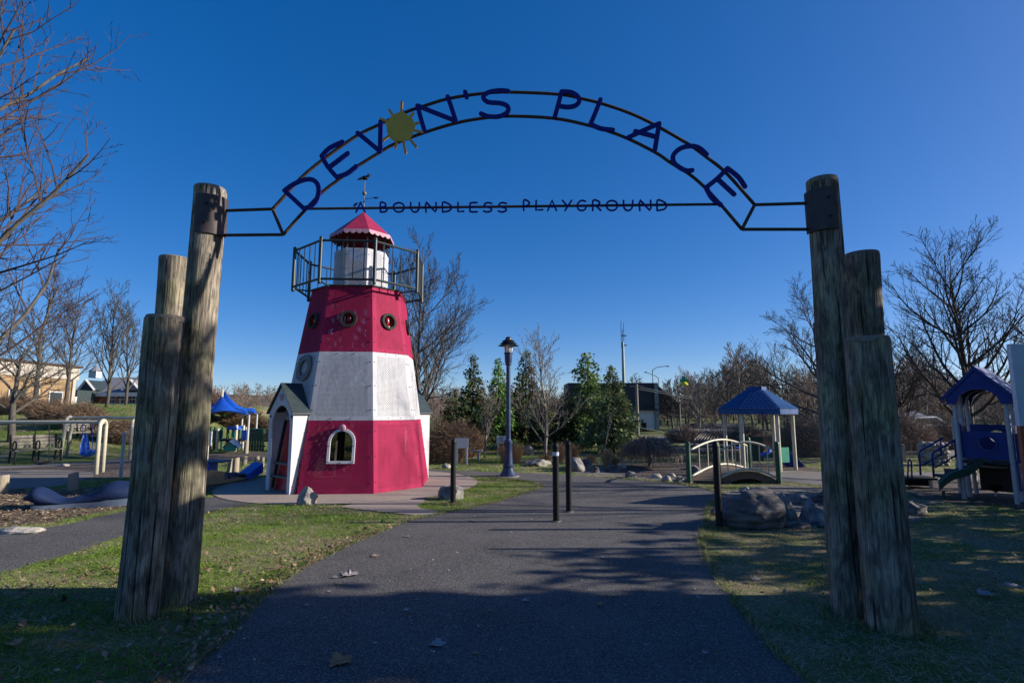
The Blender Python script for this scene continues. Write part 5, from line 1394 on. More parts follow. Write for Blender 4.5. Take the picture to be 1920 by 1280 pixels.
def far_house(name, u0, u1, vt, vr, vb, Y, label, mw, mr, ridge='x', windows=(), deep=6, cat='building', win_m=None):
    """gabled house facing the camera, ridge parallel to the picture"""
    p0, p1 = A(u0, vb, Y), A(u1, vb, Y); zb_ = min(p0.z, 0); ze2 = A(u0, vr, Y).z; zt2 = A((u0+u1)/2, vt, Y+deep/2).z
    t = thing(name, Vector(((p0.x+p1.x)/2, Y, 0)), label, cat)
    MB().box(((p0.x+p1.x)/2, Y+deep/2, (ze2+zb_)/2-.5), (p1.x-p0.x, deep, ze2-zb_+1.0)).build('wall', mw, t)
    o = .35
    MB().prism([(p0.x-o, Y-o, ze2), (p0.x-o, Y+deep/2, zt2), (p0.x-o, Y+deep+o, ze2)], Vector((p1.x-p0.x+2*o, 0, 0))).build('roof', mr, t)
    for (a, b, c, d) in windows:
        q0, q1 = A(a, d, Y), A(b, c, Y)
        f = MB(); f.box(((q0.x+q1.x)/2, Y-.05, (q0.z+q1.z)/2), (q1.x-q0.x, .1, q1.z-q0.z)); wo_ = f.build('window', M['trim'], t)
        g = MB(); k = .12*(q1.x-q0.x)
        for sx in (-1, 1):
            for sz in (-1, 1): g.box(((q0.x+q1.x)/2+sx*(q1.x-q0.x)*.22, Y-.08, (q0.z+q1.z)/2+sz*(q1.z-q0.z)*.22), ((q1.x-q0.x)*.36, .06, (q1.z-q0.z)*.36))
            
        g.build('pane', M['glass'], wo_)
    return t
far_house('far_house', 1690, 1760, 770, 790, 840, 46, 'pale far house behind the branches above the rail fence', M['trim'], M['greyroof'], windows=[(1700, 1712, 800, 815), (1730, 1742, 800, 815)])
far_house('far_house', 1768, 1860, 772, 788, 838, 55, 'grey far house seen between the blue unit and the stone pier', M['tanband'], M['darkroof'], windows=[(1776, 1790, 800, 812)])
cs = G(1773, 838); cs = A(1773, 838, 30)
cr = thing('crossing_sign', (cs.x, 30, 0), 'fluorescent lime diamond sign on a post far behind the blue stairs', 'road sign')
MB().tube([(cs.x, 30, -.1), (cs.x, 30, 1.1)], .03, n=6).build('post', M['mast'], cr)
zc = A(1773, 811, 30).z; h_ = .26
MB().prism([(cs.x, 29.95, zc-h_), (cs.x+h_*.8, 29.95, zc), (cs.x, 29.95, zc+h_), (cs.x-h_*.8, 29.95, zc)], Vector((0, .02, 0))).build('plate', M['lime'], cr)
MB().ball((cs.x, 29.93, zc+.09), .035, 8, 6).tube([(cs.x, 29.93, zc+.05), (cs.x, 29.93, zc-.03)], .02, n=5).tube([(cs.x, 29.93, zc-.03), (cs.x-.05, 29.93, zc-.13)], .014, n=5).tube([(cs.x, 29.93, zc-.03), (cs.x+.05, 29.93, zc-.13)], .014, n=5).build('walker_symbol', M['letterblack'], cr)
# parked pale car far right, mostly hidden by twigs
def parked_car(u, v, Y, label, L=4.3, rz=0.0, m=None):
    p = A(u, v, Y); t = thing('parked_car', (p.x, Y, 0), label, 'car')
    pr = [(-L/2, .35), (-L/2+.05, .75), (-L/2+.7, .88), (-L/2+1.25, 1.38), (L/2-1.5, 1.42), (L/2-.7, .95), (L/2-.05, .85), (L/2, .4), (L/2-.3, .28), (-L/2+.3, .28)]
    MB().prism([(a, -.82, z) for a, z in pr], Vector((0, 1.64, 0))).build('body', m or M['white_car'], t, world=False)
    MB().prism([(-L/2+.85, -.825, .92), (-L/2+1.32, -.825, 1.3), (L/2-1.55, -.825, 1.34), (L/2-.9, -.825, .95)], Vector((0, 1.65, 0))).build('window', M['glass'], t, world=False)
    for sx in (-L/2+.8, L/2-.8):
        for sy in (-.8, .8):
            wo_ = MB().tube([(sx, sy-.09, .31), (sx, sy+.09, .31)], .31, n=16).build('wheel', M['black'], t, world=False); MB().tube([(sx, sy-.1, .31), (sx, sy+.1, .31)], .17, n=12).build('rim', M['greypost'], wo_, world=False)
    t.rotation_euler = (0, 0, rz); return t
parked_car(1722, 826, 34, 'white parked car behind the rail fence', rz=.2)
# ---------------------------------------------------------------- left side: swings, benches, sculpture, stumps
def swing_set(pts_leg_pairs, beam, label, r=.055, rig=()):
    b = (G(*pts_leg_pairs[0][0])+G(*pts_leg_pairs[0][1]))/2
    t = thing('swing_set', b, label, 'swing set')
    Z = None
    for (la, lb, vt, uu) in pts_leg_pairs:
        pa, pb = G(*la), G(*lb); Y = (pa.y+pb.y)/2; top = A(uu, vt, Y)
        sp_ = Vector((0.12, .45, 0))
        pts = [pa-Vector((0, 0, .1))]
        for i in range(9):
            a = PI*i/8; c = Vector((top.x, top.y, top.z-.16)); k = pa-pb
            h_ = Vector((pa.x+(top.x-(pa.x+pb.x)/2), pa.y, 0)); 
            pts.append(Vector((top.x, Y, top.z-.18))+Vector(((pa.x-pb.x)*.5*math.cos(a), (pa.y-pb.y)*.5*math.cos(a), .18*math.sin(a))))
        pts.append(pb-Vector((0, 0, .1)))
        MB().tube(pts, r, n=10).build('leg_frame', M['cream'], t, smooth=True)
    q0, q1 = beam
    MB().tube([q0, q1], r*.95, n=10).build('beam', M['cream'], t, smooth=50)
    return t
sA = swing_set([((180, 889), (192, 885), 788, 194)], (A(-420, 791, 15.6), A(194, 791, 15.4)), 'cream swing frame with its beam running out of the left edge')
swing_set([((111, 864), (123, 861), 781, 131), ((243, 861), (251, 858), 782, 253)], (A(131, 782.5, 19.6), A(253, 783, 19.6)), 'cream swing frame behind, its beam ending at the left posts')
def hanging_swing(u, v0, v1, Y, du, label, bucket, m):
    a, b = A(u-du/2, v0, Y), A(u+du/2, v0, Y); c, d = A(u-du/2, v1, Y), A(u+du/2, v1, Y)
    t = thing('swing', Vector(((c.x+d.x)/2, Y, c.z)), label, 'swing')
    for p, q in ((a, c), (b, d)): MB().tube([p, q], .012, n=5).build('chain', M['chain'] if not bucket else M['brightblue'], t)
    w_ = d.x-c.x; cc = (c+d)/2
    if bucket:
        V = []; prof = [(-.75, .52, .07), (-.7, .3, .16), (-.62, .05, .22), (-.4, -.16, .25), (.1, -.22, .26), (.7, -.16, .24), (1.1, -.02, .16)]
        g = MB()
        rows = []
        for x, z, hw2 in prof: rows.append([(cc.x+x*w_*.5, cc.y+hw2*s, cc.z+z+abs(s)**2*.05) for s in (-1, -.6, 0, .6, 1)])
        for th_ in (0, .05):
            V += [(p[0]+th_*.3, p[1], p[2]-th_) for r_ in rows for p in r_]
        n = 5; N_ = len(rows)*n; F = []
        for i in range(len(rows)-1):
            for j in range(n-1):
                q = i*n+j; F += [(q, q+1, q+n+1, q+n), (N_+q, N_+q+n, N_+q+n+1, N_+q+1)]
            F += [(i*n, (i+1)*n, N_+(i+1)*n, N_+i*n), (i*n+n-1, N_+i*n+n-1, N_+(i+1)*n+n-1, (i+1)*n+n-1)]
        F += [tuple([j for j in range(n)]+[N_+j for j in range(n-1, -1, -1)]), tuple([N_-n+j for j in range(n-1, -1, -1)]+[2*N_-n+j for j in range(n)])]
        g.add(V, F); g.build('moulded_seat', m, t, smooth=60)
    else:
        g = MB(); k = 8; V = []
        for th_ in (0, .03):
            for i in range(k+1):
                f = i/k*2-1
                for s in (-.09, .09): V.append((cc.x+f*w_/2, cc.y+s, cc.z-.10*(1-f*f)-th_))
        n = (k+1)*2; F = []
        for i in range(k):
            q = i*2; F += [(q, q+1, q+3, q+2), (n+q, n+q+2, n+q+3, n+q+1), (q, q+2, n+q+2, n+q), (q+1, n+q+1, n+q+3, q+3)]
        F += [(0, n, n+1, 1), (n-2, n-1, 2*n-1, 2*n-2)]
        g.add(V, F); g.build('strap_seat', m, t)
    return t
hanging_swing(164, 784, 842, 19.6, 18, 'bright blue moulded bucket swing hanging from the rear frame', True, M['brightblue'])
hanging_swing(79, 793, 862, 15.5, 26, 'black strap swing hanging from the front beam', False, M['black'])
pst = G(226, 896); tt = A(234, 812, pst.y)
wp = thing('slim_post', pst, 'slim pale grey post standing alone left of the timber posts', 'post')
MB().tube([pst-Vector((0, 0, .1)), Vector((pst.x, pst.y, tt.z))], .045, n=10).build('shaft', M['greypost'], wp, smooth=50)
MB().lathe([(.05, tt.z), (.05, tt.z+.02), (.02, tt.z+.04)], pst, n=12).build('cap', M['greypost'], wp)

def bench(u0, v0, u1, v1, label, hgt=.42):
    a, b = G(u0, v0), G(u1, v1); a.z = hz(a.x, a.y); b.z = a.z
    d = (b-a).normalized(); n = Vector((-d.y, d.x, 0))
    if n.y < 0: n = -n
    t = thing('park_bench', (a+b)/2, label, 'bench', 'dark ring-armed benches by the swings')
    for i in range(4):
        o = n*(.06+.12*i); MB().prism([a+o+Vector((0, 0, hgt)), b+o+Vector((0, 0, hgt)), b+o+n*.09+Vector((0, 0, hgt)), a+o+n*.09+Vector((0, 0, hgt))], Vector((0, 0, .035))).build('seat_slat', M['pole'], t)
    for i in range(4):
        o = n*(.54+.03*i)+Vector((0, 0, hgt+.08+.11*i)); MB().prism([a+o, b+o, b+o+Vector((0, 0, .085)), a+o+Vector((0, 0, .085))], n*.03).build('back_slat', M['pole'], t)
    for f in (0.02, .5, .98):
        c = a.lerp(b, f); g = MB()
        g.tube([c+n*.05-Vector((0, 0, .05)), c+n*.08+Vector((0, 0, hgt))], .03, n=6); g.tube([c+n*.55-Vector((0, 0, .05)), c+n*.50+Vector((0, 0, hgt)), c+n*.66+Vector((0, 0, hgt+.52))], .03, n=6)
        ring_c = c+n*.22+Vector((0, 0, hgt+.17))
        g.tube([ring_c+(n*math.cos(2*PI*i/16)+Vector((0, 0, 1))*math.sin(2*PI*i/16))*.15 for i in range(17)], .022, n=6)
        g.build('ring_frame', M['black'], t)
    return t
bench(26, 872, 116, 866, 'dark slatted bench with ring armrests, left of the swing legs')
bench(131, 853, 185, 849, 'dark slatted bench farther back, behind the blue swing')

# navy whale-like sculpture lying in the wood chips
wa, wb = G(45, 958), G(330, 940)
whale = thing('whale_sculpture', (wa+wb)/2, 'navy blue whale-shaped play sculpture lying on wood chips', 'play sculpture')
ax = (wb-wa); Lw = ax.length; ax.normalize(); sn = Vector((-ax.y, ax.x, 0))
def lerp_tab(tab, f):
    for i in range(len(tab)-1):
        if tab[i][0] <= f <= tab[i+1][0]:
            t_ = (f-tab[i][0])/(tab[i+1][0]-tab[i][0]); t_ = t_*t_*(3-2*t_)
            return tab[i][1]+(tab[i+1][1]-tab[i][1])*t_
    return tab[-1][1]
def zat(u, v): return A(u, v, G(u, 955).y+.25).z*1.12+.02
f_of = lambda u: max(0, min(1, (u-45)/285))
top = [(0, zat(40, 930)), (.06, zat(58, 916)), (.26, zat(118, 938)), (.36, zat(150, 934)), (.58, zat(205, 913)), (.72, zat(240, 916)), (.9, .36), (1.0, .16)]
wid = [(0, .16), (.08, .31), (.28, .27), (.6, .40), (.8, .33), (1.0, .05)]
bot = [(0, .16), (.12, .05), (.3, .035), (1, .03)]
V = []; NS = 34; NC = 18
for i in range(NS+1):
    f = i/NS; c = wa+ax*(Lw*f-.06)+sn*.25; zt = lerp_tab(top, f); zb_ = lerp_tab(bot, f); w_ = lerp_tab(wid, f); hh = (zt-zb_)
    for j in range(NC):
        a = 2*PI*j/NC; x_ = math.cos(a); y_ = math.sin(a)
        x_ = math.copysign(abs(x_)**.8, x_)
        V.append(c+sn*w_*x_+Vector((0, 0, zb_+hh*(.5+.5*y_))))
F = [(i*NC+j, i*NC+(j+1) % NC, (i+1)*NC+(j+1) % NC, (i+1)*NC+j) for i in range(NS) for j in range(NC)]+[tuple(range(NC-1, -1, -1)), tuple(NS*NC+j for j in range(NC))]
wm = MB(); wm.add(V, F); wm.build('body', M['whale'], whale, smooth=True)
pl_ = MB(); V = []
for i in range(21):
    f = .05+.95*i/20; c = wa+ax*(Lw*f-.02)+sn*.25; w_ = lerp_tab(wid, f)*1.12+.02
    V += [c-sn*w_+Vector((0, 0, -.02)), c-sn*w_*.94+Vector((0, 0, .075+.09*f*(1 if f > .5 else .4))), c+sn*w_*.94+Vector((0, 0, .075)), c+sn*w_+Vector((0, 0, -.02))]
F = [(i*4+j, (i+1)*4+j, (i+1)*4+j+1, i*4+j+1) for i in range(20) for j in range(3)]+[(0, 1, 2, 3), (83, 82, 81, 80)]
pl_.add(V, F); pl_.build('plinth', M['whalepale'], whale, smooth=30)

def stump(u, v, wpx, hpx, label, tilt=0.0, square=False):
    b = G(u, v); b.z = float(hz(b.x, b.y)); d = b.y*CP-EYE*SP; r = wpx/2000*d; h = hpx/1000*d
    t = thing('timber_bollard', b, label, 'timber bollard', 'short timber bollards along the lawns')
    n = 14; m = MB(); V = []
    for z, rr in ((-.1, 1.02), (h*.3, 1.0), (h*.7, .98), (h-.03, .96), (h, .88)):
        for j in range(n):
            a = 2*PI*j/n; V.append((b.x+tilt*z+r*rr*math.cos(a)*(1+.03*math.sin(3*a)), b.y+r*rr*math.sin(a), b.z+z+(.02*math.cos(a) if z >= h-.03 else 0)))
    F = [(i*n+j, i*n+(j+1) % n, (i+1)*n+(j+1) % n, (i+1)*n+j) for i in range(4) for j in range(n)]
    m.add(V, F); m.build('shaft', M['stump'], t, smooth=50)
    e = MB(); e.add(V[-n:], [tuple(range(n))]); e.build('cut_end', M['wood_end'], t)
stump(136, 920, 17, 33, 'timber bollard behind the navy whale sculpture', -.05)
stump(2, 925, 20, 33, 'timber bollard cut by the left edge of the picture')
stump(429, 885, 9, 24, 'leaning timber bollard, left one of the close pair before the tan sway board', .12)
stump(441, 886, 12, 27, 'thicker timber bollard, right one of the close pair before the tan sway board')
stump(458, 872, 9, 16, 'short timber bollard just right of the close pair')
stump(482, 868, 8, 13, 'timber bollard nearest the lighthouse porch')
stump(461, 850, 8, 23, 'tall timber bollard at the corner of the green playhouse')
stump(492, 875, 6, 17, 'dark timber bollard half hidden by the porch leg')

# tan sway glider with blue seats
ga, gb = G(372, 912), G(464, 903)
gl = thing('sway_glider', (ga+gb)/2, 'tan boat-shaped sway glider with blue lettering and blue seats', 'play glider')
gd = (gb-ga); GL = gd.length; gd.normalize(); gn = Vector((-gd.y, gd.x, 0))
def side(off, nm):
    m = MB(); n = 24; bt = []; tp = []
    for i in range(n+1):
        f = i/n; tp.append(ga+gd*GL*f+gn*off+Vector((0, 0, .28+.08*math.sin(f*5.2+.2)-.12*f*f))); bt.append(ga+gd*GL*f+gn*off+Vector((0, 0, .02+.16*max(0, f-.45)**1.3)))
    for i in range(n): m.prism([bt[i], bt[i+1], tp[i+1], tp[i]], gn*.03)
    return m.build(nm, M['tanply'], gl)
s_ = side(0, 'side_board'); side(.75, 'side_board')
m = MB(); m.prism([ga+gn*.04+Vector((0, 0, .16)), gb+gn*.04+Vector((0, 0, .16)), gb+gn*.74+Vector((0, 0, .16)), ga+gn*.74+Vector((0, 0, .16))], Vector((0, 0, .03))); m.build('floor', M['steeldeck'], gl)
x0 = (G(409, 905)-ga).dot(gd)
for i, ch in enumerate('SWAY'):
    m = MB()
    for j, s in enumerate(FONT[ch]):
        m.strip([ga+gd*(x0+.075*i*1.0+.056*px_)-gn*.006+Vector((0, 0, .12+.13*py_)) for px_, py_ in s], .010, -gn, .006+.001*j)
    m.build('letter', M['cobalt'], s_)
MB().box(ga+gd*.28+gn*.4+Vector((0, 0, .40)), (.34, .5, .22), rz=.1).build('seat', M['brightblue'], gl)
MB().box(ga+gd*.42+gn*.4+Vector((0, 0, .53)), (.7, .55, .03), rz=.1).build('table', M['lampblue'], gl)
MB().prism([gb+gn*.1+Vector((0, 0, .14)), gb+gd*.42+gn*.1+Vector((0, 0, .42)), gb+gd*.42+gn*.1+Vector((0, 0, .18)), gb+gd*.05+gn*.1+Vector((0, 0, .03))], gn*.55).build('ramp', M['brightblue'], gl)
# information boards
def board(u, v, u0, u1, v0, v1, legs, label, text=0, single=False, m=None):
    b = G(u, v); b.z = 0; t = thing('information_board', b, label, 'sign board')
    p, q = A(u0, v1, b.y), A(u1, v0, b.y)
    bo_ = MB(); bo_.box(((p.x+q.x)/2, b.y, (p.z+q.z)/2), (q.x-p.x, .04, q.z-p.z)); bb = bo_.build('panel', m or M['signwhite'], t)
    for lu in legs:
        x = A(lu, v1, b.y).x; MB().box((x, b.y+.045, q.z/2-.05), (.06, .045, q.z+.1)).build('leg', M['signwhite'], t)
    for i, (f0, f1) in enumerate(text or []):
        g = MB(); z = q.z-(q.z-p.z)*(.2+.17*i); g.box((p.x+(q.x-p.x)*(f0+f1)/2, b.y-.024, z), ((q.x-p.x)*(f1-f0), .006, (q.z-p.z)*.07)); g.build('lettering', M['letterblack'], bb)
    return t
board(866, 872, 853, 878, 821, 840, (857, 875), 'blank white board on two legs right of the lighthouse')
board(940, 858, 931, 950, 817, 831, (934, 948), 'white information board with dark lettering behind the lamp post', text=[(.25, .7), (.3, .65), (.42, .58), (.3, .75)])
board(388, 873, 383, 398, 808, 835, (388,), 'white notice on a single post at the right edge of the left timber posts', text=[(.35, .75), (.4, .6), (.35, .55)])
# picnic bench near the white board
pb = thing('low_bench', G(868, 866), 'low grey plank bench behind the blank white board', 'bench')
o = G(840, 862); MB().box(o+Vector((.3, 0, .32)), (1.9, .3, .05)).build('seat', M['greypost'], pb)
for s in (-.5, 1.1): MB().box(o+Vector((s, 0, .14)), (.08, .26, .34)).build('leg', M['greypost'], pb)

# ---------------------------------------------------------------- far playground with blue shade sails
fp = G(425, 846); FY = fp.y
play = thing('far_playground', fp, 'green play structure with tube posts and little blue roofs, left of the lighthouse', 'play structure')
def F_(u, v, dy=0.0): return A(u, v, FY+dy)
def fbox(nm, m, u0, v0, u1, v1, dy=0.0, th=.05):
    p, q = F_(u0, v1, dy), F_(u1, v0, dy); return MB().box(((p.x+q.x)/2, FY+dy, (p.z+q.z)/2), (q.x-p.x, th, q.z-p.z)).build(nm, m, play)
for u, v0, dy in [(396, 800, 0), (404, 800, .8), (409, 803, 0), (418, 800, 1.2), (428, 800, .2), (444, 796, .0), (450, 798, 1.0), (457, 797, .4), (462, 800, 1.4)]:
    p = F_(u, v0, dy); MB().tube([(p.x, FY+dy, -.1), (p.x, FY+dy, p.z)], .06, n=8).build('post', M['cream'] if u in (409, 444, 457, 462) else M['green'], play, smooth=50)
for u in range(470, 500, 5):
    p = F_(u, 803, .3); MB().tube([(p.x, FY+.3, -.1), (p.x, FY+.3, p.z)], .05, n=6).build('climber_post', M['green'], play)
for v in (805, 815, 824, 836): 
    p, q = F_(469, v, .3), F_(497, v, .3); MB().tube([p, q], .035, n=6).build('climber_bar', M['green'], play)
fbox('panel', M['green'], 397, 806, 406, 828); fbox('panel', M['green'], 408, 805, 418, 822, .5); fbox('panel', M['teal'], 434, 803, 441, 820, .1); fbox('panel', M['brightblue'], 452, 806, 463, 824, .2)
fbox('deck', M['steeldeck'], 396, 822, 464, 826, .6, 1.0)
g = MB(); c = [F_(424, 805, -.1), F_(425, 801, -.1), F_(430, 799, -.1), F_(437, 799, -.1), F_(443, 801, -.1), F_(444, 805, -.1)]; g.prism(c, Vector((0, .8, 0))); g.build('arched_roof', M['brightblue'], play)
# little green playhouse
hu = [(419, 845), (441, 845), (441, 837), (430, 830), (419, 838)]
g = MB(); g.prism([F_(u, v, -1.2) for u, v in hu], Vector((0, .06, 0))); g.build('gable_wall', M['teal'], play)
g = MB(); g.prism([F_(429, 829, -1.25), F_(443, 840, -1.25), F_(455, 837, -.2), F_(440, 823, -.2)], Vector((0, 0, .05))); g.build('roof_slope', M['lampblue'], play)
g = MB(); g.prism([F_(429, 829, -1.25), F_(417, 840, -1.25), F_(425, 836, -.2), F_(440, 823, -.2)], Vector((0, 0, .05))); g.build('roof_slope', M['slidegreen'], play)
def sail(apex, corners, label, sag, mast=None):
    t = thing('shade_sail', Vector((apex.x, apex.y, 0)), label, 'shade sail')
    n = 8; g = MB()
    for i in range(len(corners)):
        a, b = corners[i], corners[(i+1) % len(corners)]; V = []
        for r_ in range(n+1):
            for s in range(n+1):
                f = r_/n; p = a.lerp(b, s/n); p = p+((apex*1.0-p)*0)+Vector((0, 0, sag*.5*math.sin(PI*s/n)))
                q = apex.lerp(p, f); q.z -= sag*math.sin(PI*f)*.9
                V.append(q)
        k = n+1; g.add(V, [(r_*k+s, r_*k+s+1, (r_+1)*k+s+1, (r_+1)*k+s) for r_ in range(n) for s in range(n)])
    o = g.build('canopy', M['brightblue'], t, smooth=60); md = o.modifiers.new('cloth', 'SOLIDIFY'); md.thickness = .02
    for c in corners: MB().tube([Vector((c.x, c.y, -.1)), c], .05, n=8).build('mast', M['greypost'], t, smooth=50)
    if mast: MB().tube([apex-Vector((0, 0, .3)), Vector((apex.x, apex.y, mast))], .05, n=6).build('peak_mast', M['cream'], t)
    ed_ = MB()
    for i in range(len(corners)): ed_.tube([corners[i], corners[(i+1) % 4]], .02, n=4)
    return t
ap = F_(416.5, 743, 1.5); 
sail(ap, [F_(378, 777, -.6), F_(467, 777.5, -.4), F_(455, 771, 3.6), F_(386, 771, 3.6)], 'nearer bright blue peaked shade sail over the green playground', .32, F_(416.5, 729, 1.5).z)
ap2 = F_(421, 735, 6)
sail(ap2, [F_(384, 768, 4.0), F_(482, 776, 3.5), F_(470, 768, 8), F_(380, 764, 8)], 'second blue shade sail behind, its point reaching towards the lighthouse', .35, None)
# ---------------------------------------------------------------- far buildings, poles and masts
def seg(u0, u1, v0, v1, Y): p, q = A(u0, v1, Y), A(u1, v0, Y); return p, q
# tan flat-roofed hall at the far left
xw = A(145, 700, 52.3).x; zt_h = A(145, 690, 52.3).z; zf_h = zt_h-1.15
hall = thing('flat_roofed_hall', (xw-8, 42, 1.5), 'tan flat-roofed hall with pale fascia behind the trees at the far left', 'building')
MB().box((xw-8, 40.15, zf_h/2), (16, 24.3, zf_h)).build('wall', M['tancladding'], hall)
MB().box((xw-8, 40.15, (zt_h+zf_h)/2), (16.25, 24.55, zt_h-zf_h)).build('fascia', M['tanband'], hall)
MB().box((xw-8, 40.15, zt_h+.1), (16.6, 24.9, .2)).build('coping', M['rust'], hall)
for yy in (34, 38, 42, 46, 50): 
    wi = MB().box((xw+.04, yy, 2.9), (.14, 1.5, 1.3)).build('window', M['trim'], hall); MB().box((xw+.09, yy, 2.9), (.1, 1.3, 1.1)).build('pane', M['glass'], wi)
for yy in (32, 36, 40, 44, 48, 51.9): MB().box((xw+.06, yy, zf_h/2-.01), (.2, .35, zf_h)).build('pilaster', M['tanband'], hall)
def hb(nm, m, u0, v0, u1, v1, y0, th, par):
    a, b = A(u0, v1, Y), A(u1, v0, Y); return MB().box(((a.x+b.x)/2, y0, (a.z+b.z)/2), (b.x-a.x, th, b.z-a.z)).build(nm, m, par)
# brick school with grey roof, dormers and cupola
Y = 66; p, q = seg(146, 330, 740, 800, Y); zE = A(200, 737, Y).z; zR = A(200, 708, Y+6).z
sch = thing('brick_school', Vector(((p.x+q.x)/2, Y, 1.5)), 'red brick school with grey shingle roof, dormer gables and white cupola', 'building')
MB().box(((p.x+q.x)/2, Y+5, zE/2), (q.x-p.x, 10, zE)).build('wall', M['brick'], sch)
rf = MB(); rf.prism([(p.x-.4, Y-.6, zE), (p.x-.4, Y+5, zR), (p.x-.4, Y+10.6, zE)], Vector((q.x-p.x+.8, 0, 0))); rfo = rf.build('roof', M['greyroof'], sch)
MB().box(((p.x+q.x)/2, Y-.62, zE-.15), (q.x-p.x+.9, .12, .5)).build('eaves_trim', M['trim'], sch)
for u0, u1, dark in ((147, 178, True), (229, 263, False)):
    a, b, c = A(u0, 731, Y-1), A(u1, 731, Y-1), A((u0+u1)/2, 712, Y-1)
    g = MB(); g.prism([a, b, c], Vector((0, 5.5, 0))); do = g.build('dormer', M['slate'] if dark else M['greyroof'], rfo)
    for e0, e1 in ((a, c), (c, b)): MB().tube([e0-Vector((0, .1, 0)), e1-Vector((0, .1, 0))], .16, n=4).build('bargeboard', M['trim'], rfo)
for u in (205, 222, 243, 262, 280):
    f = hb('window', M['trim'], u, 740, u+13, 757, Y-.06, .14, sch)
    for i in range(2):
        for j in range(2): hb('pane', M['glass'], u+1.2+i*5.7, 741.5+j*7.6, u+6.0+i*5.7, 747.8+j*7.6, Y-.12, .08, f)
hb('porch_wall', M['slate'], 146, 733, 188, 770, Y-2, 3, sch)
for u in (150, 166, 184): hb('porch_column', M['trim'], u, 745, u+3, 790, Y-3.7, .3, sch)
hb('porch_base', M['greypost'], 146, 757, 330, 792, Y-2.2, 1.5, sch)
cu = A(178, 707, Y+5); g = MB(); g.box((cu.x, Y+5, cu.z+.35), (1.0, 1.0, .9)); cpo = g.build('cupola', M['trim'], sch)
MB().lathe([(.75, .8), (.45, 1.1), (.1, 1.5), (.02, 1.8)], (cu.x, Y+5, cu.z), n=8).build('cupola_roof', M['greyroof'], cpo)
# dark barn-like building behind the spruces
Y = 46
barn = thing('dark_roofed_building', Vector((A(1165, 800, Y).x, Y, 0)), 'low building with a huge black roof and white end wall behind the evergreens', 'building')
def bb(nm, m, u0, v0, u1, v1, y0, th, par=None):
    a, b = A(u0, v1, Y), A(u1, v0, Y); return MB().box(((a.x+b.x)/2, y0, (a.z+b.z)/2), (b.x-a.x, th, b.z-a.z)).build(nm, m, par or barn)
bb('front_roof', M['darkroof'], 1066, 717.5, 1231, 768, Y+2, 4)
g = MB(); g.prism([A(1229, 718.5, Y+1), A(1278, 760, Y+1), A(1278, 776, Y+1), A(1229, 776, Y+1)], Vector((0, 6, 0))); g.build('side_roof', M['darkroof'], barn)
bb('roof_trim', M['mast'], 1228.5, 718, 1232.5, 806, Y-.12, .2)
bb('white_wall', M['trim'], 1189, 768, 1229, 806, Y+1.5, 3); dr = bb('door_opening', M['black'], 1199, 792, 1211, 806, Y-.06, .14)
bb('slate_wall', M['slate'], 1075, 768, 1188, 806, Y+2.5, 3); bb('gutter', M['darkroof'], 1170, 766, 1232, 769.5, Y-.2, .3)  # wall left of the white one, in dark slate sheet
# white shed, pergola and picnic shelter
Y = 32; shd = thing('white_shed', Vector((A(1340, 830, Y).x, Y, 0)), 'low white shed with pale roof behind the footbridge', 'building')
bb('wall', M['trim'], 1288, 811, 1392, 838, Y+1.5, 3, shd); g = MB(); a, b = A(1284, 811, Y-.3), A(1396, 811, Y-.3); tz = A(1340, 804, Y+1.5).z
g.prism([a, Vector((a.x, Y+1.5, tz)), Vector((a.x, Y+3.3, a.z))], Vector((b.x-a.x, 0, 0))); g.build('roof', M['trim'], shd)
Y = 26; per = thing('trellis_shelter', Vector((A(1350, 836, Y).x, Y, 0)), 'dark lattice shelter with toothed roof edge in front of the white shed', 'shelter')
a, b, c, d = A(1300, 826, Y), A(1318, 812, Y+1), A(1392, 812, Y+1), A(1404, 826, Y)
for i in range(18):
    f = i/17; MB().tube([a.lerp(d, f), b.lerp(c, f)+Vector((0, 0, .05))], .035, n=4).build('rafter', M['pole'], per)
MB().tube([b, c], .05, n=5).build('ridge_beam', M['pole'], per); MB().tube([a, d], .05, n=5).build('eave_beam', M['pole'], per)
for u in (1302, 1335, 1368, 1402): p = A(u, 826, Y); MB().tube([Vector((p.x, Y, -.1)), p], .06, n=6).build('post', M['pole'], per)
Y = 58; far_house('picnic_shelter', 1318, 1396, 793, 803, 806, 50, 'dark hipped roof of a picnic shelter on the far green', M['slate'], M['darkroof'], deep=4, cat='shelter')
# poles
def pole(nm, u, vb, vt, Y, r, label, m, cat='pole', extra=None, r1=None):
    a, b = A(u, vb, Y), A(u, vt, Y); z0 = float(hz(a.x, Y))
    t = thing(nm, Vector((a.x, Y, z0)), label, cat)
    MB().tube([Vector((a.x, Y, z0-.3)), Vector((a.x, Y, b.z))], [r, r1 or r*.75], n=8).build('shaft', m, t, smooth=50)
    if extra: extra(t, Vector((a.x, Y, b.z)))
    return t
def ants(t, p):
    for dx, h in ((-.12, 2.0), (.12, 1.8), (.0, 1.2)):
        MB().tube([p+Vector((dx, 0, -.6)), p+Vector((dx, 0, h))], .03, n=5).build('antenna', M['mast'], t)
    for dz in (-.3, .6, -4, -6.5): MB().box(p+Vector((.1, 0, dz)), (.5, .1, .12)).build('clamp', M['mast'], t)
    for dz in (-6.6, -6.9): MB().box(p+Vector((-.7 if dz < -6.7 else .3, 0, dz)), (1.0, .2, .5)).build('cabinet', M['trim'], t)
pole('radio_mast', 1172, 805, 641, 50, .20, 'tall green-grey radio mast with whip antennas above the dark roof', M['mast'], 'mast', ants, .12)
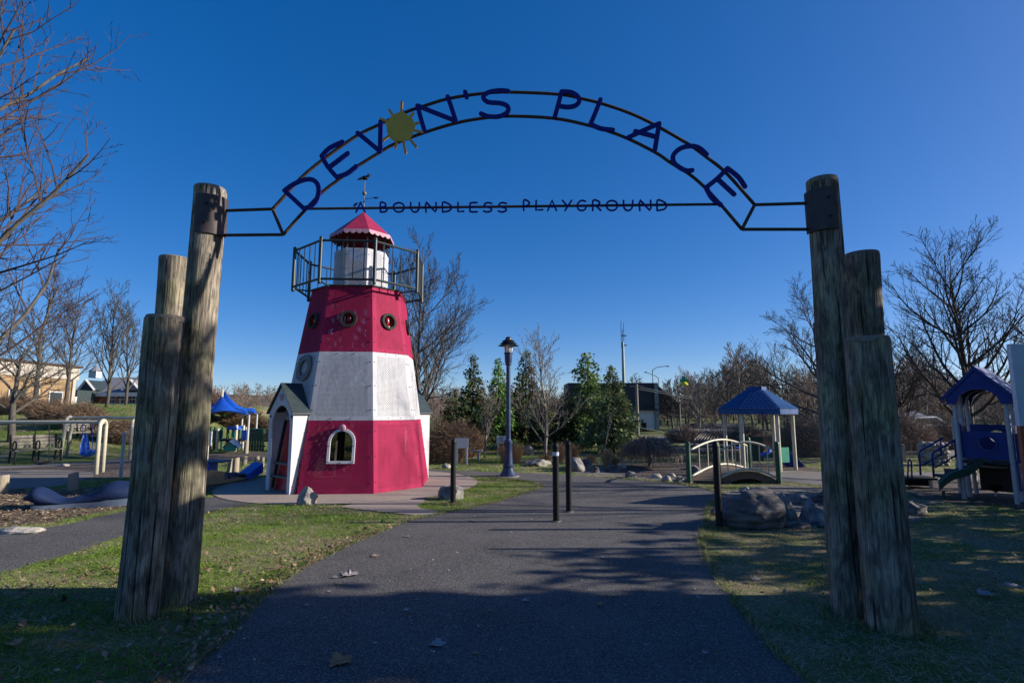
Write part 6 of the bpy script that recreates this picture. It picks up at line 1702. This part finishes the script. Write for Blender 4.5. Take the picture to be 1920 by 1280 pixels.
def xarm(t, p):
    MB().box(p+Vector((0, 0, -.15)), (1.0, .1, .1)).build('crossarm', M['pole'], t)
    for dz, vv in ((-.2, 0), (-.35, .4), (-3.2, .3)): 
        MB().tube([p+Vector((.05, 0, dz)), p+Vector((1.9, .4, dz-.3)), p+Vector((4.5, 1.0, dz-.75))], .02, n=4).build('wire', M['mast'], t)
pole('utility_pole', 1196, 812, 720, 40, .14, 'grey timber utility pole in front of the white end wall', M['pole'], 'pole', xarm)
def slight(t, p):
    MB().tube([p, p+Vector((.5, 0, .35)), p+Vector((1.7, 0, .5))], .04, n=5).build('arm', M['mast'], t); MB().ball(p+Vector((1.8, 0, .47)), .16, 8, 5, (1.6, .6, .5)).build('luminaire', M['mast'], t)
pole('street_light', 1226, 770, 694, 62, .07, 'taller slender street light rising behind the dark roof', M['mast'], 'street light', slight)
pole('street_light', 1237, 770, 709, 64, .07, 'shorter street light just right of the dark roof', M['mast'], 'street light', lambda t, p: (MB().tube([p, p+Vector((-.4, 0, .3)), p+Vector((-1.4, 0, .7))], .04, n=5).build('arm', M['mast'], t), MB().ball(p+Vector((-1.5, 0, .72)), .15, 8, 5, (1.6, .6, .5)).build('luminaire', M['mast'], t)))
def signal(t, p):
    c = p+Vector((-1.1, -.2, .0))
    MB().tube([p, c], .04, n=5).build('arm', M['mast'], t)
    MB().lathe([(.32, -.1), (.36, .0), (.2, .18), (.05, .2)], c+Vector((0, 0, -.1)), n=12).build('hull', M['sigyellow'], t, smooth=40)
    MB().box(c+Vector((0, 0, .22)), (.7, .3, .26)).build('housing', M['siggreen'], t); MB().box(c+Vector((-.05, 0, .45)), (.25, .25, .3)).build('turret', M['siggreen'], t)
pole('signal_post', 1308, 800, 718, 48, .05, 'thin post carrying a yellow and green signal box against the sky', M['mast'], 'signal', signal)
pole('dark_pole', 1277, 832, 757, 30, .06, 'thin dark pole between the white shed and the utility pole', M['pole'], 'pole')
pole('tall_thin_pole', 1445, 780, 686, 44, .07, 'tall thin pole rising above the blue pavilion roof', M['pole'], 'pole')
# log fence and ponds of stone along the far mulch
lf = thing('log_fence', G(1320, 858), 'dark horizontal log fence behind the footbridge', 'fence')
for z in (.36,): 
    a, b = G(1185, 864), G(1400, 866); a.z = b.z = z; MB().tube([a, b], .075, n=8).build('rail', M['pole'], lf, smooth=50)
for u in (1218, 1280, 1330, 1385):
    p = G(u, 865); MB().tube([p-Vector((0, 0, .1)), p+Vector((0, 0, .48))], .10, n=8).build('post', M['pole'], lf, smooth=50)
pt = thing('picnic_table', G(1372, 868), 'dark picnic table left of the blue pavilion', 'table')
o = G(1340, 862)
MB().box(o+Vector((0, .3, .5)), (1.3, .5, .05)).build('top', M['pole'], pt)
for s in (-.45, .75+.0): MB().box(o+Vector((0, s, .28)), (1.3, .2, .04)).build('seat', M['pole'], pt)
for s in (-.45, .45): MB().box(o+Vector((s, .2, .22)), (.07, .9, .05)).build('leg', M['pole'], pt); 
for s in (-.45, .45): MB().box(o+Vector((s, .3, .2)), (.07, .1, .58)).build('leg', M['pole'], pt)

# hills on the skyline
def hill(name, pts, Y0, depth, m, seed):
    """ridge whose crest follows the listed (photo x, photo y) skyline at distance Y0"""
    rng = random.Random(seed); V = []; n = 60; u0, u1 = pts[0][0], pts[-1][0]; rows = [(-depth, 0), (-.5*depth, .55), (0, 1), (depth*.6, .75), (depth*1.3, 0)]
    def sky_y(u):
        for i in range(len(pts)-1):
            if pts[i][0] <= u <= pts[i+1][0]:
                t = (u-pts[i][0])/(pts[i+1][0]-pts[i][0]); return pts[i][1]+(pts[i+1][1]-pts[i][1])*t
        return pts[-1][1]
    for dy, k in rows:
        for i in range(n+1):
            u = u0+(u1-u0)*i/n; p = A(u, sky_y(u), Y0); V.append((p.x, Y0+dy, p.z*k-1.0*(1-k)+rng.gauss(0, .4)*k))
    F = [(r*(n+1)+i, r*(n+1)+i+1, (r+1)*(n+1)+i+1, (r+1)*(n+1)+i) for r in range(len(rows)-1) for i in range(n)]
    m_ = MB(); m_.add(V, F); return structure(m_.build(name, m, smooth=True)), sky_y
M['hillside'] = mat('leaf_litter_hillside', (0.055, 0.042, 0.032), (0.13, 0.10, 0.075), scale=.08, rough=1.0)
h1, sk1 = hill('hill', [(-900, 735), (150, 745), (390, 742), (420, 739), (470, 742), (530, 744), (640, 746), (800, 744), (900, 748), (1060, 752), (1250, 752), (1700, 745), (2900, 740)], 420, 120, M['hillside'], 1)
# ---------------------------------------------------------------- trees and shrubs
def B(u, Y):
    x = A(u, 800, Y).x; return Vector((x, Y, float(hz(x, Y))))
# big maple whose trunk stands outside the left edge
bare_tree('maple_tree', (-9.4, 7.4, 0), 'big bare maple at the left edge, ruddy twigs reaching across the sky', M['bark'], mc=M['barkred'], seed=22, H=9.0, r0=.125, levels=4, kids=(34, 11, 6, 4), spread=(66, 40, 40, 40), ratio=(.60, .48, .42, .34), up=.10, fork=.13, wob=.09, rmin=.0055, tip=.3)
bare_tree('bare_tree', B(24, 21.5), 'low spreading bare tree on the grass bank at the far left', M['bark'], seed=11, H=3.6, r0=.14, levels=4, kids=(14, 9, 8, 4), spread=(58, 48, 42, 40), ratio=(.75, .52, .45, .4), up=.08, fork=.28, rmin=.006)
bare_tree('bare_tree', B(62, 31), 'tall fuzzy bare tree behind the spreading one at the far left', M['bark'], mc=M['barkred'], seed=12, H=7.4, r0=.13, levels=4, kids=(20, 9, 7, 4), spread=(50, 45, 40, 38), ratio=(.42, .5, .45, .4), up=.10, rmin=.008, fork=.25)
bare_tree('bare_tree', B(118, 33), 'bare tree in front of the tan hall corner', M['bark'], mc=M['barkred'], seed=13, H=6.2, r0=.12, levels=4, kids=(18, 9, 7, 4), spread=(46, 45, 40, 38), ratio=(.45, .5, .45, .4), up=.10, rmin=.008, fork=.2)
bare_tree('bare_tree', B(196, 29), 'slim bare tree left of the pair before the brick school', M['bark'], seed=14, H=5.2, r0=.09, levels=4, kids=(16, 8, 6, 4), spread=(32, 36, 36, 36), ratio=(.55, .5, .45, .4), up=.14, rmin=.008, fork=.15)
bare_tree('bare_tree', B(232, 30), 'slim bare tree nearest the left timber posts, before the brick school', M['bark'], seed=15, H=4.6, r0=.08, levels=4, kids=(16, 8, 6, 4), spread=(34, 36, 36, 36), ratio=(.55, .5, .45, .4), up=.14, rmin=.008, fork=.15)
bare_tree('bare_tree', B(-40, 30), 'bare tree cut by the left edge beside the tan hall', M['bark'], seed=16, H=6.5, r0=.12, levels=4, kids=(16, 9, 7, 3), spread=(50, 45, 40, 38), ratio=(.45, .5, .45, .4), up=.10, rmin=.008)
# wide tree behind the lighthouse
bare_tree('bare_tree', B(778, 19.5), 'large bare tree fanning out behind the lighthouse', M['bark'], seed=21, H=6.0, r0=.13, levels=4, kids=(26, 12, 8, 5), spread=(58, 36, 34, 32), ratio=(.66, .55, .50, .46), up=.11, fork=.12, wob=.09, rmin=.0065, tip=.18)
bare_tree('young_tree', B(1022, 19.4), 'pale-barked young bare tree right of the lamp post', M['barkpale'], seed=22, H=3.9, r0=.060, levels=4, kids=(20, 9, 6, 3), spread=(48, 42, 40, 38), ratio=(.50, .45, .42, .4), up=.13, fork=.10, rmin=.0055)
bare_tree('young_tree', B(908, 20.5), 'small pale vase-shaped tree left of the lamp post', M['barkpale'], seed=23, H=2.2, r0=.045, levels=3, kids=(16, 8, 5), spread=(40, 38, 36), ratio=(.62, .48, .42), up=.13, fork=.30, rmin=.006)
bare_tree('sapling', B(1130, 18.4), 'thin forked pale sapling in front of the spruce', M['barkpale'], seed=24, H=1.75, r0=.028, levels=2, kids=(6, 4), spread=(36, 36), ratio=(.5, .4), up=.10, fork=.45, rmin=.006)
# right-hand trees
bare_tree('bare_tree', B(1822, 19.5), 'large dark bare tree rising behind the blue climbing unit', M['barkdark'], seed=47, H=6.6, r0=.15, levels=4, kids=(22, 10, 7, 4), spread=(58, 42, 40, 36), ratio=(.60, .52, .46, .42), up=.11, fork=.14, wob=.10, rmin=.007)
bare_tree('bare_tree', B(1985, 21), 'dark bare tree cut by the right edge above the notice board', M['barkdark'], seed=32, H=7.2, r0=.16, levels=4, kids=(18, 9, 7, 4), spread=(52, 44, 42, 38), ratio=(.50, .52, .46, .42), up=.11, fork=.16, rmin=.007)
bare_tree('bare_tree', B(1548, 24), 'bare tree spreading behind the tall right timber post', M['bark'], seed=33, H=5.8, r0=.14, levels=4, kids=(24, 12, 8, 4), spread=(64, 42, 42, 38), ratio=(.60, .5, .46, .42), up=.07, fork=.14, rmin=.007)
bare_tree('bare_tree', B(1700, 26), 'low dark bare tree between the right posts and the blue unit', M['barkdark'], seed=34, H=4.6, r0=.13, levels=4, kids=(20, 11, 8, 4), spread=(62, 46, 42, 38), ratio=(.68, .52, .46, .42), up=.05, fork=.15, rmin=.007)
hl = ['grey round-headed bare tree right of the signal post', 'bare tree left of the signal post on the far green', 'bare tree just left of the blue pavilion roof', 'tall bare tree straight behind the pavilion roof', 'bare tree right of the pavilion on the skyline', 'small bare tree above the dark roof', 'bare tree at the end of the dark roof', 'bare tree on the skyline between pavilion and signal']
for i, (u, Y_, H_) in enumerate([(1312, 44, 3.9), (1262, 46, 3.6), (1362, 42, 4.6), (1412, 48, 6.4), (1478, 50, 6.6), (1198, 56, 4.6), (1252, 60, 3.4), (1338, 58, 5.4)]):
    bare_tree('bare_tree', B(u, Y_), hl[i], M['bark'] if i != 0 else M['barkpale'], group='bare trees on the far green', seed=60+i, H=H_, r0=.10, levels=4, kids=(18, 9, 6, 4), spread=(52, 45, 42, 40), ratio=(.5, .5, .45, .4), up=.10, fork=.2, rmin=.012)
# evergreens
GA = [(0.095, 0.160, 0.051), (0.075, 0.128, 0.048), (0.128, 0.181, 0.051)]
GB = [(0.064, 0.106, 0.041), (0.128, 0.106, 0.044), (0.089, 0.124, 0.044)]
GC = [(0.148, 0.274, 0.065), (0.119, 0.230, 0.058)]
GP = [(0.179, 0.258, 0.091), (0.224, 0.300, 0.102), (0.148, 0.216, 0.082)]
GS = [(0.179, 0.230, 0.098), (0.144, 0.189, 0.085), (0.224, 0.258, 0.106)]
conifer('conifer_tree', B(886, 24), 'brownish evergreen, left of the trio by the lamp post', 71, 4.2, 1.15, GB, power=.9)
conifer('conifer_tree', B(934, 24.5), 'fresh green evergreen directly left of the lamp post shaft', 72, 4.1, 1.05, GC, power=.9)
conifer('conifer_tree', B(986, 25.5), 'dark evergreen right of the lamp post behind the pale young tree', 73, 4.6, 1.35, GB, power=.9)
conifer('pine_tree', B(1103, 26), 'airy light green pine with ragged top before the dark roof', 74, 4.5, 1.35, GP, power=.55, dens=.9, loose=.25, leaf=.16)
conifer('spruce_tree', B(1150, 22.5), 'dense grey-green spruce left of the utility pole', 75, 3.6, 1.45, GS, power=.85, dens=1.2)
conifer('conifer_tree', B(1062, 26), 'low dark evergreen mass between the young tree and the pine', 76, 2.6, 1.2, GB, power=.6)
conifer('conifer_tree', B(850, 27), 'dark low evergreen behind the brush right of the lighthouse', 77, 2.8, 1.0, GB, power=.7)
conifer('conifer_tree', B(1010, 28), 'dark filler evergreen deep behind the pale young tree', 78, 2.8, 1.4, GB, power=.5)
# shrubs and brush
twig_bush('brush', B(822, 18.5), 'tangled brown brush thicket right behind the lighthouse porch', M['brush'], 81, 2.4, 1.6, 1.75, n=850, thick=.006, sub=3)
twig_bush('brush', B(862, 21), 'brown brush thicket left of the small vase-shaped tree', M['brush'], 82, 2.2, 1.6, 1.7, n=800, thick=.006, sub=3)
twig_bush('brush', B(150, 24), 'round brown bare bush behind the swing frames', M['brush'], 83, 2.6, 1.6, 1.4, n=900, thick=.007, sub=3)
twig_bush('brush', B(95, 25), 'brown bare bush below the spreading tree at the left', M['brush'], 84, 2.6, 1.6, 1.3, n=800, thick=.007, sub=3)
twig_bush('brush', B(228, 23), 'brown bare bush beside the slim grey post', M['brush'], 85, 2.2, 1.6, 1.25, n=800, thick=.007, sub=3)
twig_bush('brush', B(10, 27), 'brown hedge at the foot of the tan hall', M['brush'], 86, 5, 1.6, 1.2, n=900, thick=.009, sub=3)
for i, (u, w_) in enumerate([(385, 3.4), (450, 3.4), (520, 3.4)]):
    twig_bush('hedge_shrub', B(u, 31), ['russet hedge shrub behind the left end of the far playground', 'russet hedge shrub behind the middle of the far playground', 'russet hedge shrub behind the far playground next to the porch'][i], M['brush'], 87+i, w_, 1.4, 1.75, n=900, thick=.010, sub=3, group='hedge behind the far playground')
for i, (u, Y_, w_, h_) in enumerate([(1500, 21, 2.6, 1.9), (1545, 22, 2.8, 2.0), (1400, 24, 3.0, 1.5), (1350, 27, 3.0, 1.2), (1690, 24, 3.4, 2.1), (1780, 25, 3.4, 1.9), (1620, 23, 3.0, 2.0), (1290, 30, 3.2, 1.2)]):
    twig_bush('thicket', B(u, Y_), ['thicket right behind the pavilion posts', 'dark thicket touching the tall right post', 'thicket seen under the pavilion roof', 'low thicket left of the pavilion', 'thicket above the rail fence', 'thicket behind the blue stair rail', 'thicket hidden behind the right timber posts', 'low thicket left of the white shed'][i], M['brushdark'], 95+i, w_, 1.6, h_, n=700, thick=.008, sub=4)
# weeping shrub: arching crown of hanging twigs on a short stem
wc = B(1215, 17.2); wt = thing('weeping_shrub', wc, 'weeping dwarf tree, a dome of tangled hanging twigs left of the bridge', 'shrub')
rng = random.Random(9); S = MB(); C = MB()
S.tube([(0, 0, -.05), (.03, 0, .3), (-.02, 0, .62)], [.06, .05, .05], n=7)
for i in range(620):
    a = rng.uniform(0, 2*PI); r_ = rng.uniform(.25, 1.05); h_ = rng.uniform(.62, 1.02)*(1.02-.22*r_)
    p1 = Vector((math.cos(a)*r_*.55, math.sin(a)*r_*.5, h_)); p2 = Vector((math.cos(a)*r_+rng.gauss(0, .06), math.sin(a)*r_*.8, h_*rng.uniform(.5, .9))); p3 = p2+Vector((rng.gauss(0, .06), rng.gauss(0, .06), -h_*rng.uniform(.2, .45)))
    if p3.z < .12: p3.z = .12
    C.tube([(0, 0, .58), p1, p2, p3], [.012, .009, .006, .003], n=3, cap=False)
    for q in range(2):
        g_ = p1.lerp(p2, rng.random()); C.tube([g_, g_+Vector((rng.gauss(0, .14), rng.gauss(0, .14), rng.gauss(.02, .12)))], [.006, .002], n=3, cap=False)
S.build('trunk', M['brushdark'], wt, world=False); C.build('crown', M['brushdark'], wt, world=False)
# ornamental grass tufts
def tuft(u, v, h, w_, label, n=160, m=None):
    b = G(u, v); t = thing('ornamental_grass', b, label, 'grass tuft', 'dry ornamental grass tufts'); rng = random.Random(u); g = MB()
    for i in range(n):
        a = rng.uniform(0, 2*PI); k = rng.uniform(.1, 1); hh = h*rng.uniform(.55, 1.05)
        d = Vector((math.cos(a)*w_*k*.5, math.sin(a)*w_*k*.5, 0))
        g.tube([d*.3, d*.7+Vector((0, 0, hh*.6)), d*1.15+Vector((0, 0, hh*(1-.2*k)))], [.007, .006, .002], n=3, cap=False)
    g.build('blades', m or M['straw'], t, world=False)
tuft(946, 866, .75, .7, 'straw tuft beside the lamp post base, left side'); tuft(968, 868, .8, .7, 'straw tuft beside the lamp post base, right side')
tuft(1048, 866, .75, .8, 'straw tuft behind the two path bollards'); tuft(1138, 876, .62, .5, 'pale straw tuft at the creek corner'); tuft(1150, 872, .4, .7, 'low straw tuft right of the creek corner')
tuft(828, 857, .6, .9, 'straw tuft at the corner of the lighthouse'); tuft(1076, 860, .6, .7, 'straw tuft left of the sapling'); tuft(1022, 868, .4, .6, 'small straw tuft at the foot of the pale young tree')
tuft(1108, 868, .35, .5, 'reddish low tuft beside the sapling foot'); tuft(1066, 850, .55, .9, 'broad straw tuft in the shade of the evergreens')

# far bare woods along the skyline (one mass)
def wood(name, label, spots, seed, m, rmin):
    rng = np.random.default_rng(seed); lib = []
    for i in range(4):
        T, C = grow(seed=200+seed*10+i, H=1.0, r0=.018, segs=(4, 2, 1, 1), levels=3, kids=(14, 6, 4), spread=(44, 42, 40), ratio=(.5, .5, .45), up=.12, fork=.15, rmin=rmin)
        vv = np.array([tuple(p) for p in T.v+C.v]); o = len(T.v); ff = T.f+[tuple(j+o for j in f) for f in C.f]
        ff = np.array([f for f in ff if len(f) == 4]); lib.append((vv, ff))
    V = []; F = []; n = 0
    for (x, y, z, H_) in spots:
        vv, ff = lib[rng.integers(4)]; a = rng.uniform(0, 2*PI); s = H_*np.array([rng.uniform(.8, 1.3), rng.uniform(.8, 1.3), rng.uniform(.85, 1.1)])
        q = vv*s; q = np.stack([q[:, 0]*math.cos(a)-q[:, 1]*math.sin(a)+x, q[:, 0]*math.sin(a)+q[:, 1]*math.cos(a)+y, q[:, 2]+z], 1)
        V.append(q); F.append(ff+n); n += len(q)
    return stuff(np_mesh(name, np.concatenate(V), np.concatenate(F), m), label, 'woodland')
rng = np.random.default_rng(4); sp_ = []
for i in range(300):
    u = rng.uniform(1225, 2050); Y_ = rng.uniform(46, 95); x = A(u, 800, Y_).x; z = float(hz(x, Y_))
    tgt = 690+18*math.sin(u*.021)+10*math.sin(u*.057)+rng.uniform(0, 40); zt = A(u, tgt, Y_).z
    sp_.append((x, Y_, z-.2, max(2.5, zt-z)))
wood('far_woods', 'brown bare woodland massed along the right skyline', sp_[:300], 1, M['farwood'], .0042)
for i in range(110):
    u = rng.uniform(760, 1240); Y_ = rng.uniform(60, 100); x = A(u, 800, Y_).x
    sp_.append((x, Y_, -.2, A(u, 738+rng.uniform(0, 22), Y_).z))
wood('far_woods', 'low brown woodland far behind the evergreens', sp_[300:], 3, M['farwood'], .008)
sp_ = []
for i in range(260):
    u = rng.uniform(-200, 1260); Y_ = rng.uniform(180, 420); p = A(u, sk1(u), Y_); k = (Y_-180)/240
    sp_.append((p.x, Y_, max(0, p.z*k*.6-2), 10+rng.uniform(0, 5) if Y_ > 250 else 7))
wood('far_woods', 'hazy bare woodland along the low left and middle skyline', sp_, 2, M['farwood'], .006)
# evergreens and bare trees outside the right edge: they shade the foreground
SH = [(12.2, 4.35, 9.0, 2.1), (12.6, 1.8, 9.6, 2.2), (12.0, -1.0, 9.4, 2.2), (12.6, -4.2, 9.0, 2.2), (12.3, 6.7, 4.4, 1.4), (13.0, 8.5, 4.0, 1.4), (13.4, 10.8, 3.9, 1.5)]
for i, (x, y, H_, r_) in enumerate(SH):
    conifer('screen_conifer', (x, y, 0), ['dense screening evergreen beyond the right edge level with the gate', 'dense screening evergreen beyond the right edge just before the gate', 'dense screening evergreen right of the photographer', 'dense screening evergreen right and behind the photographer', 'low evergreen beyond the right edge past the gate', 'low evergreen beyond the notice board', 'low evergreen beyond the blue climbing unit'][i], 300+i, H_, r_, GA, power=.45, dens=.8 if H_ > 6 else .5, leaf=.26, loose=.15 if H_ > 6 else .25, group='evergreens screening the right side')
bare_tree('bare_tree', (17.5, 12.2, 0), 'bare tree beyond the right edge casting streaky shade on the path', M['bark'], seed=301, H=8, r0=.15, levels=3, kids=(11, 7, 5), spread=(56, 44, 42), ratio=(.5, .5, .46), up=.1, fork=.12, rmin=.012)
bare_tree('bare_tree', (19.5, 9.8, 0), 'second bare tree beyond the right edge casting streaky shade', M['bark'], seed=302, H=8.5, r0=.15, levels=3, kids=(11, 7, 5), spread=(56, 44, 42), ratio=(.5, .5, .46), up=.1, fork=.12, rmin=.012)
